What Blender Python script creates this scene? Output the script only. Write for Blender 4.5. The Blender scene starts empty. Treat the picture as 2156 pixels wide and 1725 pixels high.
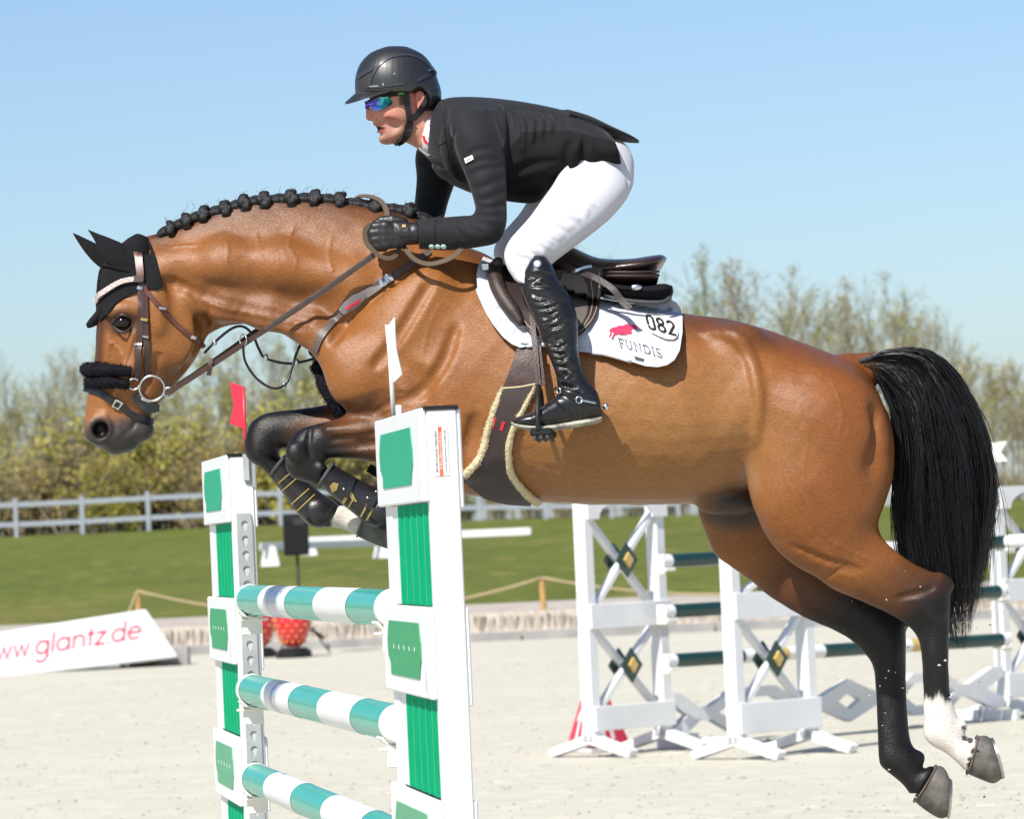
import bpy, bmesh, math, random
import numpy as np
import openvdb as vdb
from mathutils import Vector, Matrix, geometry
from mathutils.bvhtree import BVHTree

S = bpy.context.scene
COL = S.collection

# ------------------------------------------------------------------ camera
# Picture coordinates used below: 2156 x 1725, x to the right, y down.
PW, PH, FOC = 2156.0, 1725.0, 9400.0
CAM = np.array([0.0, 0.0, 1.56])
PITCH = math.atan(274.5 / FOC)
ROLL = 0.045
_F = np.array([0, math.cos(PITCH), math.sin(PITCH)])
_R0 = np.array([1.0, 0, 0]); _U0 = np.cross(_R0, _F)
_R = math.cos(ROLL) * _R0 - math.sin(ROLL) * _U0
_U = math.sin(ROLL) * _R0 + math.cos(ROLL) * _U0
cam_d = bpy.data.cameras.new('camera'); cam = bpy.data.objects.new('camera', cam_d); COL.objects.link(cam)
cam.matrix_world = Matrix(((_R[0], _U[0], -_F[0], CAM[0]), (_R[1], _U[1], -_F[1], CAM[1]),
                           (_R[2], _U[2], -_F[2], CAM[2]), (0, 0, 0, 1)))
cam_d.sensor_width = 36; cam_d.lens = FOC / PW * 36
cam_d.clip_start = 0.5; cam_d.clip_end = 3000
cam_d.dof.use_dof = True; cam_d.dof.focus_distance = 13.2; cam_d.dof.aperture_fstop = 9.5
S.camera = cam

# ------------------------------------------------------------------ light
SUN = np.array([0.34, 0.60, -0.74]); SUN = SUN / np.linalg.norm(SUN)
sun_el = math.asin(-SUN[2])
world = bpy.data.worlds.new('World'); S.world = world; world.use_nodes = True
wn = world.node_tree.nodes; wl = world.node_tree.links
sky = wn.new('ShaderNodeTexSky'); sky.sky_type = 'NISHITA'; sky.sun_disc = False
sky.sun_elevation = sun_el
sky.sun_rotation = math.atan2(-SUN[0], -SUN[1])
sky.altitude = 0; sky.air_density = 0.9; sky.dust_density = 0.85; sky.ozone_density = 4.6
wl.new(sky.outputs['Color'], wn['Background'].inputs['Color'])
wn['Background'].inputs['Strength'].default_value = 0.092
sl = bpy.data.lights.new('sun', 'SUN'); sl.energy = 4.3; sl.angle = math.radians(0.53); sl.color = (1.0, 0.955, 0.88)
so = bpy.data.objects.new('sun', sl); COL.objects.link(so)
so.rotation_euler = Vector(SUN).to_track_quat('-Z', 'Y').to_euler()
so.location = (-20, -30, 45)
S.view_settings.view_transform = 'Standard'; S.view_settings.look = 'None'
S.view_settings.gamma = 1; S.view_settings.use_curve_mapping = False
S.view_settings.exposure = 0.60
S.cycles.max_bounces = 6

# ------------------------------------------------------------------ helpers
def ray(x, y):
    cx = (x - PW / 2) / FOC; cy = -(y - PH / 2) / FOC
    return _F + cx * _R + cy * _U

def U(x, y, Y):
    """world point on the sight line of picture point (x, y) at distance Y along +Y"""
    d = ray(x, y)
    return CAM + d * (Y / d[1])

def proj(P):
    P = np.asarray(P, float) - CAM
    w = P @ _F
    return np.stack([(P @ _R) / w * FOC + PW / 2, PH / 2 - (P @ _U) / w * FOC], -1)

def ground_at(x, y, z=0.0):
    d = ray(x, y); t = (z - CAM[2]) / d[2]
    return CAM + d * t

def nrm(v):
    v = np.asarray(v, float); return v / (np.linalg.norm(v) + 1e-12)

ORIGIN = {}
def tag(o, label=None, cat=None, group=None, kind=None):
    if label: o['label'] = label
    if cat: o['category'] = cat
    if group: o['group'] = group
    if kind: o['kind'] = kind
    return o

def thing(name, label, cat, loc, group=None):
    o = bpy.data.objects.new(name, None); COL.objects.link(o)
    o.empty_display_size = 0.1
    o.location = Vector([float(a) for a in loc]); ORIGIN[o.name] = np.array(loc, float)
    return tag(o, label, cat, group)

def mk(name, verts, faces, mat, parent=None, smooth=True, cols=None, fm=None, sharp=None):
    """verts in world coordinates"""
    verts = np.asarray(verts, float)
    org = ORIGIN[parent.name] if parent is not None else (verts.min(0) + verts.max(0)) / 2
    me = bpy.data.meshes.new(name)
    if isinstance(faces, np.ndarray):
        n, k = faces.shape
        me.vertices.add(len(verts)); me.vertices.foreach_set('co', (verts - org).astype(np.float32).ravel())
        me.loops.add(n * k); me.loops.foreach_set('vertex_index', faces.astype(np.int32).ravel())
        me.polygons.add(n); me.polygons.foreach_set('loop_start', np.arange(0, n * k, k, dtype=np.int32))
        me.polygons.foreach_set('loop_total', np.full(n, k, np.int32))
        me.update(calc_edges=True)
    else:
        me.from_pydata((verts - org).tolist(), [], faces)
    me.validate()
    for m in (mat if isinstance(mat, (list, tuple)) else [mat]): me.materials.append(m)
    if fm is not None: me.polygons.foreach_set('material_index', np.asarray(fm, np.int32))
    if cols is not None:
        a = me.color_attributes.new('coat', 'FLOAT_COLOR', 'POINT')
        c4 = np.ones((len(verts), 4), np.float32); c4[:, :3] = cols
        a.data.foreach_set('color', c4.ravel())
    me.polygons.foreach_set('use_smooth', np.full(len(me.polygons), smooth))
    if smooth and sharp is not None:
        try: me.set_sharp_from_angle(angle=math.radians(sharp))
        except Exception: pass
    me.update()
    o = bpy.data.objects.new(name, me); COL.objects.link(o)
    ORIGIN[o.name] = org
    if parent is not None: o.parent = parent
    else: o.location = Vector(org.tolist())
    return o

def dup_tree(root, loc, rot=0.0, label=None):
    r = root.copy(); COL.objects.link(r); r.location = Vector([float(a) for a in loc]); r.rotation_euler = (0, 0, rot)
    if label: r['label'] = label
    for ch in root.children:
        c = ch.copy(); COL.objects.link(c); c.parent = r
        for g in ch.children:
            d = g.copy(); COL.objects.link(d); d.parent = c
    return r

class MB:
    """collects shapes into one mesh"""
    def __init__(s): s.v = []; s.f = []; s.m = []
    def add(s, v, f, m=0):
        o = len(s.v); s.v.extend([tuple(map(float, p)) for p in v])
        s.f.extend([tuple(i + o for i in q) for q in f]); s.m.extend([m] * len(f)); return s
    def hexa(s, b4, t4, m=0):
        return s.add(list(b4) + list(t4), [(3, 2, 1, 0), (4, 5, 6, 7), (0, 1, 5, 4), (1, 2, 6, 5), (2, 3, 7, 6), (3, 0, 4, 7)], m)
    def box(s, c, ex, ey, ez, m=0):
        """centre and three half-extent vectors"""
        c, ex, ey, ez = [np.asarray(a, float) for a in (c, ex, ey, ez)]
        b = [c - ex - ey - ez, c + ex - ey - ez, c + ex + ey - ez, c - ex + ey - ez]
        return s.hexa(b, [p + 2 * ez for p in b], m)
    def bar(s, p, q, w, h, up=(0, 0, 1), m=0):
        p = np.asarray(p, float); q = np.asarray(q, float); d = q - p; L = np.linalg.norm(d); d /= L
        a = np.cross(d, up)
        if np.linalg.norm(a) < 1e-4: a = np.cross(d, (1, 0, 0))
        a = nrm(a); b = np.cross(a, d)
        return s.box((p + q) / 2, d * L / 2, a * w / 2, b * h / 2, m)
    def tube(s, pts, r, n=8, cap=True, m=0, flat=1.0, up=None):
        pts = np.asarray(pts, float); k = len(pts)
        r = np.broadcast_to(np.asarray(r, float), (k,))
        T = np.gradient(pts, axis=0); T /= np.linalg.norm(T, axis=1)[:, None] + 1e-12
        a = np.cross(T[0], (0.13, 0.27, 0.95) if up is None else up)
        if np.linalg.norm(a) < 1e-3: a = np.cross(T[0], (1, 0, 0))
        a = nrm(a); V = []
        for i in range(k):
            if up is not None and np.linalg.norm(np.cross(T[i], up)) > 1e-3: a = np.cross(T[i], up)
            a = nrm(a - T[i] * (a @ T[i])); b = np.cross(T[i], a)
            for j in range(n):
                t = 2 * math.pi * j / n
                V.append(pts[i] + r[i] * (math.cos(t) * a + math.sin(t) * b * flat))
        F = [(i * n + j, i * n + (j + 1) % n, (i + 1) * n + (j + 1) % n, (i + 1) * n + j) for i in range(k - 1) for j in range(n)]
        if cap: F += [tuple(range(n))[::-1], tuple((k - 1) * n + j for j in range(n))]
        return s.add(V, F, m)
    def rings(s, R, cap=True, m=0, closed=False):
        k = len(R); n = len(R[0]); V = [p for r in R for p in r]
        F = [((i % k) * n + j, (i % k) * n + (j + 1) % n, ((i + 1) % k) * n + (j + 1) % n, ((i + 1) % k) * n + j)
             for i in range(k if closed else k - 1) for j in range(n)]
        if cap and not closed: F += [tuple(range(n))[::-1], tuple((k - 1) * n + j for j in range(n))]
        return s.add(V, F, m)
    def prism(s, poly, d, m=0):
        """planar polygon (3D points) pushed along d, triangulated"""
        poly = [np.asarray(p, float) for p in poly]; n = len(poly); d = np.asarray(d, float)
        tr = geometry.tessellate_polygon([[Vector(p.tolist()) for p in poly]])
        F = [tuple(t) for t in tr] + [tuple(i + n for i in t[::-1]) for t in tr]
        F += [(i, (i + 1) % n, n + (i + 1) % n, n + i) for i in range(n)]
        return s.add(poly + [p + d for p in poly], F, m)
    def sphere(s, c, r, nu=12, nv=8, m=0, M=None, bump=0, rng=None):
        c = np.asarray(c, float); r = np.broadcast_to(np.asarray(r, float), (3,)); V = []
        for i in range(1, nv):
            a = math.pi * i / nv
            for j in range(nu):
                b = 2 * math.pi * j / nu
                p = np.array([math.sin(a) * math.cos(b), math.sin(a) * math.sin(b), math.cos(a)]) * r
                if bump: p = p * (1 + bump * (rng.random() - .5))
                V.append(c + (M @ p if M is not None else p))
        up = np.array([0, 0, 1.0]) * r
        V += [c + (M @ up if M is not None else up), c - (M @ up if M is not None else up)]
        F = [(i * nu + j, (i + 1) * nu + j, (i + 1) * nu + (j + 1) % nu, i * nu + (j + 1) % nu) for i in range(nv - 2) for j in range(nu)]
        t = len(V) - 2
        F += [(t, j, (j + 1) % nu) for j in range(nu)] + [(t + 1, (nv - 2) * nu + (j + 1) % nu, (nv - 2) * nu + j) for j in range(nu)]
        return s.add(V, F, m)
    def obj(s, name, mat, parent=None, smooth=False, sharp=None, bevel=0):
        o = mk(name, s.v, s.f, mat, parent, smooth or bevel > 0, fm=s.m if isinstance(mat, (list, tuple)) else None, sharp=sharp)
        bm = bmesh.new(); bm.from_mesh(o.data); bmesh.ops.recalc_face_normals(bm, faces=bm.faces)
        if bevel:
            ed = [e for e in bm.edges if len(e.link_faces) == 2 and e.calc_face_angle(0) > 0.6]
            bmesh.ops.bevel(bm, geom=ed, offset=bevel, segments=1, affect='EDGES', clamp_overlap=True)
        bm.to_mesh(o.data); bm.free()
        if bevel:
            o.data.polygons.foreach_set('use_smooth', np.full(len(o.data.polygons), False))
        return o

# ------------------------------------------------------------------ materials
def M(name, rgb, rough=.6, var=.0, vscale=20, rgb2=None, bump=0., bscale=100, metal=0., spec=.5, coat=0.,
      stretch=(1, 1, 1), attr=False, sheen=0., detail=6, trans=0., fac=(.35, .65), bdist=.01):
    m = bpy.data.materials.new(name); m.use_nodes = True
    nt = m.node_tree; N = nt.nodes; L = nt.links; b = N['Principled BSDF']
    b.inputs['Roughness'].default_value = rough; b.inputs['Metallic'].default_value = metal
    b.inputs['Specular IOR Level'].default_value = spec
    b.inputs['Coat Weight'].default_value = coat; b.inputs['Coat Roughness'].default_value = .12
    b.inputs['Sheen Weight'].default_value = sheen
    b.inputs['Base Color'].default_value = (*rgb, 1)
    tc = N.new('ShaderNodeTexCoord'); mp = N.new('ShaderNodeMapping'); mp.inputs['Scale'].default_value = stretch
    L.new(tc.outputs['Object'], mp.inputs['Vector'])
    if attr or var or rgb2:
        nz = N.new('ShaderNodeTexNoise'); nz.inputs['Scale'].default_value = vscale; nz.inputs['Detail'].default_value = detail
        L.new(mp.outputs['Vector'], nz.inputs['Vector'])
        rp = N.new('ShaderNodeMapRange'); rp.inputs['From Min'].default_value = fac[0]; rp.inputs['From Max'].default_value = fac[1]
        L.new(nz.outputs['Fac'], rp.inputs['Value'])
        mx = N.new('ShaderNodeMix'); mx.data_type = 'RGBA'; mx.blend_type = 'MIX'
        if attr:
            at = N.new('ShaderNodeAttribute'); at.attribute_name = 'coat'
            hs = N.new('ShaderNodeHueSaturation'); hs.inputs['Value'].default_value = 1 - var
            L.new(at.outputs['Color'], hs.inputs['Color'])
            L.new(hs.outputs['Color'], mx.inputs['A']); L.new(at.outputs['Color'], mx.inputs['B'])
        else:
            c2 = rgb2 if rgb2 else tuple(c * (1 - var) for c in rgb)
            mx.inputs['A'].default_value = (*c2, 1); mx.inputs['B'].default_value = (*rgb, 1)
        L.new(rp.outputs['Result'], mx.inputs['Factor']); L.new(mx.outputs['Result'], b.inputs['Base Color'])
    if bump:
        nb = N.new('ShaderNodeTexNoise'); nb.inputs['Scale'].default_value = bscale; nb.inputs['Detail'].default_value = 4
        L.new(mp.outputs['Vector'], nb.inputs['Vector'])
        bp = N.new('ShaderNodeBump'); bp.inputs['Strength'].default_value = bump; bp.inputs['Distance'].default_value = bdist
        L.new(nb.outputs['Fac'], bp.inputs['Height']); L.new(bp.outputs['Normal'], b.inputs['Normal'])
    return m

MT = {}
MT['white'] = M('white_paint', (.72, .725, .73), .38, var=.06, vscale=6, spec=.4)
MT['stand'] = M('scuffed_white_board', (.72, .725, .73), .4, rgb2=(.52, .50, .455), vscale=11, fac=(.27, .36), detail=9, stretch=(1, 1, .55), bump=.04, bscale=30)
MT['white_dirty'] = M('white_weathered', (.74, .74, .72), .5, var=.12, vscale=9)
MT['white_plastic'] = M('white_plastic', (.78, .76, .70), .35)
MT['green'] = M('green_slat', (.0, .33, .145), .75, spec=.04, var=.08, vscale=12)
MT['green_glint'] = M('slat_edge_glint', (.12, .50, .30), .6, spec=.1)  # highlight on the slat edges, put into the colour as a lighter green
MT['plate_a'] = M('green_plate', (.035, .34, .20), .7, spec=.08, var=.05, vscale=30)
MT['plate_b'] = M('green_plate_faded', (.07, .32, .15), .7, spec=.08, var=.08, vscale=30)
MT['plate_c'] = M('green_plate_pale', (.14, .37, .22), .7, spec=.08, var=.08, vscale=30)
MT['teal'] = M('teal_foil', (.025, .43, .33), .27, var=.12, vscale=9, metal=.30, bump=.03, bscale=14)
MT['silver'] = M('silver_tape', (.42, .45, .55), .3, metal=.3)
MT['steel'] = M('galvanised_steel', (.42, .45, .45), .45, var=.2, vscale=14, metal=.25)
MT['chrome'] = M('polished_metal', (.60, .60, .58), .24, metal=1.)
MT['black'] = M('black_plastic', (.011, .011, .012), .5, spec=.3)
MT['red'] = M('red_paint', (.62, .03, .06), .4)
MT['flagwhite'] = M('white_board', (.72, .73, .68), .5)
MT['ink'] = M('black_print', (.02, .02, .022), .5)
MT['inkgrey'] = M('grey_print', (.13, .13, .15), .6)
MT['inkred'] = M('red_print', (.58, .02, .05), .5)
MT['orange'] = M('orange_print', (.75, .12, .03), .5)
MT['dgreen'] = M('dark_green_paint', (.008, .04, .035), .3, coat=.3)
MT['gold'] = M('gold_paint', (.52, .36, .12), .4)
MT['wood'] = M('pale_wood', (.50, .30, .10), .6, var=.3, vscale=8, stretch=(6, 6, 1))
MT['rope'] = M('hemp_rope', (.44, .34, .19), .8, var=.3, vscale=60)
MT['galv'] = M('grey_fence_paint', (.31, .34, .385), .6, var=.1, vscale=5)
MT['kerb'] = M('grey_kerb', (.32, .31, .30), .8, var=.25, vscale=3)
MT['bark'] = M('bark', (.30, .26, .195), .85, var=.35, vscale=4)
MT['leaf_y'] = M('young_leaf_yellow', (.36, .32, .05), .55, var=.3, vscale=.9)
MT['leaf_g'] = M('young_leaf_green', (.24, .26, .05), .55, var=.35, vscale=.9)
MT['leaf_o'] = M('young_leaf_bronze', (.36, .27, .08), .55, var=.35, vscale=.9)
# ------------------------------------------------------------------ setting: sand, bank, grass, hill
def ground_mat(name, c1, c2, sc, bump, bs, speck=None, sstr=(1, 1, 1)):
    m = bpy.data.materials.new(name); m.use_nodes = True; nt = m.node_tree; N = nt.nodes; L = nt.links; b = N['Principled BSDF']
    b.inputs['Roughness'].default_value = .9; b.inputs['Specular IOR Level'].default_value = .15
    tc = N.new('ShaderNodeTexCoord'); mp = N.new('ShaderNodeMapping'); mp.inputs['Scale'].default_value = sstr
    L.new(tc.outputs['Object'], mp.inputs['Vector'])
    def noise(s, d=5, r=.55):
        n = N.new('ShaderNodeTexNoise'); n.inputs['Scale'].default_value = s; n.inputs['Detail'].default_value = d
        n.inputs['Roughness'].default_value = r; L.new(mp.outputs['Vector'], n.inputs['Vector']); return n
    def rng(src, a, c):
        r = N.new('ShaderNodeMapRange'); r.inputs['From Min'].default_value = a; r.inputs['From Max'].default_value = c
        L.new(src, r.inputs['Value']); return r.outputs['Result']
    def mix(f, A, B):
        x = N.new('ShaderNodeMix'); x.data_type = 'RGBA'; L.new(f, x.inputs['Factor'])
        for k, v in (('A', A), ('B', B)):
            if isinstance(v, tuple): x.inputs[k].default_value = (*v, 1)
            else: L.new(v, x.inputs[k])
        return x.outputs['Result']
    col = mix(rng(noise(sc).outputs['Fac'], .35, .65), c2, c1)
    n2 = noise(sc * 7, 3)
    col = mix(rng(n2.outputs['Fac'], .3, .75), tuple(.9 * c for c in c2), col)
    if speck:
        for (s, lo, hi, cc) in speck:
            col = mix(rng(noise(s, 2).outputs['Fac'], lo, hi), col, cc)
    L.new(col, b.inputs['Base Color'])
    vo = N.new('ShaderNodeTexVoronoi'); vo.feature = 'SMOOTH_F1'; vo.inputs['Scale'].default_value = 3.1; L.new(mp.outputs['Vector'], vo.inputs['Vector'])
    nb = noise(bs, 6, .65); bp = N.new('ShaderNodeBump'); bp.inputs['Strength'].default_value = bump; bp.inputs['Distance'].default_value = .04
    ad = N.new('ShaderNodeMath'); ad.operation = 'MULTIPLY_ADD'; L.new(vo.outputs['Distance'], ad.inputs[0]); ad.inputs[1].default_value = .9; L.new(nb.outputs['Fac'], ad.inputs[2])
    L.new(ad.outputs[0], bp.inputs['Height']); L.new(bp.outputs['Normal'], b.inputs['Normal'])
    return m

MT['sand'] = ground_mat('arena_sand', (.585, .555, .46), (.535, .505, .41), .5, .28, 7,
                        [(5, .68, .76, (.37, .355, .295)), (14, .70, .80, (.39, .37, .31)), (1.6, .60, .85, (.50, .475, .385)), (.23, .5, .8, (.555, .53, .44))])
MT['grass'] = ground_mat('meadow_grass', (.150, .180, .026), (.108, .124, .021), .35, 1., 6,
                         [(1.3, .55, .75, (.20, .19, .055)), (.12, .5, .8, (.17, .158, .042)), (5, .6, .75, (.065, .085, .018)), (.5, .55, .7, (.09, .12, .02))], (1, .45, 1))
MT['farland'] = ground_mat('far_land', (.09, .11, .03), (.07, .08, .03), .05, .3, 1)
MT['path'] = M('pale_path', (.46, .40, .34), .9, var=.15, vscale=2, bump=.4, bscale=20)
MT['reed'] = M('dry_reed', (.56, .50, .43), .8, var=.45, vscale=3.0, stretch=(9, 9, 1.2), rgb2=(.34, .29, .21), fac=(.36, .56))

def grid_obj(name, xs, ys, zf, mat, kind):
    X, Y = np.meshgrid(xs, ys, indexing='ij'); Z = zf(X, Y)
    V = np.stack([X, Y, Z], -1).reshape(-1, 3); nx, ny = X.shape
    I = np.arange(nx * ny).reshape(nx, ny)
    Fq = np.stack([I[:-1, :-1], I[1:, :-1], I[1:, 1:], I[:-1, 1:]], -1).reshape(-1, 4)
    o = mk(name, V, Fq, mat); tag(o, kind=kind); return o

def bank_z(X, Y):
    z = np.interp(Y, [69.4, 72, 76, 90, 110, 140, 150, 175, 230, 400], [.42, .46, .50, .92, 1.5, 2.30, 2.36, 2.2, .4, -.2])
    side = np.interp(X, [-60, -8, 6, 60], [.08, .05, -.25, -.3]) * np.interp(Y, [76, 140, 230], [0, 1, 0])
    z = z + side + .035 * np.sin(X * .7 + Y * .13) * np.sin(Y * .31) * np.interp(Y, [74, 90], [0, 1])
    return z
o = grid_obj('sand_ground', np.linspace(-130, 130, 27), np.linspace(-60, 69.2, 20), lambda X, Y: 0 * X, MT['sand'], 'structure')
tag(o, 'pale sand footing of the riding arena')
o = grid_obj('grass_bank', np.linspace(-150, 150, 121), np.concatenate([np.linspace(75.2, 150, 70), np.linspace(152, 400, 40)]), bank_z, MT['grass'], 'structure')
tag(o, 'rising green meadow behind the arena')
o = grid_obj('path', np.linspace(-150, 150, 61), np.concatenate([[69.22, 69.42, 69.58], np.linspace(70.2, 75.4, 7)]), lambda X, Y: np.where(Y < 69.3, .004, np.where(Y < 69.5, .006, bank_z(X, Y) + .006)), MT['path'], 'structure')
tag(o, 'pale footpath along the arena edge')
o = grid_obj('far_land', np.linspace(-1600, 1600, 9), np.linspace(380, 2400, 6), lambda X, Y: -.35 + 0 * X, MT['farland'], 'structure')
tag(o, 'flat land beyond the meadow')
# under-sheet so that the ground has no gap between sand and meadow
o = grid_obj('subsoil', np.linspace(-160, 160, 5), np.linspace(-80, 420, 5), lambda X, Y: -.5 + 0 * X, MT['farland'], 'structure')

# small clods and hoof-thrown lumps lying on the sand
rng = np.random.default_rng(5)
ico = np.array([(0, 0, 1), (1, 0, 0), (0, 1, 0), (-1, 0, 0), (0, -1, 0), (0, 0, -.4)], float)
icf = np.array([(0, 1, 2), (0, 2, 3), (0, 3, 4), (0, 4, 1), (5, 2, 1), (5, 3, 2), (5, 4, 3), (5, 1, 4)])
n = 3600
cy = 22 + 34 * rng.random(n) ** 1.5; cx = (rng.random(n) - .5) * cy * .28
r = .006 + .016 * rng.random(n) ** 3
V = ico[None] * r[:, None, None] * (.6 + .8 * rng.random((n, 6, 3))) * np.array([1, 1, .7]) + np.stack([cx, cy, .002 + 0 * cx], -1)[:, None]
Fx = (icf[None] + (np.arange(n) * 6)[:, None, None]).reshape(-1, 3)
o = mk('sand_clods', V.reshape(-1, 3), Fx, M('sand_clod', (.47, .445, .36), .9, var=.35, vscale=1.5), smooth=False)
tag(o, 'small sand clods scattered over the arena', kind='stuff')

n = 1100
cy = 23 + 36 * rng.random(n) ** 1.4; cx = (rng.random(n) - .5) * cy * .28; r = .05 + .09 * rng.random(n)
k8 = [(math.cos(a), math.sin(a)) for a in np.arange(8) * math.pi / 4]
T8 = np.array([(0, 0, .2)] + [(.45 * a, .45 * b, .14) for a, b in k8] + [(a, b, -.02) for a, b in k8])
F8 = np.array([(0, 1 + i, 1 + (i + 1) % 8, 1 + (i + 1) % 8) for i in range(8)] + [(1 + i, 9 + i, 9 + (i + 1) % 8, 1 + (i + 1) % 8) for i in range(8)])
V = T8[None] * r[:, None, None] * (.75 + .5 * rng.random((n, 17, 1))) * np.array([1, 1, .42]) + np.stack([cx, cy, -.002 + 0 * cx], -1)[:, None]
Fq = [tuple(q[:3]) if q[2] == q[3] else tuple(q) for q in (F8[None] + (np.arange(n) * 17)[:, None, None]).reshape(-1, 4).tolist()]
o = mk('hoofmark_ridges', V.reshape(-1, 3), Fq, MT['sand'], smooth=True); tag(o, 'low ridges of sand thrown up round old hoof marks', kind='stuff')
# grains thrown up behind the jumping hooves
n = 70; gp = np.array([U(1760 + 330 * rng.random(), 1180 + 520 * rng.random(), 13.0 + .9 * rng.random()) for _ in range(n)]); r = .0018 + .0035 * rng.random(n) ** 2
V = ico[None] * r[:, None, None] * (.5 + rng.random((n, 6, 3))) + gp[:, None]
o = mk('flying_sand', V.reshape(-1, 3), (icf[None] + (np.arange(n) * 6)[:, None, None]).reshape(-1, 3), M('flying_sand_grain', (.50, .47, .39), .9), smooth=False); tag(o, 'sand grains flying round the hind legs', kind='stuff')

# kerb along the arena edge and the reed screen behind it
kb = thing('kerb', 'long grey kerb along the far edge of the sand', 'kerb', (0, 69.25, 0)); 
for i in range(30):
    mb = MB(); x = -45 + i * 3.0
    mb.box((x + 1.5, 69.3, .055), (1.485, 0, 0), (0, .1, 0), (0, 0, .085)); mb.obj('kerb_stone', MT['kerb'], kb, bevel=.01)
rng = np.random.default_rng(8)
mb = MB()
x = -16.0
while x < 30:
    w = .012 + .03 * rng.random(); h = .36 + .10 * rng.random() ** .5 + (.02 if rng.random() < .1 else 0); y = 69.45 + .05 * rng.random(); t = (rng.random() - .5) * .05
    mb.hexa([(x, y, .0), (x + w, y, .0), (x + w, y + .02, .0), (x, y + .02, .0)],
            [(x + t, y, h), (x + w * .8 + t, y, h), (x + w * .8 + t, y + .02, h), (x + t, y + .02, h)])
    x += w * (1.0 + .25 * rng.random())
rsc = thing('reed_screen', 'low screen of dry upright reeds behind the grey kerb', 'reed screen', (8, 69.5, 0)); tag(mb.obj('reeds', MT['reed'], rsc), kind='stuff')

# ------------------------------------------------------------------ rope barrier
def rope_post(px, top, bot, label):
    p = ground_at(px, bot, .0); Y = 69.9
    b = U(px, bot, Y); t = U(px, top, Y)
    mb = MB(); mb.tube([(t[0] + .02, Y, .1), (t[0], Y, t[2])], [.05, .05], 10)
    o = mb.obj('rope_post', MT['wood'], smooth=True, sharp=40); tag(o, label, 'post', 'wooden posts of the rope barrier'); return np.array([t[0], Y, t[2]])
tops = [rope_post(290, 1250, 1340, 'pale wooden rope post standing behind the white web address board'),
        rope_post(1141, 1222, 1345, 'pale wooden rope post between the near jump and the tall background standard')]
tops.append(tops[1] + (tops[1] - tops[0])); tops.insert(0, U(248, 1345, 69.9))
def rope(a, b, sag, label):
    t = np.linspace(0, 1, 25)[:, None]; P = a + (b - a) * t; P[:, 2] -= sag * 4 * (t * (1 - t))[:, 0]; P[:, 2] += .035; P[:, 1] -= .05
    mb = MB(); mb.tube(P, .022, 6); o = mb.obj('rope', MT['rope'], smooth=True); tag(o, label, 'rope', 'ropes of the barrier')
sg = .46
rope(tops[0], tops[1], .03, 'hemp rope running off behind the white board')
rope(tops[1], tops[2], sg, 'sagging hemp rope between the two wooden posts')
rope(tops[2], tops[3], .36, 'hemp rope sagging behind the white background standards')

# ------------------------------------------------------------------ paddock fence on the hill
fence = thing('paddock_fence', 'long grey two-rail paddock fence in front of the trees', 'fence', (0, 140, 2.2))
fz = lambda x: float(bank_z(np.array([x]), np.array([140.0]))[0])
fx = [U(34 + 139.5 * i, 1100, 140)[0] for i in range(-1, 11)]
for x in fx:
    z = fz(x); mb = MB(); mb.box((x, 140, z + .56), (.07, 0, 0), (0, .05, 0), (0, 0, .66)); mb.obj('post', MT['galv'], fence, bevel=.012)
for i in range(len(fx) - 1):
    for h in (1.02, .40):
        a = np.array([fx[i] + .075, 140, fz(fx[i]) + h]); b = np.array([fx[i + 1] - .075, 140, fz(fx[i + 1]) + h])
        mb = MB(); mb.bar(a, b, .05, .15); mb.obj('rail', MT['galv'], fence)

# ------------------------------------------------------------------ low white dressage rails on the grass
def rail_set(x0, y0, x1, y1, Y0, Y1, feet, label):
    a = U(x0, y0, Y0); b = U(x1, y1, Y1); t = thing('arena_rail', label, 'low rail', ((a + b) / 2))
    mb = MB(); mb.bar(a, b, .05, .17); mb.obj('board', MT['white'], t, bevel=.008)
    for k in feet:
        p = a + (b - a) * k; z = float(bank_z(p[0:1], p[1:2])[0]); mb = MB()
        mb.hexa([(p[0] - .22, p[1] - .12, z - .02), (p[0] + .22, p[1] - .12, z - .02), (p[0] + .22, p[1] + .12, z - .02), (p[0] - .22, p[1] + .12, z - .02)],
                [(p[0] - .13, p[1] - .05, p[2] + .0), (p[0] + .13, p[1] - .05, p[2] + .0), (p[0] + .13, p[1] + .05, p[2] + .0), (p[0] - .13, p[1] + .05, p[2] + .0)])
        mb.obj('foot', MT['white'], t, bevel=.01)
rail_set(548, 1152, 822, 1142, 100, 104, (.07, .93), 'low white arena rail on the grass behind the black loudspeaker')
rail_set(640, 1140, 1118, 1119, 108, 104, (.02,), 'longer low white arena rail reaching right past the near jump')
p = U(1108, 1124, 104); z = float(bank_z(p[0:1], p[1:2])[0])
# ------------------------------------------------------------------ loudspeaker on a stand
c = U(624, 1126, 66); sp = thing('loudspeaker', 'black loudspeaker on a thin stand beyond the poles', 'speaker', (c[0], 66, 0))
mb = MB(); w, h = .19, .31
mb.hexa([c + (-w, -.15, -h), c + (w, -.15, -h), c + (w * .8, .2, -h), c + (-w * .8, .2, -h)],
        [c + (-w, -.15, h), c + (w, -.15, h), c + (w * .8, .2, h), c + (-w * .8, .2, h)]); mb.obj('cabinet', MT['black'], sp, bevel=.015)
mb = MB(); mb.box(c + (0, -.156, -.04), (w * .9, 0, 0), (0, .004, 0), (0, 0, h * .8)); mb.obj('grille', M('speaker_grille', (.010, .010, .011), .8, spec=.2), sp)
mb = MB(); mb.box(c + (.05, -.158, h * .62), (w * .45, 0, 0), (0, .005, 0), (0, 0, .05)); mb.obj('horn', MT['ink'], sp)
mb = MB(); mb.tube([(c[0], 66, .25), (c[0], 66, c[2] - h)], .02, 8); mb.obj('pole', MT['black'], sp, smooth=True)
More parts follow.
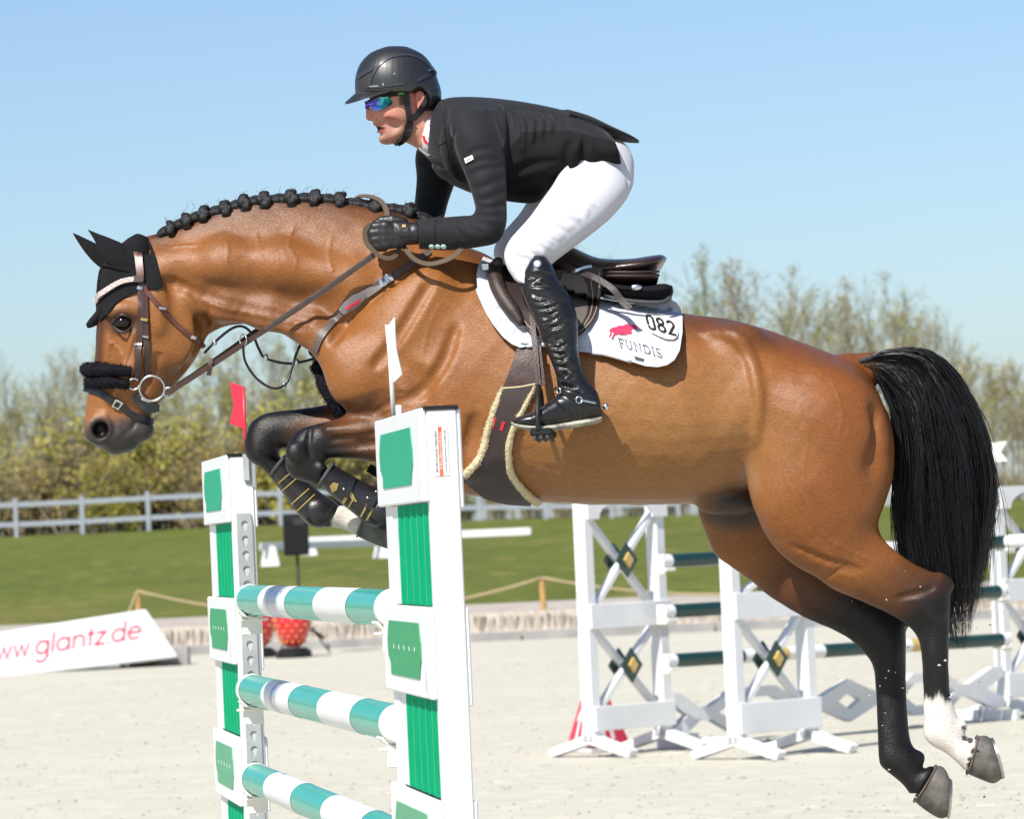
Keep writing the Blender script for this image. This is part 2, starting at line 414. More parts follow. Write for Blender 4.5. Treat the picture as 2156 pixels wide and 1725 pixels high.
for a in (.4, 2.5, 4.6):
    mb = MB(); mb.tube([(c[0], 66, .62), (c[0] + .45 * math.cos(a), 66 + .45 * math.sin(a), .012)], .012, 6); mb.obj('leg', MT['black'], sp, smooth=True)
# ------------------------------------------------------------------ strawberry figures
def berry(px, py, Y, lab, sc=1.0):
    c = U(px, py, Y); t = thing('strawberry_figure', lab, 'strawberry figure', (c[0], Y, 0), 'strawberry figures at the arena edge')
    prof = [(0, .02), (.10, .03), (.16, .08), (.21, .17), (.26, .30), (.272, .40), (.25, .50), (.19, .57), (.10, .60), (0, .605)]
    z0 = .13; mb = MB()
    R = [[(c[0] + r * sc * math.cos(2 * math.pi * j / 24), Y + r * sc * math.sin(2 * math.pi * j / 24), z0 + z * sc) for j in range(24)] for r, z in prof[1:-1]]
    mb.rings(R); mb.obj('berry', M('strawberry_red', (.55, .012, .025), .25, coat=.6), t, smooth=True)
    sd = MB(); rr = np.random.default_rng(3)
    for i, (r, z) in enumerate([(.175, .10), (.212, .18), (.243, .26), (.266, .34), (.268, .42), (.248, .50)]):
        for j in range(12):
            a = 2 * math.pi * (j + .5 * (i % 2)) / 12; sd.sphere((c[0] + r * sc * math.cos(a), Y + r * sc * math.sin(a), z0 + z * sc), (.017, .017, .022), 6, 4)
    tag(sd.obj('seeds', M('strawberry_seed', (.75, .30, .05), .5), t, smooth=True), kind='stuff')
    mb = MB(); R = [[(c[0] + r * math.cos(2 * math.pi * j / 20), Y + r * math.sin(2 * math.pi * j / 20), z) for j in range(20)] for r, z in ((.26, .0), (.26, .09), (.22, .12), (.18, .145))]
    mb.rings(R); mb.obj('base', MT['black'], t, smooth=True, sharp=40)
    mb = MB(); 
    for j in range(7):
        a = 2 * math.pi * j / 7; d = np.array([math.cos(a), math.sin(a), 0]); e = np.array([-d[1], d[0], 0]); o_ = np.array([c[0], Y, z0 + .61])
        mb.prism([o_, o_ + d * .12 + e * .05 - (0, 0, .02), o_ + d * .24 - (0, 0, .09), o_ + d * .12 - e * .05 - (0, 0, .02)], (0, 0, .012))
    mb.obj('leaf_crown', M('berry_leaf', (.03, .12, .02), .5), t)
berry(617, 1335, 64.5, 'red strawberry figure with yellow seeds standing farther from the white post')
berry(543, 1338, 65.5, 'red strawberry figure half hidden by the far white standard')
mb = MB(); a = U(655, 1325, 65); b = U(682, 1345, 65); mb.tube([a, b], .025, 6)
o = mb.obj('cable_peg', MT['black'], smooth=True); tag(o, 'black stick lying against the right strawberry figure', 'stick')

# ------------------------------------------------------------------ stroke lettering
def arc(cx, cy, r, a0, a1, n=14, ry=None):
    ry = r if ry is None else ry
    return [(cx + r * math.cos(math.radians(a0 + (a1 - a0) * i / n)), cy + ry * math.sin(math.radians(a0 + (a1 - a0) * i / n))) for i in range(n + 1)]
def sans(ch):
    """geometric letters; x-height .5, ascender .74; returns (strokes, advance)"""
    r = .22; C = lambda: arc(.25, .25, r, 0, 360, 22)
    if ch == 'w': return [[(.03, .48), (.16, .02), (.30, .46), (.44, .02), (.57, .48)]], .66
    if ch == '.': return [[(.06, .0), (.06, .10)]], .17
    if ch == 'g': return [C(), [(.47, .48), (.47, -.06)] + arc(.25, -.06, r, 0, -150, 10)], .60
    if ch == 'l': return [[(.05, .0), (.05, .74)]], .18
    if ch == 'a': return [C(), [(.47, .48), (.47, .0)]], .60
    if ch == 'n': return [[(.05, .0), (.05, .48)], [(.05, .27)] + arc(.24, .28, .19, 180, 0, 12) + [(.43, .0)]], .54
    if ch == 't': return [[(.13, .66), (.13, .0)], [(.0, .46), (.27, .46)]], .32
    if ch == 'z': return [[(.02, .46), (.36, .46), (.02, .03), (.38, .03)]], .44
    if ch == 'd': return [C(), [(.47, .74), (.47, .0)]], .60
    if ch == 'e': return [[(.03, .26), (.47, .26)] + arc(.25, .25, r, 3, 318, 20)], .56
    return [], .3
def serif(ch):
    s = .06
    if ch == 'F': return [[(.14, 0), (.14, .7)], [(.04, 0), (.26, 0)], [(.04, .7), (.48, .7), (.48, .6)], [(.14, .37), (.38, .37)], [(.38, .43), (.38, .31)]], .54
    if ch == 'U': return [[(.12, .7), (.12, .2)] + arc(.32, .2, .2, 180, 360, 12) + [(.52, .7)], [(.03, .7), (.22, .7)], [(.44, .7), (.61, .7)]], .68
    if ch == 'N': return [[(.12, 0), (.12, .7), (.56, .0), (.56, .7)], [(.03, 0), (.21, 0)], [(.02, .7), (.14, .7)], [(.47, .7), (.65, .7)]], .72
    if ch == 'D': return [[(.14, 0), (.14, .7)], [(.04, .7), (.26, .7)] + arc(.26, .35, .34, 90, -90, 14, .35) + [(.04, 0)]], .70
    if ch == 'I': return [[(.14, 0), (.14, .7)], [(.04, 0), (.24, 0)], [(.04, .7), (.24, .7)]], .32
    if ch == 'S': return [arc(.24, .52, .17, 40, 270, 12, .18) + arc(.24, .17, .18, 90, -150, 12, .17), [(.37, .70), (.37, .58)], [(.07, .0), (.07, .13)]], .5
    return [], .3
def digit(ch):
    if ch == '0': return [[(.06, .2), (.06, .5)] + arc(.22, .54, .16, 180, 0, 10) + [(.38, .2)] + arc(.22, .16, .16, 0, -180, 10)], .52
    if ch == '8': return [arc(.22, .53, .15, 0, 360, 18), arc(.22, .18, .17, 0, 360, 18)], .52
    if ch == '2': return [arc(.22, .52, .16, 170, -25, 12) + [(.06, .02), (.40, .02)]], .52
    return [], .3
def stroke_quads(pl, w):
    P = np.array(pl, float); T = np.gradient(P, axis=0)
    if len(P) == 2: T = np.array([P[1] - P[0]] * 2)
    # mitred joints
    nn = []
    for i in range(len(P)):
        d0 = P[i] - P[i - 1] if i else P[1] - P[0]; d1 = P[i + 1] - P[i] if i < len(P) - 1 else P[i] - P[i - 1]
        d0 = d0 / (np.linalg.norm(d0) + 1e-9); d1 = d1 / (np.linalg.norm(d1) + 1e-9)
        n0 = np.array([-d0[1], d0[0]]); n1 = np.array([-d1[1], d1[0]]); m_ = n0 + n1; l = np.linalg.norm(m_)
        m_ = n0 if l < .3 else m_ / l; nn.append(m_ / max(.45, m_ @ n0))
    nn = np.array(nn); A = P + nn * w / 2; B = P - nn * w / 2
    return A, B
def letter_mesh(text, font, w, place, sp=0.0):
    """place(u, v) -> 3D point; returns MB"""
    mb = MB(); x = 0
    for ch in text:
        st, adv = font(ch)
        for s in st:
            A, B = stroke_quads(s, w); V = []
            for a, b in zip(A, B): V += [place(x + a[0], a[1]), place(x + b[0], b[1])]
            mb.add(V, [(2 * i, 2 * i + 1, 2 * i + 3, 2 * i + 2) for i in range(len(A) - 1)])
        x += adv + sp
    return mb, x
def text_width(text, font, sp=0.0): return sum(font(c)[1] + sp for c in text)

# ------------------------------------------------------------------ white board with the web address
bl, br, tr, tl = U(-70, 1433, 61.8), U(373, 1380, 62.8), U(307, 1283, 63.7), U(-70, 1342, 62.9)
bn = nrm(np.cross(br - bl, tl - bl))
if bn[1] > 0: bn = -bn
_d = ray(307, 1283); tr = CAM + _d * (((bl - CAM) @ bn) / (_d @ bn))
board = thing('advertising_board', 'tilted white board with a red web address leaning at the arena edge', 'board', ((bl[0] + br[0]) / 2, 62.5, 0))
mb = MB(); mb.hexa([bl - bn * .05, br - bn * .05, tr - bn * .05, tl - bn * .05], [bl, br, tr, tl]); mb.obj('panel', MT['white'], board, bevel=.01)
ro = CAM
def on_board(x, y, off=.01):
    d = ray(x, y); t = ((bl + bn * off - CAM) @ bn) / (d @ bn); return CAM + d * t
e0, e1 = np.array([-48., 1399.]), np.array([299., 1344.])
tw = text_width('www.glantz.de', sans); ux = (e1 - e0) / tw; s_ = np.linalg.norm(ux); uy = np.array([.10, -1.0]) * s_ * 1.02
mb, _ = letter_mesh('www.glantz.de', sans, .075, lambda u, v: on_board(*(e0 + ux * u + uy * v)))
mb.obj('lettering', MT['inkred'], board)
for k in (.25, .8):
    p = bl + (br - bl) * k; q = tl + (tr - tl) * k; mb = MB(); m_ = (p + q * 2) / 3 - bn * .055
    mb.bar(m_, (m_[0], m_[1] + .35, 0.0), .06, .06); mb.obj('prop_leg', MT['kerb'], board)
mb = MB(); mb.box((U(325, 1390, 63)[0] + .05, 63.3, .13), (.42, 0, 0), (0, .2, 0), (0, 0, .13))
o = mb.obj('support_block', MT['kerb'], bevel=.01); tag(o, 'grey block under the raised right end of the white board', 'block')
# weeds under the raised end of the board
rng = np.random.default_rng(12); mb = MB(); wc = U(285, 1398, 62.7)
for i in range(160):
    p = np.array([wc[0] + (rng.random() - .5) * .5, 62.9 + rng.random() * .25, .0]); a = rng.random() * 6.28; h = .05 + .16 * rng.random(); w = .02 + .02 * rng.random()
    d = np.array([math.cos(a), math.sin(a), 0]) * .05; e = np.array([-math.sin(a), math.cos(a), 0]) * w
    t = p + d + (0, 0, h); mb.add([p + (0, 0, h * .3) - e * .3, t - e, t + d + (0, 0, .03), t + e], [(0, 1, 2, 3)])
o = mb.obj('weed', MT['leaf_g']); tag(o, 'small green weed growing under the white board', 'weed')
# ------------------------------------------------------------------ trees and shrubs
def tree_parts(seed, H, spread, dens, leaf, lsize=.11):
    r = np.random.default_rng(seed); tw = MB(); LV = []; LF = []
    def branch(p, d, L, rad, lvl):
        k = 4 if lvl < 2 else 3; P = [np.array(p)]; dd = np.array(d)
        for i in range(k):
            dd = nrm(dd + (r.random(3) - .5) * (.22 if lvl else .06) + np.array([0, 0, .12 if lvl else .03])); P.append(P[-1] + dd * L / k)
        P = np.array(P); R = np.linspace(rad, rad * (.35 if lvl < 3 else .3), k + 1)
        (trunk if lvl == 0 else tw).tube(P, R, 6 if lvl == 0 else (4 if lvl == 1 else 3), cap=False); return P
    trunk = MB()
    T = branch((0, 0, -.1), (0, 0, 1), H * .93, .03 + .0055 * H, 0)
    def at(P, t):
        i = min(int(t * (len(P) - 1)), len(P) - 2); f = t * (len(P) - 1) - i; return P[i] * (1 - f) + P[i + 1] * f
    tips = []
    nb = int(H * 3.0)
    for b in range(nb):
        t = .16 + .82 * (b + r.random()) / nb; az = r.random() * 6.28; el = .68 + .50 * t + .18 * r.random()
        L1 = spread * 1.15 * (1.22 - t * .9) * (.75 + .5 * r.random()) + .5
        d = np.array([math.cos(az) * math.cos(el), math.sin(az) * math.cos(el), math.sin(el)])
        B1 = branch(at(T, t), d, L1 * 1.5, .022 * (1.3 - t) + .008, 1)
        n2 = int(3 + L1 * 2.2)
        for c in range(n2):
            t2 = .2 + .8 * (c + r.random()) / n2; d2 = nrm(B1[-1] - B1[0] + (r.random(3) - .5) * np.linalg.norm(B1[-1] - B1[0]) * 1.3)
            B2 = branch(at(B1, t2), d2, .45 + .8 * r.random() * (1.2 - .5 * t2), .012, 2)
            for q in range(3):
                d3 = nrm(d2 + (r.random(3) - .5) * 1.1); B3 = branch(at(B2, .3 + .7 * r.random()), d3, .25 + .4 * r.random(), .007, 3); tips.append((B3, t))
    clump = r.random(3) * 10
    for B3, t in tips:
        c = B3[-1]; g = math.sin(c[0] * 2.1 + clump[0]) * math.sin(c[1] * 2.3 + clump[1]) * math.sin(c[2] * 1.5 + clump[2])
        nl = int(dens * (3.4 + 6.0 * g) * (1.35 - .6 * t) + r.random())
        for q in range(max(0, nl)):
            p = B3[0] + (B3[-1] - B3[0]) * r.random() * 1.1 + (r.random(3) - .5) * .30; a = nrm(r.random(3) - .5); b_ = nrm(np.cross(a, r.random(3) - .5)); s = lsize * (.7 + .8 * r.random())
            o = len(LV); LV += [p - a * s * .5, p + b_ * s * .32, p + a * s * .5, p - b_ * s * .32]; LF.append((o, o + 1, o + 2, o + 3))
    return trunk, tw, LV, LF
TREE = []
def make_tree(name, seed, H, spread, dens, leafm, lsize=.085):
    trunk, tw, LV, LF = tree_parts(seed, H, spread, dens, leafm, lsize)
    t = thing(name, 'x', 'tree', (0, 0, 0))
    trunk.obj('trunk', MT['bark'], t, smooth=True); tw.obj('branches', MT['bark'], t, smooth=True)
    mk('crown', LV, np.array(LF), leafm, t, smooth=False); return t
protos = [make_tree('bare_tree', 11, 9.0, 1.7, 1.3, MT['leaf_y']), make_tree('bare_tree', 23, 9.6, 1.9, 1.1, MT['leaf_o']),
          make_tree('bare_tree', 31, 8.6, 1.8, 1.9, MT['leaf_g']), make_tree('bare_tree', 47, 10.2, 1.7, .7, MT['leaf_y']),
          make_tree('bare_tree', 59, 8.2, 2.1, 2.3, MT['leaf_y'])]
HT = {0: 9.0, 1: 9.6, 2: 8.6, 3: 10.2, 4: 8.2}
# (picture x, crown top y, kind) left to right
spots = [(-40, 800, 0), (28, 778, 3), (95, 790, 0), (150, 765, 1), (205, 800, 4), (262, 790, 2), (330, 800, 0), (398, 780, 3), (455, 770, 4), (520, 745, 0),
         (585, 735, 1), (640, 730, 2), (700, 720, 0), (760, 700, 4), (1080, 620, 3), (1180, 600, 0), (1290, 520, 3), (1372, 600, 1), (1440, 600, 0), (1506, 556, 2), (1580, 552, 1), (1650, 578, 3), (1715, 580, 0),
         (1786, 590, 1), (1850, 590, 3), (1905, 588, 0), (1968, 640, 1), (2030, 655, 3), (2085, 720, 0), (2140, 745, 1), (2190, 720, 3)]
WORDS = {0: 'slender tree with sparse yellow young leaves', 1: 'twiggy tree with bronze buds', 2: 'tree with fresh green leaf clumps', 3: 'tall almost bare tree', 4: 'bushy tree with thick yellow leaves'}
used = set(); rng = np.random.default_rng(77)
near_words = ['left of the horse head', 'under the horse muzzle', 'seen between rein and chest', 'above the saddle cantle', 'above the horse croup', 'above the horse tail', 'at the right picture edge']
for i, (px, py, k) in enumerate(spots):
    Y = 152 + 9 * rng.random() + (6 if i % 2 else 0); z = float(bank_z(np.array([0.]), np.array([Y]))[0]); p = U(px, 1100, Y); top = U(px, py + (48 if px > 1000 else 10), Y)[2]
    sc = (top - z) / HT[k]
    zone = 0 if px < 170 else 1 if px < 420 else 2 if px < 800 else 3 if px < 1440 else 4 if px < 1800 else 5 if px < 2080 else 6
    ords = ['leftmost', 'second', 'third', 'fourth', 'fifth', 'sixth', 'seventh', 'eighth']
    nth = sum(1 for q in spots[:i] if (0 if q[0] < 170 else 1 if q[0] < 420 else 2 if q[0] < 800 else 3 if q[0] < 1440 else 4 if q[0] < 1800 else 5 if q[0] < 2080 else 6) == zone)
    lab = '%s, %s of the trees %s' % (WORDS[k], ords[nth], near_words[zone])
    if k in used: t = dup_tree(protos[k], (p[0], Y, z), rng.random() * 6.28, lab)
    else: t = protos[k]; used.add(k); t.location = (p[0], Y, z); t['label'] = lab
    t.scale = (sc * (.95 + .25 * rng.random()),) * 2 + (sc,); t['group'] = 'row of young trees behind the fence'
# second row of paler, thinner trees just behind: reads as one mass
def thicket():
    r = np.random.default_rng(404); V = []; Fc = []; tw = MB()
    for px in np.arange(-640, 2820, 26):
        Y = 168 + 6 * r.random(); z = float(bank_z(np.array([0.]), np.array([Y]))[0]); p = U(px + 20 * (r.random() - .5), 1100, Y)[0]
        top = np.interp(px, [-60, 430, 800, 1300, 1560, 1900, 2000, 2240], [835, 820, 760, 640, 620, 640, 720, 800]) + 60 * r.random()
        H = U(px, top, Y)[2] - z
        b = np.array([p, Y, z]); tw.tube([b, b + (.1 * r.random(), 0, H * .5), b + (.25 * (r.random() - .5), 0, H)], [.045, .03, .008], 4, cap=False)
        for k in range(26):
            t = .25 + .7 * r.random(); a = r.random() * 6.28; L = (1.25 - t) * 1.9; q = b + (0, 0, H * t); e = q + np.array([math.cos(a) * L * .55, math.sin(a) * L * .55, L * .9])
            tw.tube([q, (q + e) / 2 + (0, 0, -.08), e], [.016, .010, .004], 3, cap=False)
            for m in range(3):
                g = q + (e - q) * (.3 + .7 * r.random()); h = g + (r.random(3) - .5) * np.array([.8, .8, .5]) + (0, 0, .4); tw.tube([g, h], [.01, .004], 3, cap=False)
                for l in range(4):
                    c = g + (h - g) * r.random() + (r.random(3) - .5) * .25; aa = nrm(r.random(3) - .5) * .06; bb = nrm(np.cross(aa, r.random(3) - .5)) * .035
                    o = len(V); V += [c - aa, c + bb, c + aa, c - bb]; Fc.append((o, o + 1, o + 2, o + 3))
    o = tw.obj('thicket', MT['bark'], smooth=True); tag(o, 'twiggy mass of thin trees behind the front row', kind='stuff')
    o = mk('thicket_leaves', V, np.array(Fc), MT['leaf_y'], smooth=False); tag(o, 'thin haze of young leaves behind the front row', kind='stuff')
thicket()
# shrubs along the fence
def shrub_data(seed, dens):
    r = np.random.default_rng(seed); tw = MB(); V = []; Fc = []
    for k in range(46):
        a = r.random() * 6.28; el = .7 + .8 * r.random(); L = .8 + 1.3 * r.random(); b = np.array([(r.random() - .5) * .9, (r.random() - .5) * .7, -.05]); d = np.array([math.cos(a) * math.cos(el), math.sin(a) * math.cos(el), math.sin(el)])
        e = b + d * L; tw.tube([b, (b + e) / 2 + (0, 0, .08), e], [.018, .012, .005], 3, cap=False)
        for m in range(5):
            g = b + (e - b) * (.25 + .75 * r.random()); h = g + (r.random(3) - .5) * .7 + (0, 0, .18); tw.tube([g, h], [.008, .003], 3, cap=False)
            for l in range(dens):
                c = g + (h - g) * r.random() + (r.random(3) - .5) * .3; aa = nrm(r.random(3) - .5) * .042; bb = nrm(np.cross(aa, r.random(3) - .5)) * .030
                o = len(V); V += [c - aa, c + bb, c + aa, c - bb]; Fc.append((o, o + 1, o + 2, o + 3))
    return tw, V, Fc
sh = []
for s, dn, lm in ((1, 17, 'leaf_y'), (2, 11, 'leaf_g'), (3, 22, 'leaf_y'), (4, 7, 'leaf_o')):
    tw, V, Fc = shrub_data(s, dn); t = thing('shrub', 'x', 'shrub', (0, 0, 0)); tw.obj('stems', MT['bark'], t, smooth=True); mk('foliage', V, np.array(Fc), MT[lm], t, smooth=False); sh.append(t)
cnt_ = {}; first = set(); SW = {0: 'yellow green shrub', 1: 'thin dull green shrub', 2: 'dense bright yellow shrub', 3: 'nearly bare brown shrub'}
sx = list(np.arange(-30, 900, 37)) + list(np.arange(905, 1480, 72)) + [2020, 2075, 2130]
for i, px in enumerate(sx):
    k = int(rng.integers(0, 4)) if px < 1000 else 3; Y = 146 + 6 * rng.random(); p = U(px, 1100, Y); z = float(bank_z(p[0:1], np.array([Y]))[0])
    side = 'below the horse head' if px < 330 else 'left of the far white standard' if px < 440 else 'behind the folded forelegs' if px < 820 else 'behind the near white standard' if px < 1000 else 'under the horse belly' if px < 1500 else 'behind the horse tail'
    ords = ['leftmost', 'second', 'third', 'fourth', 'fifth', 'sixth', 'seventh', 'eighth', 'ninth', 'tenth', 'eleventh', 'twelfth', 'thirteenth', 'fourteenth']; cnt_[side] = cnt_.get(side, -1) + 1
    lab = '%s, %s of those %s' % (SW[k], ords[cnt_[side]], side)
    if k in first: t = dup_tree(sh[k], (p[0], Y, z), rng.random() * 6.28, lab)
    else: t = sh[k]; first.add(k); t.location = (p[0], Y, z); t['label'] = lab
    s = (.95 + .75 * rng.random()) * (1.0 if px < 900 else .5); t.scale = (s * 1.25, s * 1.1, s * (1.0 + .35 * rng.random())); t['group'] = 'shrubs along the paddock fence'
# ------------------------------------------------------------------ near jump: two wing standards and three striped poles
UP_ = np.array([0, 0, 1.])
def flat_holes(loops, place, d, mb):
    """outer polygon and holes in (u, v); thin plate of thickness vector d"""
    pts = [place(*p) for l in loops for p in l]
    tr = geometry.tessellate_polygon([[Vector((p[0], p[1], 0)) for p in l] for l in loops]); n = len(pts); d = np.asarray(d)
    F = [tuple(t) for t in tr] + [tuple(i + n for i in t[::-1]) for t in tr]; o = 0
    for l in loops:
        k = len(l); F += [(o + i, o + (i + 1) % k, n + o + (i + 1) % k, n + o + i) for i in range(k)]; o += k
    mb.add(pts + [p + d for p in pts], F)

ZP = [(.22, .455), (.70, .935), (1.18, 1.405), (1.662, 1.89)]
def standard(lab, A, B, T, track):
    """A near left foot of the wing, B far left one (plan), T thickness to the right"""
    A = np.array([A[0], A[1], 0.]); B = np.array([B[0], B[1], 0.]); u = nrm(B - A); L = np.linalg.norm(B - A); w = np.array([u[1], -u[0], 0.])
    t = thing('jump_standard', lab, 'jump standard', (A + u * L / 2 + w * T / 2), 'white and green wing standards of the near jump'); up = np.array([0, 0, 1.])
    P = lambda s, q, z: A + u * s + w * q + up * z
    def bx(mb, s0, s1, q0, q1, z0, z1): mb.hexa([P(s0, q0, z0), P(s1, q0, z0), P(s1, q1, z0), P(s0, q1, z0)], [P(s0, q0, z1), P(s1, q0, z1), P(s1, q1, z1), P(s0, q1, z1)])
    for (s0, s1) in ((0, .05), (L - .13, L)):
        mb = MB(); bx(mb, s0, s1, .008, T, .06, 1.885); mb.obj('post', MT['stand'], t, bevel=.004)
    mb = MB(); bx(mb, -.004, .12, .0, T + .004, 1.8852, 1.894); mb.obj('cap', MT['black'], t)
    mb = MB(); bx(mb, L - .17, L + .004, .0, T + .004, 1.8852, 1.894); mb.obj('cap', MT['black'], t)
    for i, (z0, z1) in enumerate(ZP):
        mb = MB(); bx(mb, .004, L + .02, -.0095, .0079, z0, z1); mb.obj('panel', MT['stand'], t, bevel=.004)
        mb = MB(); bx(mb, .004, L + .02, T + .0005, T + .010, z0 - .02, z1 - .004); mb.obj('panel', MT['stand'], t, bevel=.004)
        # notched green plate
        hz = (z1 - z0); a, b = .20 * L, .88 * L; c = .025 * L
        pl = [(a + c, z0 + hz * .20), (b - c, z0 + hz * .20), (b - c, z0 + hz * .33), (b + c, z0 + hz * .42), (b + c * 1.3, z0 + hz * .60), (b + c * .4, z0 + hz * .72), (b - .6 * c, z0 + hz * .82), (a, z0 + hz * .82), (a - .3 * c, z0 + hz * .72), (a - 1.2 * c, z0 + hz * .60), (a - 1.1 * c, z0 + hz * .42), (a, z0 + hz * .33)]
        mb = MB(); mb.prism([P(s, -.0097, z) for s, z in pl], -w * .0025); mb.obj('plate', MT['plate_a' if i == 3 else 'plate_b' if i == 2 else 'plate_c'], t)
        if i != 3:
            mb = MB()
            for k in range(5):
                s = a + (b - a) * (.14 + .17 * k); bx(mb, s, s + .010, -.0130, -.0123, z0 + hz * .50, z0 + hz * .55)
            tag(mb.obj('paint_chips', MT['stand'], t), kind='stuff')
    zg = [(.06, .22)] + [(ZP[i][1], ZP[i + 1][0]) for i in range(3)]
    for z0, z1 in zg:
        mb = MB(); bx(mb, .05, L - .13, T * .5, T, z0, z1); mb.obj('back_board', MT['stand'], t)
        a, b = .052, L - .25; k = 5; st = (b - a) / k
        mb = MB(); bx(mb, b + .004, L - .131, .012, T * .49, z0 + .002, z1 - .002); mb.obj('frame_strip', MT['stand'], t)
        for j in range(k):
            s0, s1 = a + j * st, a + (j + 1) * st - .006; mb = MB(); z0_, z1_ = z0 + .002, z1 - .002
            q_ = [(s0, .0150), (s1 - .012, .0095), (s1, .0130), (s1, T * .49), (s0, T * .49)]
            mb.prism([P(s, q, z0_) for s, q in q_], UP_ * (z1_ - z0_)); so_ = mb.obj('slat', MT['green'], t)
            mb = MB(); mb.prism([P(s, q, z0_) for s, q in ((s1 - .0135, .0094), (s1 - .0105, .0091), (s1 - .0070, .0100), (s1 - .0085, .0120))], UP_ * (z1_ - z0_)); mb.obj('slat_glint_strip', MT['green_glint'], so_)  # thin strip added along each slat to carry the painted edge highlight
    # feet
    for s in (.06, L - .06):
        mb = MB(); mb.bar(P(s, -.36, .035), P(s, T + .36, .035), .07, .07); mb.obj('foot', MT['stand'], t, bevel=.006)
    if track:  # keyhole track on the face towards the pole
        e = lambda q, z: P(-.0035, q, z)
        q0, q1 = .022, T - .012; ql = q1 - q0; mb = MB()
        outer = [(q0, .2), (q1, .2), (q1, 1.655), (q1 - .004, 1.69), (q0, 1.69)]
        holes = []; z = 1.655
        while z > .26:
            c = (q0 + q1) / 2; R = ql * .215; h = [(c + R * math.sin(math.radians(a)), z + R * .95 * math.cos(math.radians(a))) for a in range(-120, 121, 24)]
            h += [(c + R * .45, z - R * 1.9), (c, z - R * 2.2), (c - R * .45, z - R * 1.9)]; holes.append(h[::-1]); z -= .0508
        flat_holes([outer] + holes, e, -u * .006, mb); mb.obj('track', MT['steel'], t)
        mb = MB(); bx(mb, -.0030, -.0005, q0 + .002, q1 - .002, .2, 1.688); mb.obj('track_back', M('track_back_grey', (.46, .50, .52), .6), t)
    return t, P, L
A1 = U(903, 1145, 10.83); B1 = U(809, 1149, 11.8); C1 = U(487, 1163, 15.1); D1 = U(438.6, 1166, 16.05)
T1, T2 = .082, .086
near_std, PN, LN = standard('white wing standard nearest the camera with green slats and a white flag', A1, B1, T1, False)
far_std, PF, LF_ = standard('white wing standard with keyhole track beyond the striped poles, carrying a red flag', C1, D1, T2, True)

# poles
CAP_Y0, CAP_Y1 = 14.98, 11.86
def pole(cl, cr, bands, lab):
    """cl, cr: picture centre of far and near end"""
    a = U(cl[0], cl[1], CAP_Y0); b = U(cr[0], cr[1], CAP_Y1); d = nrm(b - a); L = np.linalg.norm(b - a)
    ts = np.linspace(0, 1, 400); px = np.array([proj(a + (b - a) * t)[0] - .0505 * FOC / (a + (b - a) * t)[1] * .96 for t in ts])
    cuts = [0.] + [float(np.interp(x, px, ts)) for x, _ in bands] + [1.]
    mats = [MT['white'], MT['teal'], MT['silver']]; mb = MB(); r = .0505; s = nrm(np.cross(d, (0, 0, 1))); q = np.cross(s, d); n = 32
    ring = lambda t, rr=r: [a + (b - a) * t + rr * (math.cos(2 * math.pi * j / n) * s + math.sin(2 * math.pi * j / n) * q) for j in range(n)]
    names = [k for _, k in bands]; seq = ['w'] + names
    for i in range(len(cuts) - 1):
        m = {'w': 0, 't': 1, 's': 2}[seq[i]]; k = 3; rr = r + {'w': .0008, 't': 0, 's': .0002}[seq[i]]
        mb.rings([ring(cuts[i] + (cuts[i + 1] - cuts[i]) * j / k, rr) for j in range(k + 1)], cap=False, m=m)
    o = mk('jump_pole', mb.v, mb.f, mats, None, True, fm=mb.m); tag(o, lab, 'jump pole', 'striped poles of the near jump')
    for t0, sg in ((0, -1), (1, 1)):
        c = MB(); e = a + (b - a) * t0; R = [[e + d * sg * k + rr * (math.cos(2 * math.pi * j / n) * s + math.sin(2 * math.pi * j / n) * q) for j in range(n)] for k, rr in ((-.03, r + .0025), (.004, r + .0025), (.011, r - .003), (.012, .012))]
        c.rings(R); co = mk('end_cap', c.v, c.f, MT['white_plastic'], o, True); co.data.set_sharp_from_angle(angle=math.radians(35))
    return a, b, d
V1 = lambda zx, zy: (403 + .317 * zx, 1178 + .317 * zy)
b1 = [(V1(300, 0)[0], 't'), (V1(443, 0)[0], 'w'), (V1(500, 0)[0], 's'), (V1(568, 0)[0], 'w'), (V1(620, 0)[0], 't'), (V1(808, 0)[0], 'w'), (V1(1025, 0)[0], 't')]
b2 = [(V1(318, 0)[0], 't'), (V1(463, 0)[0], 'w'), (V1(525, 0)[0], 's'), (V1(562, 0)[0], 'w'), (V1(645, 0)[0], 't'), (V1(835, 0)[0], 'w'), (V1(1055, 0)[0], 't')]
b3 = [(V1(338, 0)[0], 't'), (V1(480, 0)[0], 'w'), (V1(660, 0)[0], 't'), (V1(860, 0)[0], 'w'), (V1(1115, 0)[0], 't')]
poles = [pole(V1(389, 271), V1(1352, 327), b1, 'topmost green and white pole with a silver band, resting in the upper cups'),
         pole(V1(399, 868), V1(1384, 1098), b2, 'middle green and white pole with a silver band'),
         pole(V1(424, 1459), V1(1412, 1868), b3, 'lowest green and white pole without a silver band')]
def cup(e, d, std, sg):
    """shallow cup under a pole end"""
    s = nrm(np.cross(d, (0, 0, 1))); q = np.array([0, 0, 1.]); mb = MB(); n = 12; r0, r1 = .0545, .0625
    for k in range(n):
        a0, a1 = [math.radians(215 + 110 * j / n) for j in (k, k + 1)]
        c = lambda rr, a: e + rr * (math.cos(a) * s + math.sin(a) * q)
        b4 = [c(r0, a0), c(r0, a1), c(r1, a1), c(r1, a0)]; D = -d * sg * .045
        mb.hexa([p - D * .3 for p in b4], [p + D * 1.6 for p in b4])
    mb.box(e - q * .085 + d * sg * .012, s * .034, d * .007, q * .030)
    mb.box(e - q * .066 + d * sg * .004, s * .055, d * .016, q * .004)
    return mb.obj('pole_cup', MT['white_plastic'], std, bevel=.002)
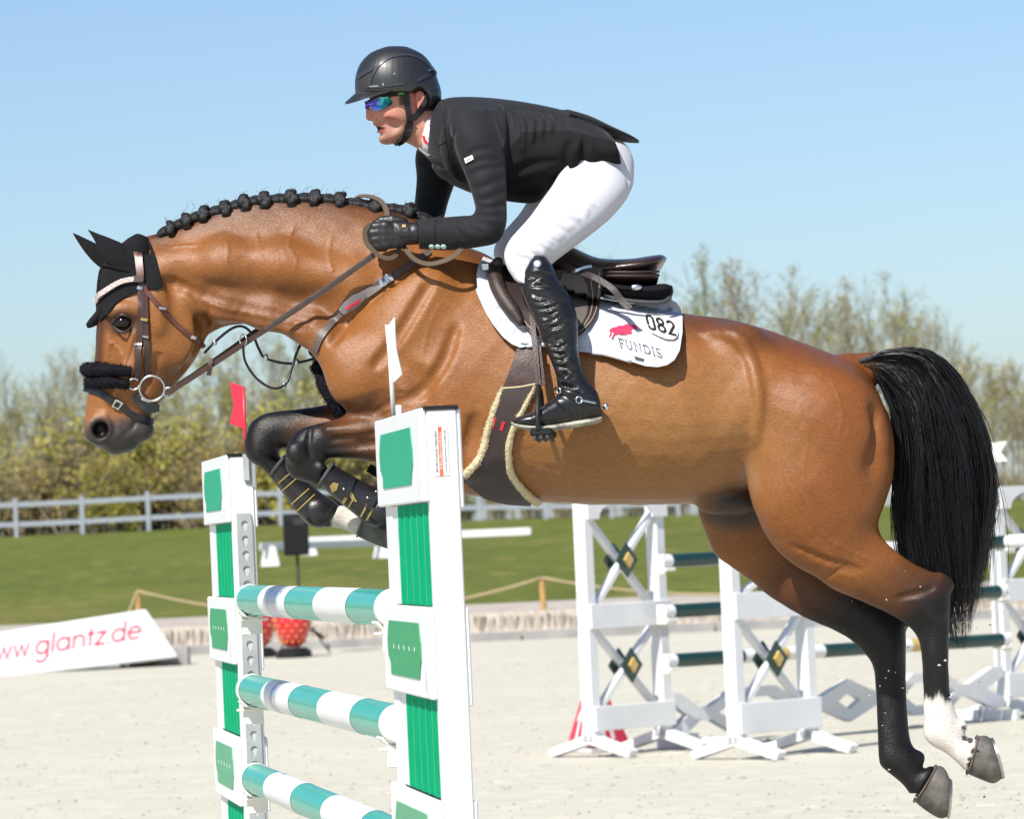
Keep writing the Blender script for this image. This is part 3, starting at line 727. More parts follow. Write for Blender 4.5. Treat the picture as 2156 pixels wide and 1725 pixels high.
for a, b, d in poles:
    cup(a + d * .03, d, far_std, -1); cup(b - d * .03, d, near_std, 1)
# flags
def flag(poly, stem, Y, mat, lab, th=.007):
    t = thing('boundary_flag', lab, 'flag', U(*stem[-1], Y)); mb = MB()
    mb.prism([U(x, y, Y) for x, y in poly], (th * .35, th, 0)); mb.obj('blade', mat, t)
    mb = MB(); a, b = U(*stem[0], Y + th * .5), U(*stem[-1], Y + th * .5); mb.tube([a, b], .0062, 8); mb.obj('rod', mat, t, smooth=True)
flag([(810.5, 684), (818.5, 684), (830.6, 667), (831.6, 700), (834, 736), (846, 788), (827.5, 806), (822, 806)], [(818, 686), (829, 884)], 11.72, MT['flagwhite'], 'white swallowtail flag on top of the near standard')
flag([(483.5, 805), (512.5, 814), (516, 905), (483.5, 892), (491.5, 855)], [(512.5, 816), (517.2, 966)], 15.16, MT['red'], 'red swallowtail flag on top of the far standard')
mb = MB(); c = PN(LN - .07, T1 * .5, 1.905); mb.box(c, (.014, 0, 0), (0, .014, 0), (0, 0, .022)); mb.obj('flag_socket', MT['white_plastic'], near_std, bevel=.003)
mb = MB(); mb.prism([PF(-.001, .052, 1.893), PF(-.001, .092, 1.893), PF(-.001, .092, 1.775), PF(-.001, .062, 1.79), PF(-.001, .052, 1.81)], -nrm(D1 - C1) * .003); mb.obj('flag_bracket', MT['steel'], far_std)
mb = MB(); mb.box(PF(-.010, .062, 1.845), (.011, 0, 0), (0, .006, 0), (0, 0, .045)); mb.obj('flag_socket', MT['steel'], far_std, bevel=.002)
# maker's sticker on the near face of the near standard (reads bottom to top)
nu = nrm(np.array([B1[0] - A1[0], B1[1] - A1[1], 0])); nw = np.array([nu[1], -nu[0], 0])
def sticker_pt(q, z, off): return PN(-off, q, z)
q0, q1, z0, z1 = .0215, .0575, 1.723, 1.842
mb = MB(); mb.prism([sticker_pt(q, z, .0012) for q, z in ((q0 - .0012, z0 - .0012), (q1 + .0012, z0 - .0012), (q1 + .0012, z1 + .0012), (q0 - .0012, z1 + .0012))], nu * .0008); mb.obj('sticker_border', M('sticker_border', (.45, .36, .30), .5), near_std)
mb = MB(); mb.prism([sticker_pt(q, z, .0018) for q, z in ((q0, z0), (q1, z0), (q1, z1), (q0, z1))], nu * .0004); mb.obj('sticker', MT['white'], near_std)
mb = MB(); mb.prism([sticker_pt(q, z, .0022) for q, z in ((q0 + .0125, z0), (q0 + .0215, z0), (q0 + .0215, z1), (q0 + .0125, z1))], nu * .0003); mb.obj('sticker_band', MT['orange'], near_std)
def font_text(txt, size, place, mat, name, parent, width=None):
    cu = bpy.data.curves.new('t', 'FONT'); cu.body = txt; cu.size = size; to = bpy.data.objects.new('t', cu); COL.objects.link(to)
    bpy.context.view_layer.update(); me = to.evaluated_get(bpy.context.evaluated_depsgraph_get()).to_mesh()
    P = np.array([v.co[:] for v in me.vertices]); Fc = [tuple(p.vertices) for p in me.polygons]; to.to_mesh_clear() if hasattr(to, 'to_mesh_clear') else None
    bpy.data.objects.remove(to); bpy.data.curves.remove(cu)
    k = width / (P[:, 0].max() - P[:, 0].min()) if width else 1.0
    return mk(name, [place(p[0] * k, p[1]) for p in P], Fc, mat, parent, False)
font_text('SPORTHAUS VERDEN', .0085, lambda u, v: sticker_pt(q0 + .0095 - v, z0 + .008 + u, .0026), MT['ink'], 'sticker_text', near_std, .100)
font_text('Hindernisbau', .0095, lambda u, v: sticker_pt(q0 + .0200 - v, z0 + .016 + u, .0026), MT['white'], 'sticker_text', near_std, .088)
font_text('www.sporthaus-verden.de', .0070, lambda u, v: sticker_pt(q0 + .0305 - v, z0 + .008 + u, .0026), MT['ink'], 'sticker_text', near_std, .104)

# ------------------------------------------------------------------ background jump: cross-braced standards, green poles, lattice filler
DL = nrm(np.array([2.35, 2.2, 0]))                     # line of the jump in plan
DN = np.array([DL[1], -DL[0], 0.])                     # towards the camera, to the right
UP = np.array([0, 0, 1.])
PT = .07
def xstandard(lab, foot_px, foot_py, boards, W=.66, H=1.66, arch=True, tracks=()):
    O = ground_at(foot_px, foot_py); t = thing('cross_braced_standard', lab, 'jump standard', O, 'white cross braced standards of the background jump')
    P = lambda s, n, z: O + DL * s + DN * n + UP * z
    def bx(name, s0, s1, n0, n1, z0, z1, m='white', bev=.004):
        mb = MB(); mb.hexa([P(s0, n0, z0), P(s1, n0, z0), P(s1, n1, z0), P(s0, n1, z0)], [P(s0, n0, z1), P(s1, n0, z1), P(s1, n1, z1), P(s0, n1, z1)]); return mb.obj(name, MT[m], t, bevel=bev)
    for s in (0, W - .085):
        bx('post', s, s + .085, -.055, .055, .10, H)
    for z0, z1 in boards: bx('board', -.012 + .02, W + .012, .0552, .080, z0, z1)
    # top board with an arch cut out
    if arch:
        z0, z1 = H - .17, H + .005; pl = [(.02, z0), (.10, z0)] + [(W / 2 + (W / 2 - .13) * math.cos(math.radians(a)), z0 + .135 * math.sin(math.radians(a))) for a in range(180, -1, -15)] + [(W - .08, z0), (W + .012, z0), (W + .012, z1), (.02, z1)]
        mb = MB(); mb.prism([P(s, .0552, z) for s, z in pl], DN * .025); mb.obj('arch_board', MT['white'], t)
    # cross braces and diamonds
    lv = sorted([b for b in boards] + ([(H - .17, H)] if arch else []))
    for (a0, a1), (b0, b1) in zip(lv[:-1], lv[1:]):
        zlo, zhi = a1 - .02, b0 + .02; zm = (zlo + zhi) / 2
        for k, (sa, sb, n_) in enumerate(((.10, W - .10, .012), (W - .10, .10, -.030))):
            mb = MB(); mb.bar(P(sa, n_, zlo), P(sb, n_, zhi), .036, .062, up=DN); mb.obj('brace', MT['white'], t)
        for n_, th in ((.056, .014), (-.070, .014)):
            dm = [P(W / 2 - .105, n_, zm), P(W / 2, n_, zm - .125), P(W / 2 + .105, n_, zm), P(W / 2, n_, zm + .125)]
            mb = MB(); mb.prism(dm, DN * th); mb.obj('diamond', MT['dgreen'], t)
        dm = [P(W / 2 - .042, .0702, zm), P(W / 2, .0702, zm - .055), P(W / 2 + .042, .0702, zm), P(W / 2, .0702, zm + .055)]
        mb = MB(); mb.prism(dm, DN * .022); mb.obj('gold_boss', MT['gold'], t)
    # splayed feet under both posts
    for s in (.0425, W - .0425):
        for sg in (-1, 1):
            mb = MB(); c0 = P(s, sg * .02, 0); hw = DL * .0425
            a = [P(s, sg * .0, .170), P(s, sg * .0, .095), P(s, sg * .39, .0), P(s, sg * .42, .055)]
            mb.hexa([p - hw for p in a], [p + hw for p in a]); mb.obj('foot', MT['white'], t, bevel=.004)
    for s0, n_ in tracks:
        bx('track', s0, s0 + .004, -.02, .02, .3, H - .1, 'steel', 0)
    return t, P
std1, P1 = xstandard('tall white cross braced standard with an arched top, beside the red marker', 1240, 1597, [(.185, .36), (.905, 1.08)], W=.80, H=1.85, tracks=())
std2, P2 = xstandard('white cross braced standard half hidden by the horse hind legs', 1545, 1602, [(.175, .385), (.95, 1.13)], W=.80, H=1.55, arch=True)
rs, PR = xstandard('white cross braced standard at the right edge, behind the tail', 2110, 1513, [(.16, .35), (.905, 1.08)], arch=True, W=.80, H=1.80, tracks=((-.0045, 0),))
# poles from the tall standard to the right one
def bg_pole(x0, y0, x1, y1, bands, lab, Ya=31.75, Yb=34.2):
    a = U(x0, y0, Ya); b = U(x1, y1, Yb); d = nrm(b - a); s = nrm(np.cross(d, UP)); q = np.cross(s, d); n = 20; r = .05
    mb = MB(); ts = [0] + [k for k, _ in bands] + [1]; mt = [0] + [{'w': 0, 'g': 1, 'o': 2}[m] for _, m in bands]
    rg = lambda t: [a + (b - a) * t + r * (math.cos(2 * math.pi * j / n) * s + math.sin(2 * math.pi * j / n) * q) for j in range(n)]
    for i in range(len(ts) - 1): mb.rings([rg(ts[i]), rg(ts[i + 1])], cap=False, m=mt[i])
    mb.rings([rg(-.006), rg(0)], m=0); mb.rings([rg(1.), rg(1.006)], m=0)
    o = mk('rail_pole', mb.v, mb.f, [MT['white'], MT['dgreen'], MT['gold']], None, True, fm=mb.m); o.data.set_sharp_from_angle(angle=math.radians(40))
    tag(o, lab, 'jump pole', 'dark green and white poles of the background jump'); return a, b, d
BB = [(.02, 'g'), (.21, 'w'), (.30, 'o'), (.335, 'w'), (.44, 'g'), (.615, 'w'), (.70, 'o'), (.735, 'w'), (.80, 'g'), (.985, 'w')]
bp = [bg_pole(1393, 1183, 2122, 1141, [(.02, 'g'), (.21, 'w'), (.30, 'o'), (.335, 'w'), (.44, 'g'), (.615, 'w'), (.70, 'o'), (.735, 'w'), (.80, 'g'), (.998, 'w')], 'upper dark green and white pole in the background'),
      bg_pole(1398, 1289, 2110, 1246, BB, 'middle dark green and white pole in the background'),
      bg_pole(1403, 1393, 2116, 1347, BB, 'lower dark green and white pole in the background')]
for a, b, d in bp:
    for e, st, sg in ((a + d * .03, std1, -1), (b - d * .03, rs, 1)):
        mb = MB(); s = nrm(np.cross(d, UP)); mb.box(e - UP * .058, s * .06, d * .05, UP * .012); mb.box(e - UP * .02 + d * sg * .05, s * .045, d * .012, UP * .07)
        mb.obj('pole_cup', MT['white_plastic'], st, bevel=.004)
# long top pole carried on to the right of the right standard
a = U(2122, 1141, 33.2); b = U(2330, 1128, 32.6); mb = MB(); mb.tube([a, b], .05, 16); o = mb.obj('rail_pole', MT['white'], smooth=True, sharp=40); tag(o, 'white pole end running out of the picture on the right', 'jump pole')
# lattice filler plank with square holes
f0 = np.array([P1(.80, 0, 0)[0], P1(.80, 0, 0)[1], 0]); f1 = np.array([PR(-.03, 0, 0)[0], PR(-.03, 0, 0)[1], 0.])
fl = np.linalg.norm(f1 - f0); fd = (f1 - f0) / fl; fn = np.array([fd[1], -fd[0], 0])
fil = thing('filler_plank', 'long white lattice filler of diamonds standing low on the sand under the green poles', 'jump filler', (f0 + f1) / 2)
cells = [(.0, .075, 'a'), (.075, .39, 'h'), (.39, .635, 'd'), (.635, .885, 'h'), (.885, 1., 'b')]; zc, h, nk = .245, .16, .048
for a, b, ty in cells:
    a, b = a * fl, b * fl - .004; c = (a + b) / 2; w = b - a
    if ty in 'dh':
        top = [(a, zc + nk), (a + w * .16, zc + nk), (c, zc + h), (b - w * .16, zc + nk), (b, zc + nk)] if ty == 'd' else [(a, zc + nk), (a + w * .10, zc + nk), (a + w * .30, zc + h), (b - w * .30, zc + h), (b - w * .10, zc + nk), (b, zc + nk)]
        hole = [(c - w * .14, zc), (c, zc - h * .42), (c + w * .14, zc), (c, zc + h * .42)] if ty == 'd' else [(a + w * .17, zc), (a + w * .33, zc - h * .55), (b - w * .33, zc - h * .55), (b - w * .17, zc), (b - w * .33, zc + h * .55), (a + w * .33, zc + h * .55)]
        loops = [top + [(x, 2 * zc - z) for x, z in top[::-1]], hole]
    elif ty == 'a': loops = [[(b, zc - nk), (b, zc + nk), (a + w * .3, zc + h), (a, zc + h), (a, zc + h * .55), (a + w * .55, zc), (a, zc - h * .55), (a, zc - h), (a + w * .3, zc - h)]]
    else: loops = [[(a, zc - nk), (a, zc + nk), (b - w * .3, zc + h), (b, zc + h), (b, zc + h * .5), (b - w * .5, zc), (b, zc - h * .5), (b, zc - h), (b - w * .3, zc - h)]]
    mb = MB(); flat_holes(loops, lambda s, z: f0 + fd * s + UP * z, fn * .06, mb); mb.obj('diamond_panel', MT['white'], fil)
for k in (.06, .94):
    mb = MB(); p = f0 + fd * fl * k; mb.bar(p - fn * .3 + UP * .04, p + fn * .36 + UP * .04, .06, .08); mb.obj('foot', MT['white'], fil, bevel=.004)
    mb = MB(); mb.box(p + UP * .06 + fn * .03, fd * .03, fn * .028, UP * .05); mb.obj('stub', MT['white'], fil)
# flag on the right standard
t = thing('boundary_flag', 'white swallowtail flag behind the tail at the right edge', 'flag', PR(.04, 0, 1.67)); mb = MB()
mb.prism([U(2082, 934, 33.2), U(2120, 929, 33.2), U(2106, 952, 33.2), U(2122, 971, 33.2), U(2084, 974, 33.2)], (.003, .012, 0)); mb.obj('blade', MT['flagwhite'], t)
mb = MB(); mb.tube([U(2084, 936, 33.2), U(2090, 1010, 33.2)], .012, 8); mb.obj('rod', MT['flagwhite'], t, smooth=True)
# red number marker behind the tall standard
O = ground_at(1256, 1584); mk_ = thing('number_marker', 'red three-sided marker with white figures behind the foot of the tall standard', 'marker', O)
ang = [math.radians(a) for a in (-98, 22, 142)]; R0, R1, Hm = .265, .125, .37
bs = [O + R0 * np.array([math.cos(a), math.sin(a), 0]) + UP * .05 for a in ang]; ts_ = [O + R1 * np.array([math.cos(a), math.sin(a), 0]) + UP * Hm for a in ang]
mb = MB(); mb.add(bs + ts_, [(0, 1, 4, 3), (1, 2, 5, 4), (2, 0, 3, 5), (3, 4, 5), (2, 1, 0)]); mb.obj('body', MT['red'], mk_)
mb = MB(); bb = [O + .285 * np.array([math.cos(a), math.sin(a), 0]) + UP * .035 for a in ang]; mb.prism(bb, -UP * .03); mb.obj('base', MT['white'], mk_)
for (i, j) in ((2, 0), (0, 1)):
    nn = nrm(np.cross(bs[j] - bs[i], ts_[i] - bs[i])); nn = nn if nn @ ((bs[i] + bs[j]) / 2 - O) > 0 else -nn
    fp = lambda u, v: (bs[i] * (1 - u) + bs[j] * u) * (1 - v) + (ts_[i] * (1 - u) + ts_[j] * u) * v + nn * .004
    mb = MB()
    for cx in (.34, .60):
        poly = [(cx - .05, .12), (cx + .05, .12), (cx + .05, .86), (cx - .03, .86), (cx - .15, .66), (cx - .15, .52), (cx - .05, .60)]
        mb.prism([fp(*p) for p in poly], nn * .002)
    mb.obj('figure', MT['white'], mk_)
# ------------------------------------------------------------------ volume modelling
class Vox:
    BG = .07
    def __init__(s, lo, hi, h):
        s.lo = np.array(lo, float); s.h = h; s.n = np.ceil((np.array(hi) - s.lo) / h).astype(int) + 1
        s.D = np.full(s.n, s.BG, np.float32)
    def reg(s, lo, hi):
        a = np.clip(np.floor((np.array(lo) - s.lo) / s.h).astype(int), 0, s.n - 1); b = np.clip(np.ceil((np.array(hi) - s.lo) / s.h).astype(int) + 1, 1, s.n)
        sl = tuple(slice(i, j) for i, j in zip(a, b))
        ax = [(s.lo[i] + s.h * np.arange(a[i], b[i])).astype(np.float32) for i in range(3)]
        return sl, ax[0][:, None, None], ax[1][None, :, None], ax[2][None, None, :]
    def put(s, sl, d, k, sub=False):
        D = s.D[sl]
        if sub: d = -d; h = np.maximum(k - np.abs(D - d), 0) / k; s.D[sl] = np.maximum(D, d) + h * h * k * .25
        else: h = np.maximum(k - np.abs(D - d), 0) / k; s.D[sl] = np.minimum(D, d) - h * h * k * .25
    def ell(s, c, r, k=.02, R=None, sub=False):
        c = np.asarray(c, float); r = np.broadcast_to(np.asarray(r, float), (3,)); m = r.max() + k + s.h * 2
        sl, X, Y, Z = s.reg(c - m, c + m); X = X - c[0]; Y = Y - c[1]; Z = Z - c[2]
        if R is not None: X, Y, Z = [R[0][i] * X + R[1][i] * Y + R[2][i] * Z for i in range(3)]   # columns of R: local axes
        a = np.sqrt((X / r[0]) ** 2 + (Y / r[1]) ** 2 + (Z / r[2]) ** 2); b = np.sqrt((X / r[0] ** 2) ** 2 + (Y / r[1] ** 2) ** 2 + (Z / r[2] ** 2) ** 2)
        s.put(sl, np.clip(a * (a - 1) / np.maximum(b, 1e-6), -s.BG, s.BG), k, sub)
    def cap(s, P, r, k=.02, sub=False):
        """chain of capsules through P with radii r"""
        P = np.asarray(P, float); r = np.atleast_1d(np.asarray(r, float)); r = np.interp(np.linspace(0, 1, len(P)), np.linspace(0, 1, len(r)), r) if len(r) > 1 else np.full(len(P), r[0])
        for i in range(len(P) - 1):
            p, q = P[i], P[i + 1]; m = max(r[i], r[i + 1]) + k + s.h * 2
            sl, X, Y, Z = s.reg(np.minimum(p, q) - m, np.maximum(p, q) + m); d = q - p; L2 = d @ d + 1e-12
            t = np.clip(((X - p[0]) * d[0] + (Y - p[1]) * d[1] + (Z - p[2]) * d[2]) / L2, 0, 1)
            dist = np.sqrt((X - p[0] - t * d[0]) ** 2 + (Y - p[1] - t * d[1]) ** 2 + (Z - p[2] - t * d[2]) ** 2) - (r[i] + (r[i + 1] - r[i]) * t)
            s.put(sl, dist, k, sub)
    def rings(s, R, k=.02, sub=False):
        """closed loft through the rings R (n, m, 3)"""
        R = np.asarray(R, float); n, m = R.shape[:2]; V = np.concatenate([R.reshape(-1, 3), R[0].mean(0)[None], R[-1].mean(0)[None]])
        Q = [(i * m + j, i * m + (j + 1) % m, (i + 1) * m + (j + 1) % m, (i + 1) * m + j) for i in range(n - 1) for j in range(m)]
        T = [(n * m, (j + 1) % m, j) for j in range(m)] + [(n * m + 1, (n - 1) * m + j, (n - 1) * m + (j + 1) % m) for j in range(m)]
        tri = np.array([(a, b, c) for a, b, c, d in Q] + [(a, c, d) for a, b, c, d in Q] + T, np.uint32)
        sl, X, Y, Z = s.reg(V.min(0) - s.BG - s.h, V.max(0) + s.BG + s.h); o = np.array([a.start for a in sl])
        pts = ((V - s.lo) / s.h - o).astype(np.float32)
        hw = float(math.ceil(s.BG / s.h) + 1)
        g = vdb.FloatGrid.createLevelSetFromPolygons(pts, triangles=tri, transform=vdb.createLinearTransform(1.0), halfWidth=hw)
        A = np.zeros(s.D[sl].shape, np.float32); g.copyToArray(A)
        s.put(sl, np.clip(A * s.h, -s.BG, s.BG), k, sub)
    def blur(s, n=1):
        for _ in range(n):
            for ax in range(3):
                D = s.D; P = np.take(D, np.clip(np.arange(D.shape[ax]) + 1, 0, D.shape[ax] - 1), ax); Q = np.take(D, np.clip(np.arange(D.shape[ax]) - 1, 0, D.shape[ax] - 1), ax)
                s.D = (.5 * D + .25 * (P + Q)).astype(np.float32)
    def mesh(s, iso=0.0):
        g = vdb.FloatGrid(s.BG); g.copyFromArray(s.D); p, q = g.convertToQuads(isovalue=iso)
        return np.asarray(p, float) * s.h + s.lo, np.asarray(q, int)
    def sample(s, P):
        u = np.clip((np.asarray(P) - s.lo) / s.h, 0, s.n - 1.001); i = u.astype(int); f = (u - i)
        out = 0
        for a in (0, 1):
            for b in (0, 1):
                for c in (0, 1):
                    w = (f[:, 0] if a else 1 - f[:, 0]) * (f[:, 1] if b else 1 - f[:, 1]) * (f[:, 2] if c else 1 - f[:, 2])
                    out = out + w * s.D[i[:, 0] + a, i[:, 1] + b, i[:, 2] + c]
        return out

def crom(A, sub):
    """Catmull-Rom through the rows of A"""
    A = np.asarray(A, float); n = len(A); out = []
    for i in range(n - 1):
        p0 = A[max(i - 1, 0)]; p1 = A[i]; p2 = A[i + 1]; p3 = A[min(i + 2, n - 1)]
        for k in range(sub):
            t = k / sub; out.append(.5 * (2 * p1 + (p2 - p0) * t + (2 * p0 - 5 * p1 + 4 * p2 - p3) * t * t + (3 * p1 - p0 - 3 * p2 + p3) * t ** 3))
    out.append(A[-1]); return np.array(out)

YH = 13.45
def loft_rings(st, sub=4, m=36, Y0=None):
    """stations (xa, ya, xb, yb, dy, b[, egg[, pw]]): two outline points in the picture, depth offset, half width"""
    Y0 = YH if Y0 is None else Y0
    A = np.array([list(s) + [0., 1.][len(s) - 6:] for s in st], float); A = crom(A, sub); R = []
    th = np.linspace(0, 2 * math.pi, m, endpoint=False); c, s_ = np.cos(th), np.sin(th)
    for xa, ya, xb, yb, dy, b, egg, pw in A:
        a0 = U(xa, ya, Y0 + dy); b0 = U(xb, yb, Y0 + dy); ce = (a0 + b0) / 2; e = (a0 - b0) / 2
        wv = np.sign(s_) * np.abs(s_) ** pw * max(b, .003) * (1 + egg * c)
        R.append(ce[None] + c[:, None] * e[None] + np.array([0, 1., 0])[None] * wv[:, None])
    return np.array(R)

def bvh(V, Q): return BVHTree.FromPolygons([tuple(v) for v in V], [tuple(int(i) for i in q) for q in Q])
CV = Vector(CAM.tolist())
def hit(tree, x, y, fallback=None):
    d = Vector(nrm(ray(x, y)).tolist()); l, n, i, t = tree.ray_cast(CV, d, 60)
    if l is None: return U(x, y, YH if fallback is None else fallback), None
    n = np.array(n); n = n if n @ np.array(d) < 0 else -n
    return np.array(l), n
def carve(v, tree, pts, r, lift, k, sub=True, both=True):
    """groove (or ridge) along a picture curve lying on the present surface; `lift` above it"""
    A = crom(np.array(pts, float), 4); P = []
    for x, y in A:
        h, n = hit(tree, x, y)
        if n is not None: P.append(h + n * lift)
    if len(P) < 2: return
    P = np.array(P); v.cap(P, r, k, sub)
    if both: P[:, 1] = 2 * YH - P[:, 1]; v.cap(P, r, k, sub)

# ------------------------------------------------------------------ the horse
HN = .16
lo = U(150, 1735, YH) - (0, .42, .03); hi = U(2125, 390, YH) + (.03, .42, .05)
hv = Vox(lo, hi, .0055)
torso = [(735, 720, 725, 850, 0, .12), (775, 620, 765, 905, 0, .19), (850, 545, 845, 985, 0, .235), (930, 522, 925, 1030, 0, .255, -.10), (1010, 533, 1010, 1046, 0, .27, -.12),
         (1100, 572, 1100, 1057, 0, .285, -.10), (1200, 613, 1200, 1061, 0, .30, -.06), (1310, 640, 1310, 1064, 0, .31, -.04), (1437, 660, 1437, 1062, 0, .30, -.02), (1520, 670, 1515, 1046, 0, .28),
         (1600, 689, 1585, 1030, 0, .275, .05), (1680, 719, 1660, 1040, 0, .29, .0), (1760, 749, 1740, 1050, 0, .28), (1815, 778, 1800, 1050, 0, .24), (1852, 835, 1842, 1030, 0, .18), (1872, 900, 1868, 985, 0, .10)]
hv.rings(loft_rings(torso), .02)
neck = [(296, 500, 402, 640, 0, .070, -.1), (345, 487, 430, 700, 0, .078, -.15), (400, 463, 466, 690, 0, .083, -.15), (455, 439, 505, 683, 0, .09, -.2), (525, 420, 550, 688, 0, .095, -.25),
        (605, 411, 605, 699, 0, .105, -.3), (695, 414, 650, 712, 0, .12, -.3), (790, 430, 690, 745, 0, .145, -.3), (870, 447, 715, 800, 0, .17, -.3), (950, 505, 745, 870, 0, .195, -.3), (1010, 550, 800, 920, 0, .20, -.3)]
hv.rings(loft_rings(neck), .05)
head = [(262, 520, 340, 560, 0, .07), (219, 568, 398, 608, 0, .090, -.05), (211, 620, 425, 655, 0, .098, -.05), (206, 672, 434, 700, 0, .095, .0), (201, 716, 429, 726, 0, .088, .1), (198, 762, 406, 766, 0, .078, .12),
        (192, 800, 379, 800, 0, .070, .1), (185, 836, 352, 833, 0, .064, .05), (180, 868, 328, 862, 0, .060), (177, 900, 316, 888, 0, .060), (181, 924, 318, 910, 0, .056), (203, 941, 300, 928, 0, .046), (230, 955, 285, 944, 0, .028), (240, 959, 270, 953, 0, .012)]
hv.rings(loft_rings(head), .025)
P_ = lambda x, y, dy: U(x, y, YH + dy)
def mir(f):
    for sg in (-1, 1): f(sg)
# head details
for sg in (-1, 1):
    hv.ell(P_(360, 700, sg * .055), (.105, .038, .105), .03)                  # cheek
    hv.ell(P_(262, 655, sg * .088), (.055, .022, .03), .02)                   # brow
    hv.ell(P_(259, 679, sg * .108), (.030, .022, .020), .012, sub=True)       # eye socket
    hv.cap([P_(300, 742, sg * .088), P_(268, 790, sg * .074), P_(235, 840, sg * .062)], [.012, .012, .008], .03)   # facial crest
    hv.ell(P_(212, 905, sg * .046), (.052, .022, .050), .02)                  # nostril rim
    hv.ell(P_(211, 905, sg * .066), (.024, .036, .0255), .008, sub=True)       # nostril
    hv.cap([P_(225, 935, sg * .05), P_(262, 925, sg * .058), P_(300, 893, sg * .064), P_(313, 872, sg * .066)], [.004, .004, .005, .004], .01, sub=True)   # mouth line
    hv.ell(P_(330, 640, sg * .100), (.030, .020, .085), .03)                  # jaw hinge
    hv.cap([P_(405, 625, sg * .07), P_(425, 680, sg * .06), P_(415, 735, sg * .058)], [.012, .014, .010], .03, sub=True)   # throat groove
hv.ell(P_(300, 905, 0), (.032, .04, .028), .02)                               # chin
# neck and shoulder muscles
for sg in (-1, 1):
    hv.cap([P_(345, 560, sg * .058), P_(470, 555, sg * .070), P_(600, 560, sg * .088), P_(740, 590, sg * .125)], [.030, .050, .054, .045], .06)     # upper neck
    hv.cap([P_(400, 625, sg * .056), P_(470, 645, sg * .072), P_(560, 662, sg * .085), P_(650, 690, sg * .11), P_(720, 745, sg * .14), P_(745, 800, sg * .16)], [.026, .034, .038, .045, .06, .06], .045)   # brachiocephalic
    hv.cap([P_(440, 610, sg * .115), P_(540, 630, sg * .138), P_(640, 650, sg * .155)], [.003, .006, .004], .045, sub=True)
    hv.ell(P_(850, 690, sg * .175), (.09, .06, .20), .06, R=np.array([[.80, 0, -.6], [0, 1, 0], [.6, 0, .80]]).T)   # shoulder blade
    hv.ell(P_(770, 790, sg * .165), (.11, .075, .11), .05)                    # point of shoulder
    hv.ell(P_(930, 850, sg * .205), (.15, .055, .14), .06)                    # triceps
    hv.cap([P_(835, 760, sg * .27), P_(880, 800, sg * .275), P_(900, 850, sg * .275)], [.006, .012, .006], .05, sub=True)
    hv.ell(P_(1000, 960, sg * .20), (.06, .05, .06), .05)                     # elbow
    pass
    # barrel, flank, quarters
    hv.ell(P_(1556, 712, sg * .170), (.06, .06, .035), .07)                    # hip bone
    hv.ell(P_(1515, 800, sg * .345), (.06, .05, .12), .08, sub=True)          # hollow of the flank
    hv.ell(P_(1745, 925, sg * .19), (.17, .105, .20), .07)                   # croup and thigh
    hv.ell(P_(1690, 1010, sg * .19), (.15, .10, .17), .06)
    hv.cap([P_(1840, 870, sg * .23), P_(1838, 980, sg * .25), P_(1815, 1080, sg * .22)], [.004, .007, .004], .06, sub=True)
hv.ell(P_(1540, 1062, 0), (.10, .05, .036), .03)                              # sheath
# hind legs
near_h = [(1640, 880, 1860, 880, -.11, .08), (1590, 1000, 1880, 985, -.15, .112), (1600, 1092, 1864, 1060, -.165, .112), (1628, 1150, 1850, 1098, -.165, .10), (1672, 1190, 1852, 1120, -.16, .088), (1715, 1215, 1862, 1138, -.155, .078),
          (1758, 1243, 1884, 1160, -.15, .068), (1807, 1265, 1918, 1184, -.145, .058), (1864, 1290, 1960, 1203, -.14, .050), (1905, 1314, 1991, 1216, -.135, .047), (1928, 1338, 2001, 1236, -.13, .046), (1939, 1370, 2000, 1300, -.128, .044),
          (1942, 1405, 1997.5, 1365, -.127, .038), (1944, 1440, 1997, 1418, -.126, .031), (1944, 1475, 2001, 1462, -.125, .029), (1944, 1512, 2011, 1494, -.124, .032), (1945, 1549, 2022, 1524, -.123, .037), (1960, 1569, 2028, 1536, -.122, .036),
          (1994, 1588, 2033, 1551, -.121, .032), (2018, 1610, 2046, 1555, -.120, .038), (2037, 1629, 2058, 1556, -.12, .044)]
hv.rings(loft_rings(near_h, 3), .05)
far_h = [(1500, 960, 1790, 900, .14, .10), (1478, 1030, 1800, 1010, .15, .115), (1470, 1080, 1780, 1080, .155, .11), (1490, 1135, 1765, 1100, .155, .10), (1508, 1172, 1740, 1090, .155, .092), (1547, 1199, 1715, 1098, .15, .085), (1583, 1225, 1720, 1125, .15, .078),
         (1620, 1257, 1735, 1152, .145, .070), (1690, 1299, 1785, 1198, .14, .058), (1763, 1332, 1845, 1240, .135, .050), (1799, 1354, 1882, 1270, .13, .047), (1828, 1386, 1903, 1300, .128, .046), (1839, 1412, 1908, 1345, .126, .044),
         (1842, 1440, 1907, 1395, .125, .036), (1845, 1470, 1908, 1445, .124, .030), (1847, 1520, 1911, 1505, .122, .029), (1848, 1568, 1917, 1560, .12, .032), (1850, 1602, 1931, 1586, .12, .037), (1858, 1618, 1937, 1603, .12, .036),
         (1896, 1648, 1945, 1621, .12, .031), (1912, 1668, 1958, 1614, .12, .036), (1926, 1686, 1970, 1616, .12, .042)]
hv.rings(loft_rings(far_h, 3), .03)
for sg, dx, dy_ in ((-1, 0, 0), (1, -92, 78)):                                # hocks, ergots
    hv.cap([P_(1995 + dx, 1232 + dy_, sg * .13), P_(1980 + dx, 1222 + dy_, sg * .135)], [.020, .02], .02)
    hv.cap([P_(1925 + dx, 1250 + dy_, sg * .165), P_(1965 + dx, 1300 + dy_, sg * .16)], [.012, .016], .03)
    hv.cap([P_(1985 + dx, 1330 + dy_, sg * .150), P_(1985 + dx, 1440 + dy_, sg * .142)], [.008, .007], .02)
hv.ell(P_(2024, 1530, -.123), (.018, .02, .02), .015)
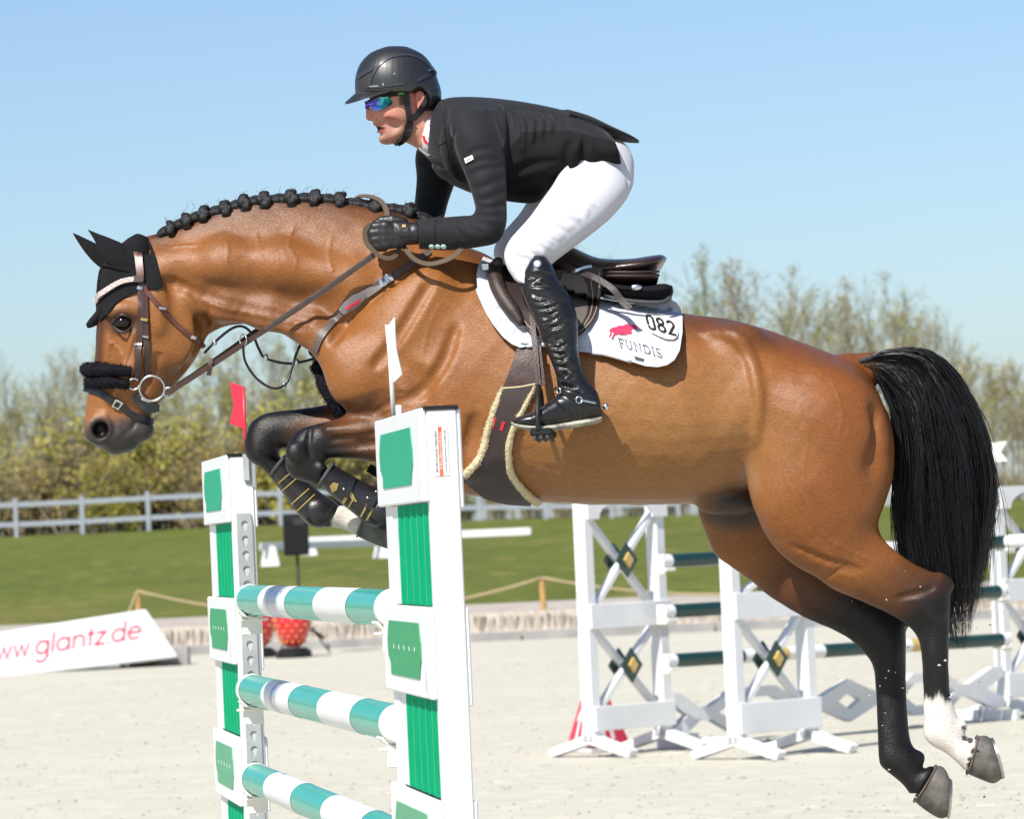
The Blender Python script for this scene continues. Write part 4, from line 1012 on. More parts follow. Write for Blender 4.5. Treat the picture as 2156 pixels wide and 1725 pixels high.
hv.ell(P_(1933, 1598, .12), (.02, .022, .022), .015)
# fore legs
near_f = [(880, 800, 960, 985, -.13, .09), (830, 842, 900, 988, -.14, .085), (775, 862, 830, 978, -.145, .066), (728, 877, 760, 969, -.145, .056), (684, 889, 712, 965, -.145, .049), (650, 899, 694, 965, -.145, .047), (625, 910, 688, 968, -.145, .048), (607, 932, 686, 972, -.145, .049),
          (601, 960, 685, 976, -.145, .048), (603, 988, 687, 981, -.145, .046), (616, 1007, 690, 985, -.144, .042), (645, 1016, 698, 991, -.142, .036), (676, 1028, 712, 1000, -.14, .030), (710, 1052, 742, 1020, -.138, .028), (745, 1074, 778, 1040, -.136, .030), (778, 1100, 815, 1055, -.134, .036), (800, 1118, 838, 1066, -.133, .036),
          (832, 1132, 860, 1088, -.132, .031), (858, 1150, 886, 1098, -.131, .040)]
hv.rings(loft_rings(near_f, 3), .04)
far_f = [(860, 780, 930, 975, .13, .09), (790, 846, 850, 975, .14, .075), (730, 851, 775, 966, .145, .062), (684, 853, 716, 960, .145, .055), (632, 861, 660, 954, .145, .05), (590, 866, 618, 948, .145, .048), (560, 871, 600, 945, .145, .048), (534, 884, 594, 944, .145, .049),
         (519, 909, 590, 948, .145, .05), (514, 942, 588, 955, .145, .048), (522, 968, 590, 965, .145, .045), (552, 988, 602, 972, .143, .038), (574, 1010, 618, 984, .14, .031), (602, 1050, 645, 1022, .138, .028), (630, 1085, 672, 1055, .136, .03), (655, 1105, 703, 1068, .134, .036), (682, 1110, 720, 1064, .133, .036),
         (715, 1113, 735, 1068, .132, .031), (752, 1128, 772, 1080, .131, .038)]
hv.rings(loft_rings(far_f, 3), .03)
for sg, Q in ((-1, [(690, 905), (760, 905), (830, 900)]), (1, [(600, 895), (660, 893), (720, 890)])):
    hv.cap([P_(x, y, sg * (.195 if sg < 0 else .19)) for x, y in Q], [.006, .014, .016], .03)
    hv.cap([P_(x, y + 28, sg * (.20 if sg < 0 else .195)) for x, y in Q], [.004, .007, .007], .02, sub=True)
hv.ell(P_(622, 955, -.19), (.028, .018, .032), .02); hv.ell(P_(675, 985, -.18), (.016, .014, .018), .015)
# tail dock
hv.cap([P_(1790, 775, 0), P_(1835, 772, 0), P_(1870, 790, 0)], [.045, .036, .028], .03)
hv.blur(1)
T1 = bvh(*hv.mesh())
fine = [  # (curve, radius, lift, blend, carve?) on the near side, mirrored to the far one
 ([(350, 590), (430, 622), (510, 646), (600, 664), (650, 672)], [.003, .007, .007, .004], .004, .024, 1),        # under the crest muscle
 ([(420, 640), (480, 662), (560, 676), (640, 690)], [.003, .006, .003], .003, .02, 1),
 ([(880, 560), (800, 612), (740, 665), (700, 720)], [.002, .005, .005, .002], .004, .03, 1),                   # in front of the shoulder
 ([(905, 600), (868, 660), (830, 720), (790, 770)], [.002, .004, .002], .003, .03, 1),
 ([(960, 690), (930, 770), (880, 830), (820, 850)], [.002, .005, .005, .002], .003, .03, 1),
 ([(1000, 880), (985, 940), (965, 990)], [.003, .008, .004], .003, .03, 1),
 ([(790, 868), (830, 846), (862, 842), (885, 856)], [.002, .005, .002], .002, .012, 1), ([(800, 880), (840, 860), (875, 860)], [.002, .004, .002], .002, .010, 1), ([(815, 832), (850, 828), (880, 838)], [.002, .004, .002], .002, .010, 1),
 ([(1480, 700), (1545, 706), (1575, 745), (1592, 800), (1598, 860), (1590, 930)], [.001, .003, .004, .003, .0015], -.0055, .03, 0),   # point of hip, flank line
 ([(1670, 1150), (1740, 1180), (1810, 1200)], [.002, .005, .002], .002, .018, 1), ([(1740, 1215), (1770, 1200), (1800, 1208)], [.002, .004, .002], .002, .012, 1),
 ([(700, 925), (750, 920), (800, 912)], [.002, .004, .003], .002, .014, 1), ([(690, 945), (740, 942), (795, 938)], [.002, .004, .003], .002, .012, 1), ([(655, 900), (650, 930), (655, 960)], [.002, .004, .002], .002, .014, 1),
 ([(1890, 1260), (1930, 1250), (1965, 1238)], [.002, .005, .002], .002, .016, 1),
 ([(404, 612), (428, 655), (430, 700), (412, 742), (385, 780)], [.002, .006, .006, .003], .004, .02, 1),        # edge of the jaw
 ([(338, 745), (318, 790), (300, 830)], [.002, .004, .002], .002, .014, 1), ([(282, 700), (270, 740), (256, 790), (240, 835)], [.002, .0045, .002], .000, .014, 0), ([(240, 700), (236, 740), (232, 790)], [.002, .004, .002], .002, .014, 1),
 ([(230, 872), (240, 890), (240, 915), (226, 930)], [.002, .004, .003], .002, .010, 1), ([(285, 880), (280, 900), (262, 915)], [.002, .003, .002], .002, .010, 1)]
rv = np.random.default_rng(31)
veins = [[(1010, 985), (1060, 962), (1130, 985), (1220, 1000), (1330, 990)], [(470, 500), (482, 525), (476, 552), (490, 578)], [(540, 490), (548, 520), (560, 548)], [(620, 480), (612, 515), (622, 545), (618, 575)], [(700, 500), (690, 540), (700, 572)], [(575, 520), (590, 548), (584, 575)],
         [(360, 525), (395, 520), (430, 512)], [(345, 545), (380, 548), (410, 540)], [(930, 640), (905, 690), (890, 745)], [(1680, 860), (1700, 920), (1690, 980), (1712, 1040)], [(310, 760), (330, 742), (352, 740)], [(230, 720), (246, 735), (258, 760), (262, 790)], [(840, 900), (880, 925), (930, 935), (965, 960)], [(1700, 1090), (1735, 1130), (1790, 1160), (1850, 1190)], [(740, 620), (725, 660), (700, 690)], [(1750, 800), (1770, 860), (1765, 920)]]
for q in veins: fine.append(([(x + rv.normal(0, 3), y + rv.normal(0, 3)) for x, y in q], [.0010, .0018, .0016, .0008], -.0004, .0055, 0))
for c_, r_, l_, k_, s_ in fine: carve(hv, T1, c_, r_, l_, k_, bool(s_))
# uneven flesh: long soft waves over the whole surface
gx, gy, gz = [hv.lo[i] + hv.h * np.arange(hv.n[i]) for i in range(3)]
wav = lambda a, b, c, ph: np.sin(gx * a + ph)[:, None, None] * np.sin(gy * b + ph * 1.7)[None, :, None] * np.sin(gz * c + ph * .6)[None, None, :]
hv.D += (.0013 * wav(19, 23, 27, .4) + .0011 * wav(41, 37, 33, 1.9) + .0006 * wav(88, 71, 79, .8)).astype(np.float32)
HV, HQ = hv.mesh()
hx, hy = proj(HV).T
near = HV[:, 1] < YH
sm = lambda a, b, x: np.clip((x - a) / (b - a + 1e-9), 0, 1) ** 2 * (3 - 2 * np.clip((x - a) / (b - a + 1e-9), 0, 1))
rngh = np.random.default_rng(2)
def lump(x, y, f, ph=0): return np.sin(x * f + ph) * np.sin(y * f * 1.3 + ph * 2.1) * .5 + np.sin(x * f * 2.3 - y * f * 1.1 + ph) * .3
BR = np.array([.255, .092, .021]); DK = np.array([.085, .029, .011]); BK = np.array([.0075, .0062, .0065]); WH = np.array([.72, .66, .60]); GR = np.array([.055, .042, .038])
C = np.tile(BR, (len(HV), 1))
def mixc(c, w):
    global C
    w = np.clip(w, 0, 1)[:, None]; C = C * (1 - w) + np.asarray(c) * w
j1 = lump(hx, hy, .021) * 14
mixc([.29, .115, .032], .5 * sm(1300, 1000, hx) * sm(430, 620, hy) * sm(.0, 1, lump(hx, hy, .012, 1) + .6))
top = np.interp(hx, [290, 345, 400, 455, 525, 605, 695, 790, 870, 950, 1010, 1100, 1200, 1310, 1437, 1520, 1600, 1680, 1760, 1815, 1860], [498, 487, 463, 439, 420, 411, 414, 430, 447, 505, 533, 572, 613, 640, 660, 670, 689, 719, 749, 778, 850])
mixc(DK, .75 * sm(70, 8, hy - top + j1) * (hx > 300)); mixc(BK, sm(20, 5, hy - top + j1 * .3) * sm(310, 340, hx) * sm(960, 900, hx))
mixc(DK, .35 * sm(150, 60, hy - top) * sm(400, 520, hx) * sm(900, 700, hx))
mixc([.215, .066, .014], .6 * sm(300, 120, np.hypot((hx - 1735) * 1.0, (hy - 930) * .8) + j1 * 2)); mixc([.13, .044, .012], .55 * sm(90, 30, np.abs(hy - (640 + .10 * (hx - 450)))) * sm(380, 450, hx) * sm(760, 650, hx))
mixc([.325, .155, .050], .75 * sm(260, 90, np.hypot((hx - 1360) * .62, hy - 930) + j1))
# belly and sheath
mixc(GR, .95 * sm(1430, 1530, hx + j1) * sm(1650, 1600, hx) * sm(1000, 1050, hy + j1) * sm(1125, 1085, hy + j1) * sm(.155, .10, np.abs(HV[:, 1] - YH)))
mixc([.29, .135, .048], .6 * sm(1000, 1060, hy) * sm(1050, 1100, hx) * sm(1500, 1420, hx) * (hy < 1075))
mixc([.34, .20, .11], .5 * sm(60, 10, np.hypot((hx - 1572) * 1.4, hy - 1010)))
# hind legs
lh = (hx > 1440) & (hy > 1050)
g1 = hx * .62 + hy * .78                                                     # runs down the gaskin
mixc(DK, .7 * sm(2060, 2130, g1 + j1) * (lh & near)); mixc(BK, sm(2115, 2215, g1 + j1 + np.where(hy < 1260, .25 * (1240 - hy), 0)) * (lh & near & (hx > 1760)))
mixc(DK, .8 * sm(1880, 1990, g1 + j1) * (lh & ~near)); mixc(BK, sm(1985, 2130, g1 + j1) * (lh & ~near & (hx > 1640)))
wj = 5 * np.sin(hx * .22) + 2.5 * np.sin(hx * .7) + 3 * (rngh.random(len(HV)) - .5)
mixc(WH, sm(1458, 1476, hy + wj - .35 * np.abs(hx - 1972)) * (near & (hx > 1930) & (hy > 1430)))
spot = (np.hypot(hx - 2043, hy - 1560) < 7) | (np.hypot(hx - 2050, hy - 1583) < 6) | (np.hypot(hx - 2045, hy - 1612) < 9) | (np.hypot(hx - 2030, hy - 1556) < 6) | (np.hypot(hx - 2042, hy - 1600) < 6) | (np.hypot(hx - 2028, hy - 1534) < 5)
mixc(BK, .9 * (spot & near & (hy > 1500)))
# fore legs
lf = ((hx < 900) & (hx > 495) & (np.abs(HV[:, 1] - YH) > .05)) * sm(835, 850, hy + j1 * .4 + .3 * (hx - 720) * (hx > 720))
pt = rngh.random(len(HV)) * 20
mixc(DK, .8 * sm(900, 760, hx + j1) * lf * near); mixc(BK, sm(745, 630, hx + j1 * 1.6 - 75 * sm(890, 965, hy)) * lf * near); mixc(BK, np.clip(sm(680, 645, hx + j1) + (hy > 985), 0, 1) * lf * near)
mixc(BK, sm(730, 580, hx + j1 - 60 * sm(885, 870, hy)) * lf * ~near); mixc(BK, sm(600, 570, hx) * lf * ~near); mixc(BK, (hy > 965) * (hx < 700) * lf * ~near)
mixc([.60, .55, .48], sm(692, 702, hx + j1 * .4) * lf * (~near & (hy > 1040))); mixc(BK, .85 * ((lump(hx, hy, .16, 2) > .12) & (hx > 762)) * lf * (~near & (hy > 1040)))
mixc(BK, ((hy > 1030) & (hx > 600)) * lf * near)
# head
hd = hx < 440
mixc(GR, 1.0 * sm(868, 905, hy + j1 * .8 + .30 * (hx - 240)) * hd * (hx < 345)); mixc([.028, .022, .022], .9 * sm(905, 945, hy + .1 * (hx - 230)) * hd)
mixc([.035, .026, .024], .95 * sm(34, 22, np.hypot(hx - 212, hy - 906)) * hd); mixc([.004, .002, .002], sm(20, 14, np.hypot(hx - 211, hy - 905)) * hd)
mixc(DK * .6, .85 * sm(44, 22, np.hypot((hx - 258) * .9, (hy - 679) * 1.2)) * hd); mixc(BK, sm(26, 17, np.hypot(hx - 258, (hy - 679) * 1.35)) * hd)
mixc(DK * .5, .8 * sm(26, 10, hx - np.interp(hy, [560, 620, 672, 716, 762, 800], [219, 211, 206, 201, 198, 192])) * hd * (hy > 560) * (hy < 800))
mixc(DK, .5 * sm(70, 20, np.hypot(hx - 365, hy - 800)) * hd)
# dapple and sweat streaks of the coat
C *= (1 + 0.05 * lump(hx, hy, .035, 1.7) + .03 * lump(hx, hy, .17, .4) + .05 * (rngh.random(len(HV)) - .5))[:, None]
MT['coat'] = M('bay_coat', (.3, .1, .03), .40, var=.24, vscale=170, attr=True, spec=.36, sheen=.0, bump=.5, bscale=260, stretch=(.4, 1, 1.6), bdist=.003)
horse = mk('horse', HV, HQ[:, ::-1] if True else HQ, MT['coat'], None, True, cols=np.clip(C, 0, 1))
tag(horse, 'bay horse with plaited black mane jumping over the green and white poles', 'horse')
# ------------------------------------------------------------------ working on a surface
HB = bvh(HV, HQ)
def cr(pts, step):
    """smooth picture curve sampled every `step` units"""
    A = crom(pts, 12); s = np.concatenate([[0], np.cumsum(np.linalg.norm(np.diff(A[:, :2], axis=0), axis=1))]); n = max(3, int(s[-1] / step) + 1)
    q = np.linspace(0, s[-1], n); return np.stack([np.interp(q, s, A[:, k]) for k in range(A.shape[1])], -1)
def shell(P, N, tris, off, th, name, mat, parent, mirror=None, smooth=True, Y0=None, joined=False):
    """closed sheet over surface points P with normals N"""
    P = np.asarray(P); N = np.asarray(N); n = len(P); off = np.broadcast_to(np.asarray(off, float), (n,))[:, None]; th = np.broadcast_to(np.asarray(th, float), (n,))[:, None]
    V = np.concatenate([P + N * off, P + N * (off - th)]); tris = [tuple(t) for t in tris]
    cnt = {}
    for t in tris:
        for i in range(len(t)):
            e = (t[i], t[(i + 1) % len(t)]); cnt[e] = cnt.get(e, 0) + 1
    F = tris + [tuple(i + n for i in t[::-1]) for t in tris]
    for (a, b) in cnt:
        if (b, a) not in cnt: F.append((a, a + n, b + n, b))
    far_copy = None
    if mirror is not None and not joined:
        W = V.copy(); W[:, 1] = 2 * mirror - W[:, 1]; far_copy = (W, [tuple(t[::-1]) for t in F])
    elif mirror is not None:
        m = len(V); W = V.copy(); W[:, 1] = 2 * mirror - W[:, 1]; V = np.concatenate([V, W]); F = F + [tuple(i + m for i in t[::-1]) for t in F]
    o = mk(name, V, F, mat, parent, smooth); o.data.set_sharp_from_angle(angle=math.radians(50))
    bm = bmesh.new(); bm.from_mesh(o.data); bmesh.ops.recalc_face_normals(bm, faces=bm.faces); bm.to_mesh(o.data); bm.free()
    if far_copy is not None: shell_far(far_copy, name, mat, parent, smooth)
    return o
def shell_far(fc_, name, mat, parent, smooth):
    o = mk(name, fc_[0], fc_[1], mat, parent, smooth); o.data.set_sharp_from_angle(angle=math.radians(50))
    bm = bmesh.new(); bm.from_mesh(o.data); bmesh.ops.recalc_face_normals(bm, faces=bm.faces); bm.to_mesh(o.data); bm.free()
def smooth_n(N, tris, it=3):
    N = np.array(N)
    E = np.array([(t[i], t[(i + 1) % len(t)]) for t in tris for i in range(len(t))])
    for _ in range(it):
        A = N.copy(); np.add.at(A, E[:, 0], N[E[:, 1]]); np.add.at(A, E[:, 1], N[E[:, 0]]); N = A / (np.linalg.norm(A, axis=1)[:, None] + 1e-9)
    return N
def surf(pts2, tree, Y0=YH, fill=None):
    P, N, miss = [], [], []
    for i, (x, y) in enumerate(pts2):
        p, n = hit(tree, x, y, Y0 if fill is None else fill)
        if n is None: miss.append(i); n = np.array([0, -1., 0])
        P.append(p); N.append(n)
    return np.array(P), np.array(N), miss
def patch(poly, step, tree, off, th, name, mat, parent=None, mirror=None, itn=4, offf=None, keep=False, fill=None, joined=False, viewn=False):
    B = np.array(poly, float); D = [];
    for i in range(len(B)):
        a, b = B[i], B[(i + 1) % len(B)]; k = max(1, int(np.linalg.norm(b - a) / step)); D += [a + (b - a) * j / k for j in range(k)]
    D = np.array(D); lo_, hi_ = D.min(0), D.max(0); nb = len(D)
    gx, gy = np.meshgrid(np.arange(lo_[0], hi_[0], step), np.arange(lo_[1], hi_[1], step)); gx = gx + (np.arange(gx.shape[0]) % 2)[:, None] * step * .5; G = np.stack([gx.ravel(), gy.ravel()], -1)
    ins = np.zeros(len(G), bool); x0, y0 = D[:, 0], D[:, 1]; x1, y1 = np.roll(x0, -1), np.roll(y0, -1)
    for i in range(nb):
        c = ((y0[i] > G[:, 1]) != (y1[i] > G[:, 1])); ins ^= c & (G[:, 0] < (x1[i] - x0[i]) * (G[:, 1] - y0[i]) / (y1[i] - y0[i] + 1e-12) + x0[i])
    G = G[ins]
    if len(G): G = G[np.sqrt(((G[:, None] - D[None]) ** 2).sum(-1)).min(1) > step * .45]
    A = np.concatenate([D, G]); r = geometry.delaunay_2d_cdt([Vector(p.tolist()) for p in A], [], [list(range(nb))], 1, 1e-4)
    A = np.array([v[:] for v in r[0]]); T = [tuple(t) for t in r[2]]
    P, N, miss = surf(A, tree, fill=fill); 
    if miss:   # beyond the outline: turn the normals outward
        pass
    N = smooth_n(N, T, itn)
    if viewn: N = np.array([-nrm(p - CAM) for p in P])
    o_ = off if offf is None else offf(A[:, 0], A[:, 1])
    # triangles must face the viewer
    a, b, c = P[[t[0] for t in T]], P[[t[1] for t in T]], P[[t[2] for t in T]]; fl = (np.cross(b - a, c - a) * N[[t[0] for t in T]]).sum(1) < 0; T = [t[::-1] if f else t for t, f in zip(T, fl)]
    return shell(P, N, T, o_, th, name, mat, parent, mirror, joined=joined)
def strap(pts, width, tree, off, th, name, mat, parent=None, mirror=None, step=6, across=3, fill=None, viewn=False):
    C_ = cr(pts, step); T = np.gradient(C_[:, :2], axis=0); T /= np.linalg.norm(T, axis=1)[:, None]; Nn = np.stack([-T[:, 1], T[:, 0]], -1); w = np.broadcast_to(np.asarray(width, float), (len(C_),)) if np.ndim(width) == 0 else np.interp(np.linspace(0, 1, len(C_)), np.linspace(0, 1, len(width)), width)
    A = np.concatenate([C_[:, :2] + Nn * (w * k)[:, None] for k in np.linspace(-.5, .5, across)]); n = len(C_)
    P, N, miss = surf(A, tree, fill=fill); F = [(k * n + i, k * n + i + 1, (k + 1) * n + i + 1, (k + 1) * n + i) for k in range(across - 1) for i in range(n - 1)]
    N = smooth_n(N, F, 3)
    if viewn: N = np.array([-nrm(q_ - CAM) for q_ in P])
    if (np.cross(P[1] - P[0], P[n] - P[0]) @ N[0]) < 0: F = [f[::-1] for f in F]
    return shell(P, N, F, off, th, name, mat, parent, mirror)
def ribbon(P3, width, th, name, mat, parent=None, face=None, smooth=True):
    """free strap through 3D points; `face` = direction the flat side looks"""
    P3 = crom(P3, 8); n = len(P3); T = np.gradient(P3, axis=0); T /= np.linalg.norm(T, axis=1)[:, None] + 1e-9
    face = np.array([0, -1., 0]) if face is None else np.asarray(face, float); V = []
    for i in range(n):
        f = face[min(i * len(face) // n, len(face) - 1)] if face.ndim == 2 else face
        a = nrm(np.cross(T[i], f)); b = np.cross(a, T[i]); w = width * .5; h = th * .5
        V += [P3[i] + a * w + b * h, P3[i] - a * w + b * h, P3[i] - a * w - b * h, P3[i] + a * w - b * h]
    F = [(i * 4 + j, i * 4 + (j + 1) % 4, (i + 1) * 4 + (j + 1) % 4, (i + 1) * 4 + j) for i in range(n - 1) for j in range(4)] + [(3, 2, 1, 0), tuple((n - 1) * 4 + j for j in range(4))]
    o = mk(name, V, F, mat, parent, smooth); o.data.set_sharp_from_angle(angle=math.radians(50)); return o
def torus(c, R, r, normal, name, mat, parent, a0=0, a1=360, n=32, sq=1.0, up=(0, 0, 1)):
    c = np.asarray(c); nn = nrm(normal); a = nrm(np.cross(nn, up)); b = np.cross(a, nn); P = [c + R * (math.cos(math.radians(t)) * a + sq * math.sin(math.radians(t)) * b) for t in np.linspace(a0, a1, n + 1)]
    mb = MB(); mb.tube(P, r, 8, cap=abs(a1 - a0) < 359); return mb.obj(name, mat, parent, smooth=True)
def fuzzy(pts3, rad, name, mat, parent, seed=0, n=14, amp=.25, sub=10, hair=900, hl=.014, flat=1.0):
    """lumpy fleece roll with short fibres, one mesh"""
    r = np.random.default_rng(seed); P = crom(pts3, sub); R = np.interp(np.linspace(0, 1, len(P)), np.linspace(0, 1, len(np.atleast_1d(rad))), np.atleast_1d(rad)); mb = MB(); mb.tube(P, R, n, flat=flat)
    V = np.array(mb.v); k = len(P) * n; ce = np.repeat(P, n, 0); d = V[:k] - ce; ang_ = np.repeat(np.arange(len(P)), n); V[:k] = ce + d * (1 + amp * (r.random(k) - .5) + .05 * np.sin(ang_ * .55 + 1.3 * np.sin(ang_ * .21)))[:, None]; mb.v = [tuple(v) for v in V]
    for _ in range(hair):
        i = int(r.integers(0, k)); p = np.array(mb.v[i]); dd = nrm(d[i] + (r.random(3) - .5) * np.linalg.norm(d[i]) * 1.6); s = nrm(np.cross(dd, r.random(3) - .5)) * hl * .22
        q = p + (r.random(3) - .5) * hl * 1.2 - dd * hl * .3; mb.add([q - s, q + s, q + dd * hl * (.6 + .9 * r.random())], [(0, 1, 2)])
    return mb.obj(name, mat, parent, smooth=False)

MT['hoof'] = M('hoof_horn', (.035, .032, .031), .6, var=.0, rgb2=(.13, .118, .10), vscale=26, fac=(.34, .72), bump=.3, bscale=60)
MT['shoe'] = M('horseshoe_steel', (.45, .44, .42), .35, metal=.9)
MT['hairblack'] = M('black_hair', (.0075, .0066, .0072), .36, spec=.5)
MT['plaithair'] = M('plaited_hair', (.009, .0082, .0088), .55, spec=.4, bump=.9, bscale=160, stretch=(1, 1, .35), bdist=.006)
MT['eye'] = M('horse_eye', (.010, .005, .003), .10, spec=.35)
MT['fabric_black'] = M('black_crochet', (.012, .012, .014), .85, bump=.8, bscale=420, spec=.2)
MT['leather'] = M('brown_leather', (.055, .026, .020), .38, var=.3, vscale=40, bump=.15, bscale=250)
MT['leather_red'] = M('red_brown_leather', (.11, .032, .024), .38, var=.2, vscale=40)
MT['leather_grey'] = M('worn_grey_leather', (.105, .075, .062), .5, var=.3, vscale=60)
MT['rein_web'] = M('brown_web_rein', (.105, .078, .055), .75, bump=.3, bscale=300, spec=.2)
MT['leather_black'] = M('black_leather', (.012, .011, .012), .33, bump=.12, bscale=200)
MT['fleece_black'] = M('black_fleece', (.010, .010, .013), .95, spec=.1)
MT['fleece_cream'] = M('cream_fleece', (.62, .53, .33), .95, var=.2, vscale=120)
MT['padwhite'] = M('white_quilted_cotton', (.55, .55, .58), .8, spec=.2, bump=.12, bscale=300)
MT['neoprene'] = M('dark_neoprene', (.05, .052, .058), .75, bump=.2, bscale=300)
MT['bling'] = M('browband_crystal', (.62, .52, .48), .25, metal=.4, bump=.6, bscale=400)
MT['goldprint'] = M('gold_print', (.36, .27, .085), .45, metal=.3)

# ------------------------------------------------------------------ hooves, eye, tail and mane: parts of the horse
def hoof(st, k):
    R = loft_rings(st, 4, 28); mb = MB(); mb.rings([list(r) for r in R]); h = mb.obj('hoof', MT['hoof'], horse, smooth=True, sharp=50)
    c = R[-1].mean(0); n = nrm(c - R[-4].mean(0)); mb = MB(); o_ = [p + (p - c) * .02 for p in R[-1]]; i_ = [c + (p - c) * .68 for p in R[-1]]
    mb.rings([o_, [p + n * .008 for p in o_], [p + n * .008 for p in i_], i_], cap=False, closed=True); mb.obj('horseshoe', MT['shoe'], h, smooth=True, sharp=40)
    R0 = R[0]; c0 = R0.mean(0); mb = MB(); P = [p + (p - c0) * .05 for p in R0]; mb.tube(P + P[:1], .0028, 6, cap=False); mb.obj('coronet', M('coronet_horn', (.16, .12, .095), .7, var=.5, vscale=50), h, smooth=True)
hoof([(2036, 1630, 2057, 1552, -.12, .046), (2064, 1642, 2067, 1550, -.12, .052), (2091, 1651, 2078, 1551, -.12, .057), (2109, 1641, 2085, 1556, -.12, .058)], 0)
hoof([(1925, 1688, 1970, 1614, .12, .046), (1948, 1707, 1981, 1614, .12, .052), (1977, 1724, 1991, 1622, .12, .057), (1993, 1722, 1999, 1640, .12, .058)], 1)
hoof([(752, 1130, 773, 1079, .131, .040), (790, 1147, 800, 1086, .131, .047), (826, 1160, 830, 1100, .131, .051)], 2)
hoof([(858, 1152, 887, 1097, -.131, .042), (896, 1166, 914, 1104, -.131, .049), (930, 1176, 944, 1116, -.131, .052)], 3)
for sg in (-1, 1):
    c = P_(259, 679, sg * .0805); mb = MB(); mb.sphere(c, (.027, .024, .022), 20, 14); mb.obj('eye', MT['eye'], horse, smooth=True)
    for (pts, w) in (([(236, 683), (245, 668), (259, 663), (273, 668), (281, 680)], .0055), ([(238, 686), (250, 697), (264, 699), (278, 688)], .004)):
        Q = [P_(x, y, sg * (.1035 - .00005 * (x - 259) ** 2)) for x, y in pts]; mb = MB(); mb.tube(crom(Q, 4), w, 8); mb.obj('eyelid', M('eyelid_skin', (.03, .018, .014), .45), horse, smooth=True)
def tail():
    r = np.random.default_rng(21); mb = MB()
    gin = np.array([(1822, 772), (1850, 800), (1874, 846), (1889, 900), (1897, 975), (1893, 1050), (1897, 1130), (1925, 1230), (1985, 1330)], float)
    gmid = np.array([(1812, 765), (1868, 752), (1925, 775), (1962, 850), (1984, 950), (1992, 1050), (1998, 1150), (2008, 1260), (2020, 1372)], float)
    gout = np.array([(1806, 760), (1868, 738), (1945, 737), (2008, 785), (2054, 870), (2075, 965), (2080, 1060), (2066, 1170), (2042, 1300)], float)
    G = [crom(g, 4) for g in (gin, gmid, gout)]; m = len(G[0])
    def curve(u):
        a, b, t = (G[0], G[1], u * 2) if u < .5 else (G[1], G[2], u * 2 - 1); return a * (1 - t) + b * t
    ncl = 130; cl = [(r.random(), r.normal(0, .030), .66 + .36 * r.random(), r.normal(0, 11)) for _ in range(ncl)]
    V = []; F = []
    for i in range(6500):
        c = cl[int(r.integers(0, ncl))]; u = np.clip(c[0] + r.normal(0, .032), 0, 1); K = curve(u); Lk = c[2] * (.88 + .14 * r.random())
        if r.random() < .03: Lk *= 1.06
        n = 15; q = np.linspace(0, min(Lk, 1) * (m - 1), n); P2 = np.stack([np.interp(q, np.arange(m), K[:, k]) for k in (0, 1)], -1); s = np.linspace(0, 1, n)
        wob = np.sin(s * 8 + c[3] * 2.0) * 6 * s ** .7 + np.sin(s * 15 + c[3] * 5.0) * 2.2 * s ** .5 + np.sin(s * (3 + 5 * r.random()) + r.random() * 6) * 4.5 * s; d0 = r.normal(0, .016); d1 = c[1] * 1.6 + r.normal(0, .018)
        fly = (r.normal(0, 22) if r.random() < .06 else r.normal(0, 3)) * s ** 2.5
        dy = (d0 * (1 - s) + d1 * s) * (1 - .2 * s) ; P3 = np.array([U(P2[k, 0] + wob[k] + c[3] * s[k] + fly[k], P2[k, 1] + (1 - s[k]) * r.normal(0, 1.2), YH + dy[k] - (.03 if u > .2 else .0) * math.sin(math.pi * s[k]) * r.random()) for k in range(n)])
        w = (.0008 + .0012 * r.random()) * np.interp(s, [0, .1, .7, 1], [.8, 1, .8, .15]); T = np.gradient(P3, axis=0); T /= np.linalg.norm(T, axis=1)[:, None]; ax = r.random(3) - .5
        a = np.cross(T, ax); a /= np.linalg.norm(a, axis=1)[:, None]; b = np.cross(T, a); o = len(V)
        for k in range(n):
            for j in range(3): V.append(P3[k] + w[k] * (math.cos(2.094 * j) * a[k] + math.sin(2.094 * j) * b[k]))
        F += [(o + k * 3 + j, o + k * 3 + (j + 1) % 3, o + (k + 1) * 3 + (j + 1) % 3, o + (k + 1) * 3 + j) for k in range(n - 1) for j in range(3)]
    # inner mass of the tail
    core = loft_rings([(1800, 757, 1822, 790, 0, .022), (1850, 746, 1858, 806, 0, .032), (1920, 760, 1885, 850, 0, .042), (1985, 830, 1905, 900, 0, .045), (2030, 930, 1925, 960, 0, .045), (2045, 1040, 1930, 1050, 0, .042), (2035, 1140, 1940, 1150, 0, .036), (2020, 1230, 1965, 1250, 0, .026), (2005, 1300, 1990, 1310, 0, .01)], 4, 20)
    o = len(V); k, n = core.shape[:2]; V += [p for q in core for p in q]; F += [(o + i * n + j, o + i * n + (j + 1) % n, o + (i + 1) * n + (j + 1) % n, o + (i + 1) * n + j) for i in range(k - 1) for j in range(n)]
    mk('tail', V, np.array(F), MT['hairblack'], horse, True)
tail()
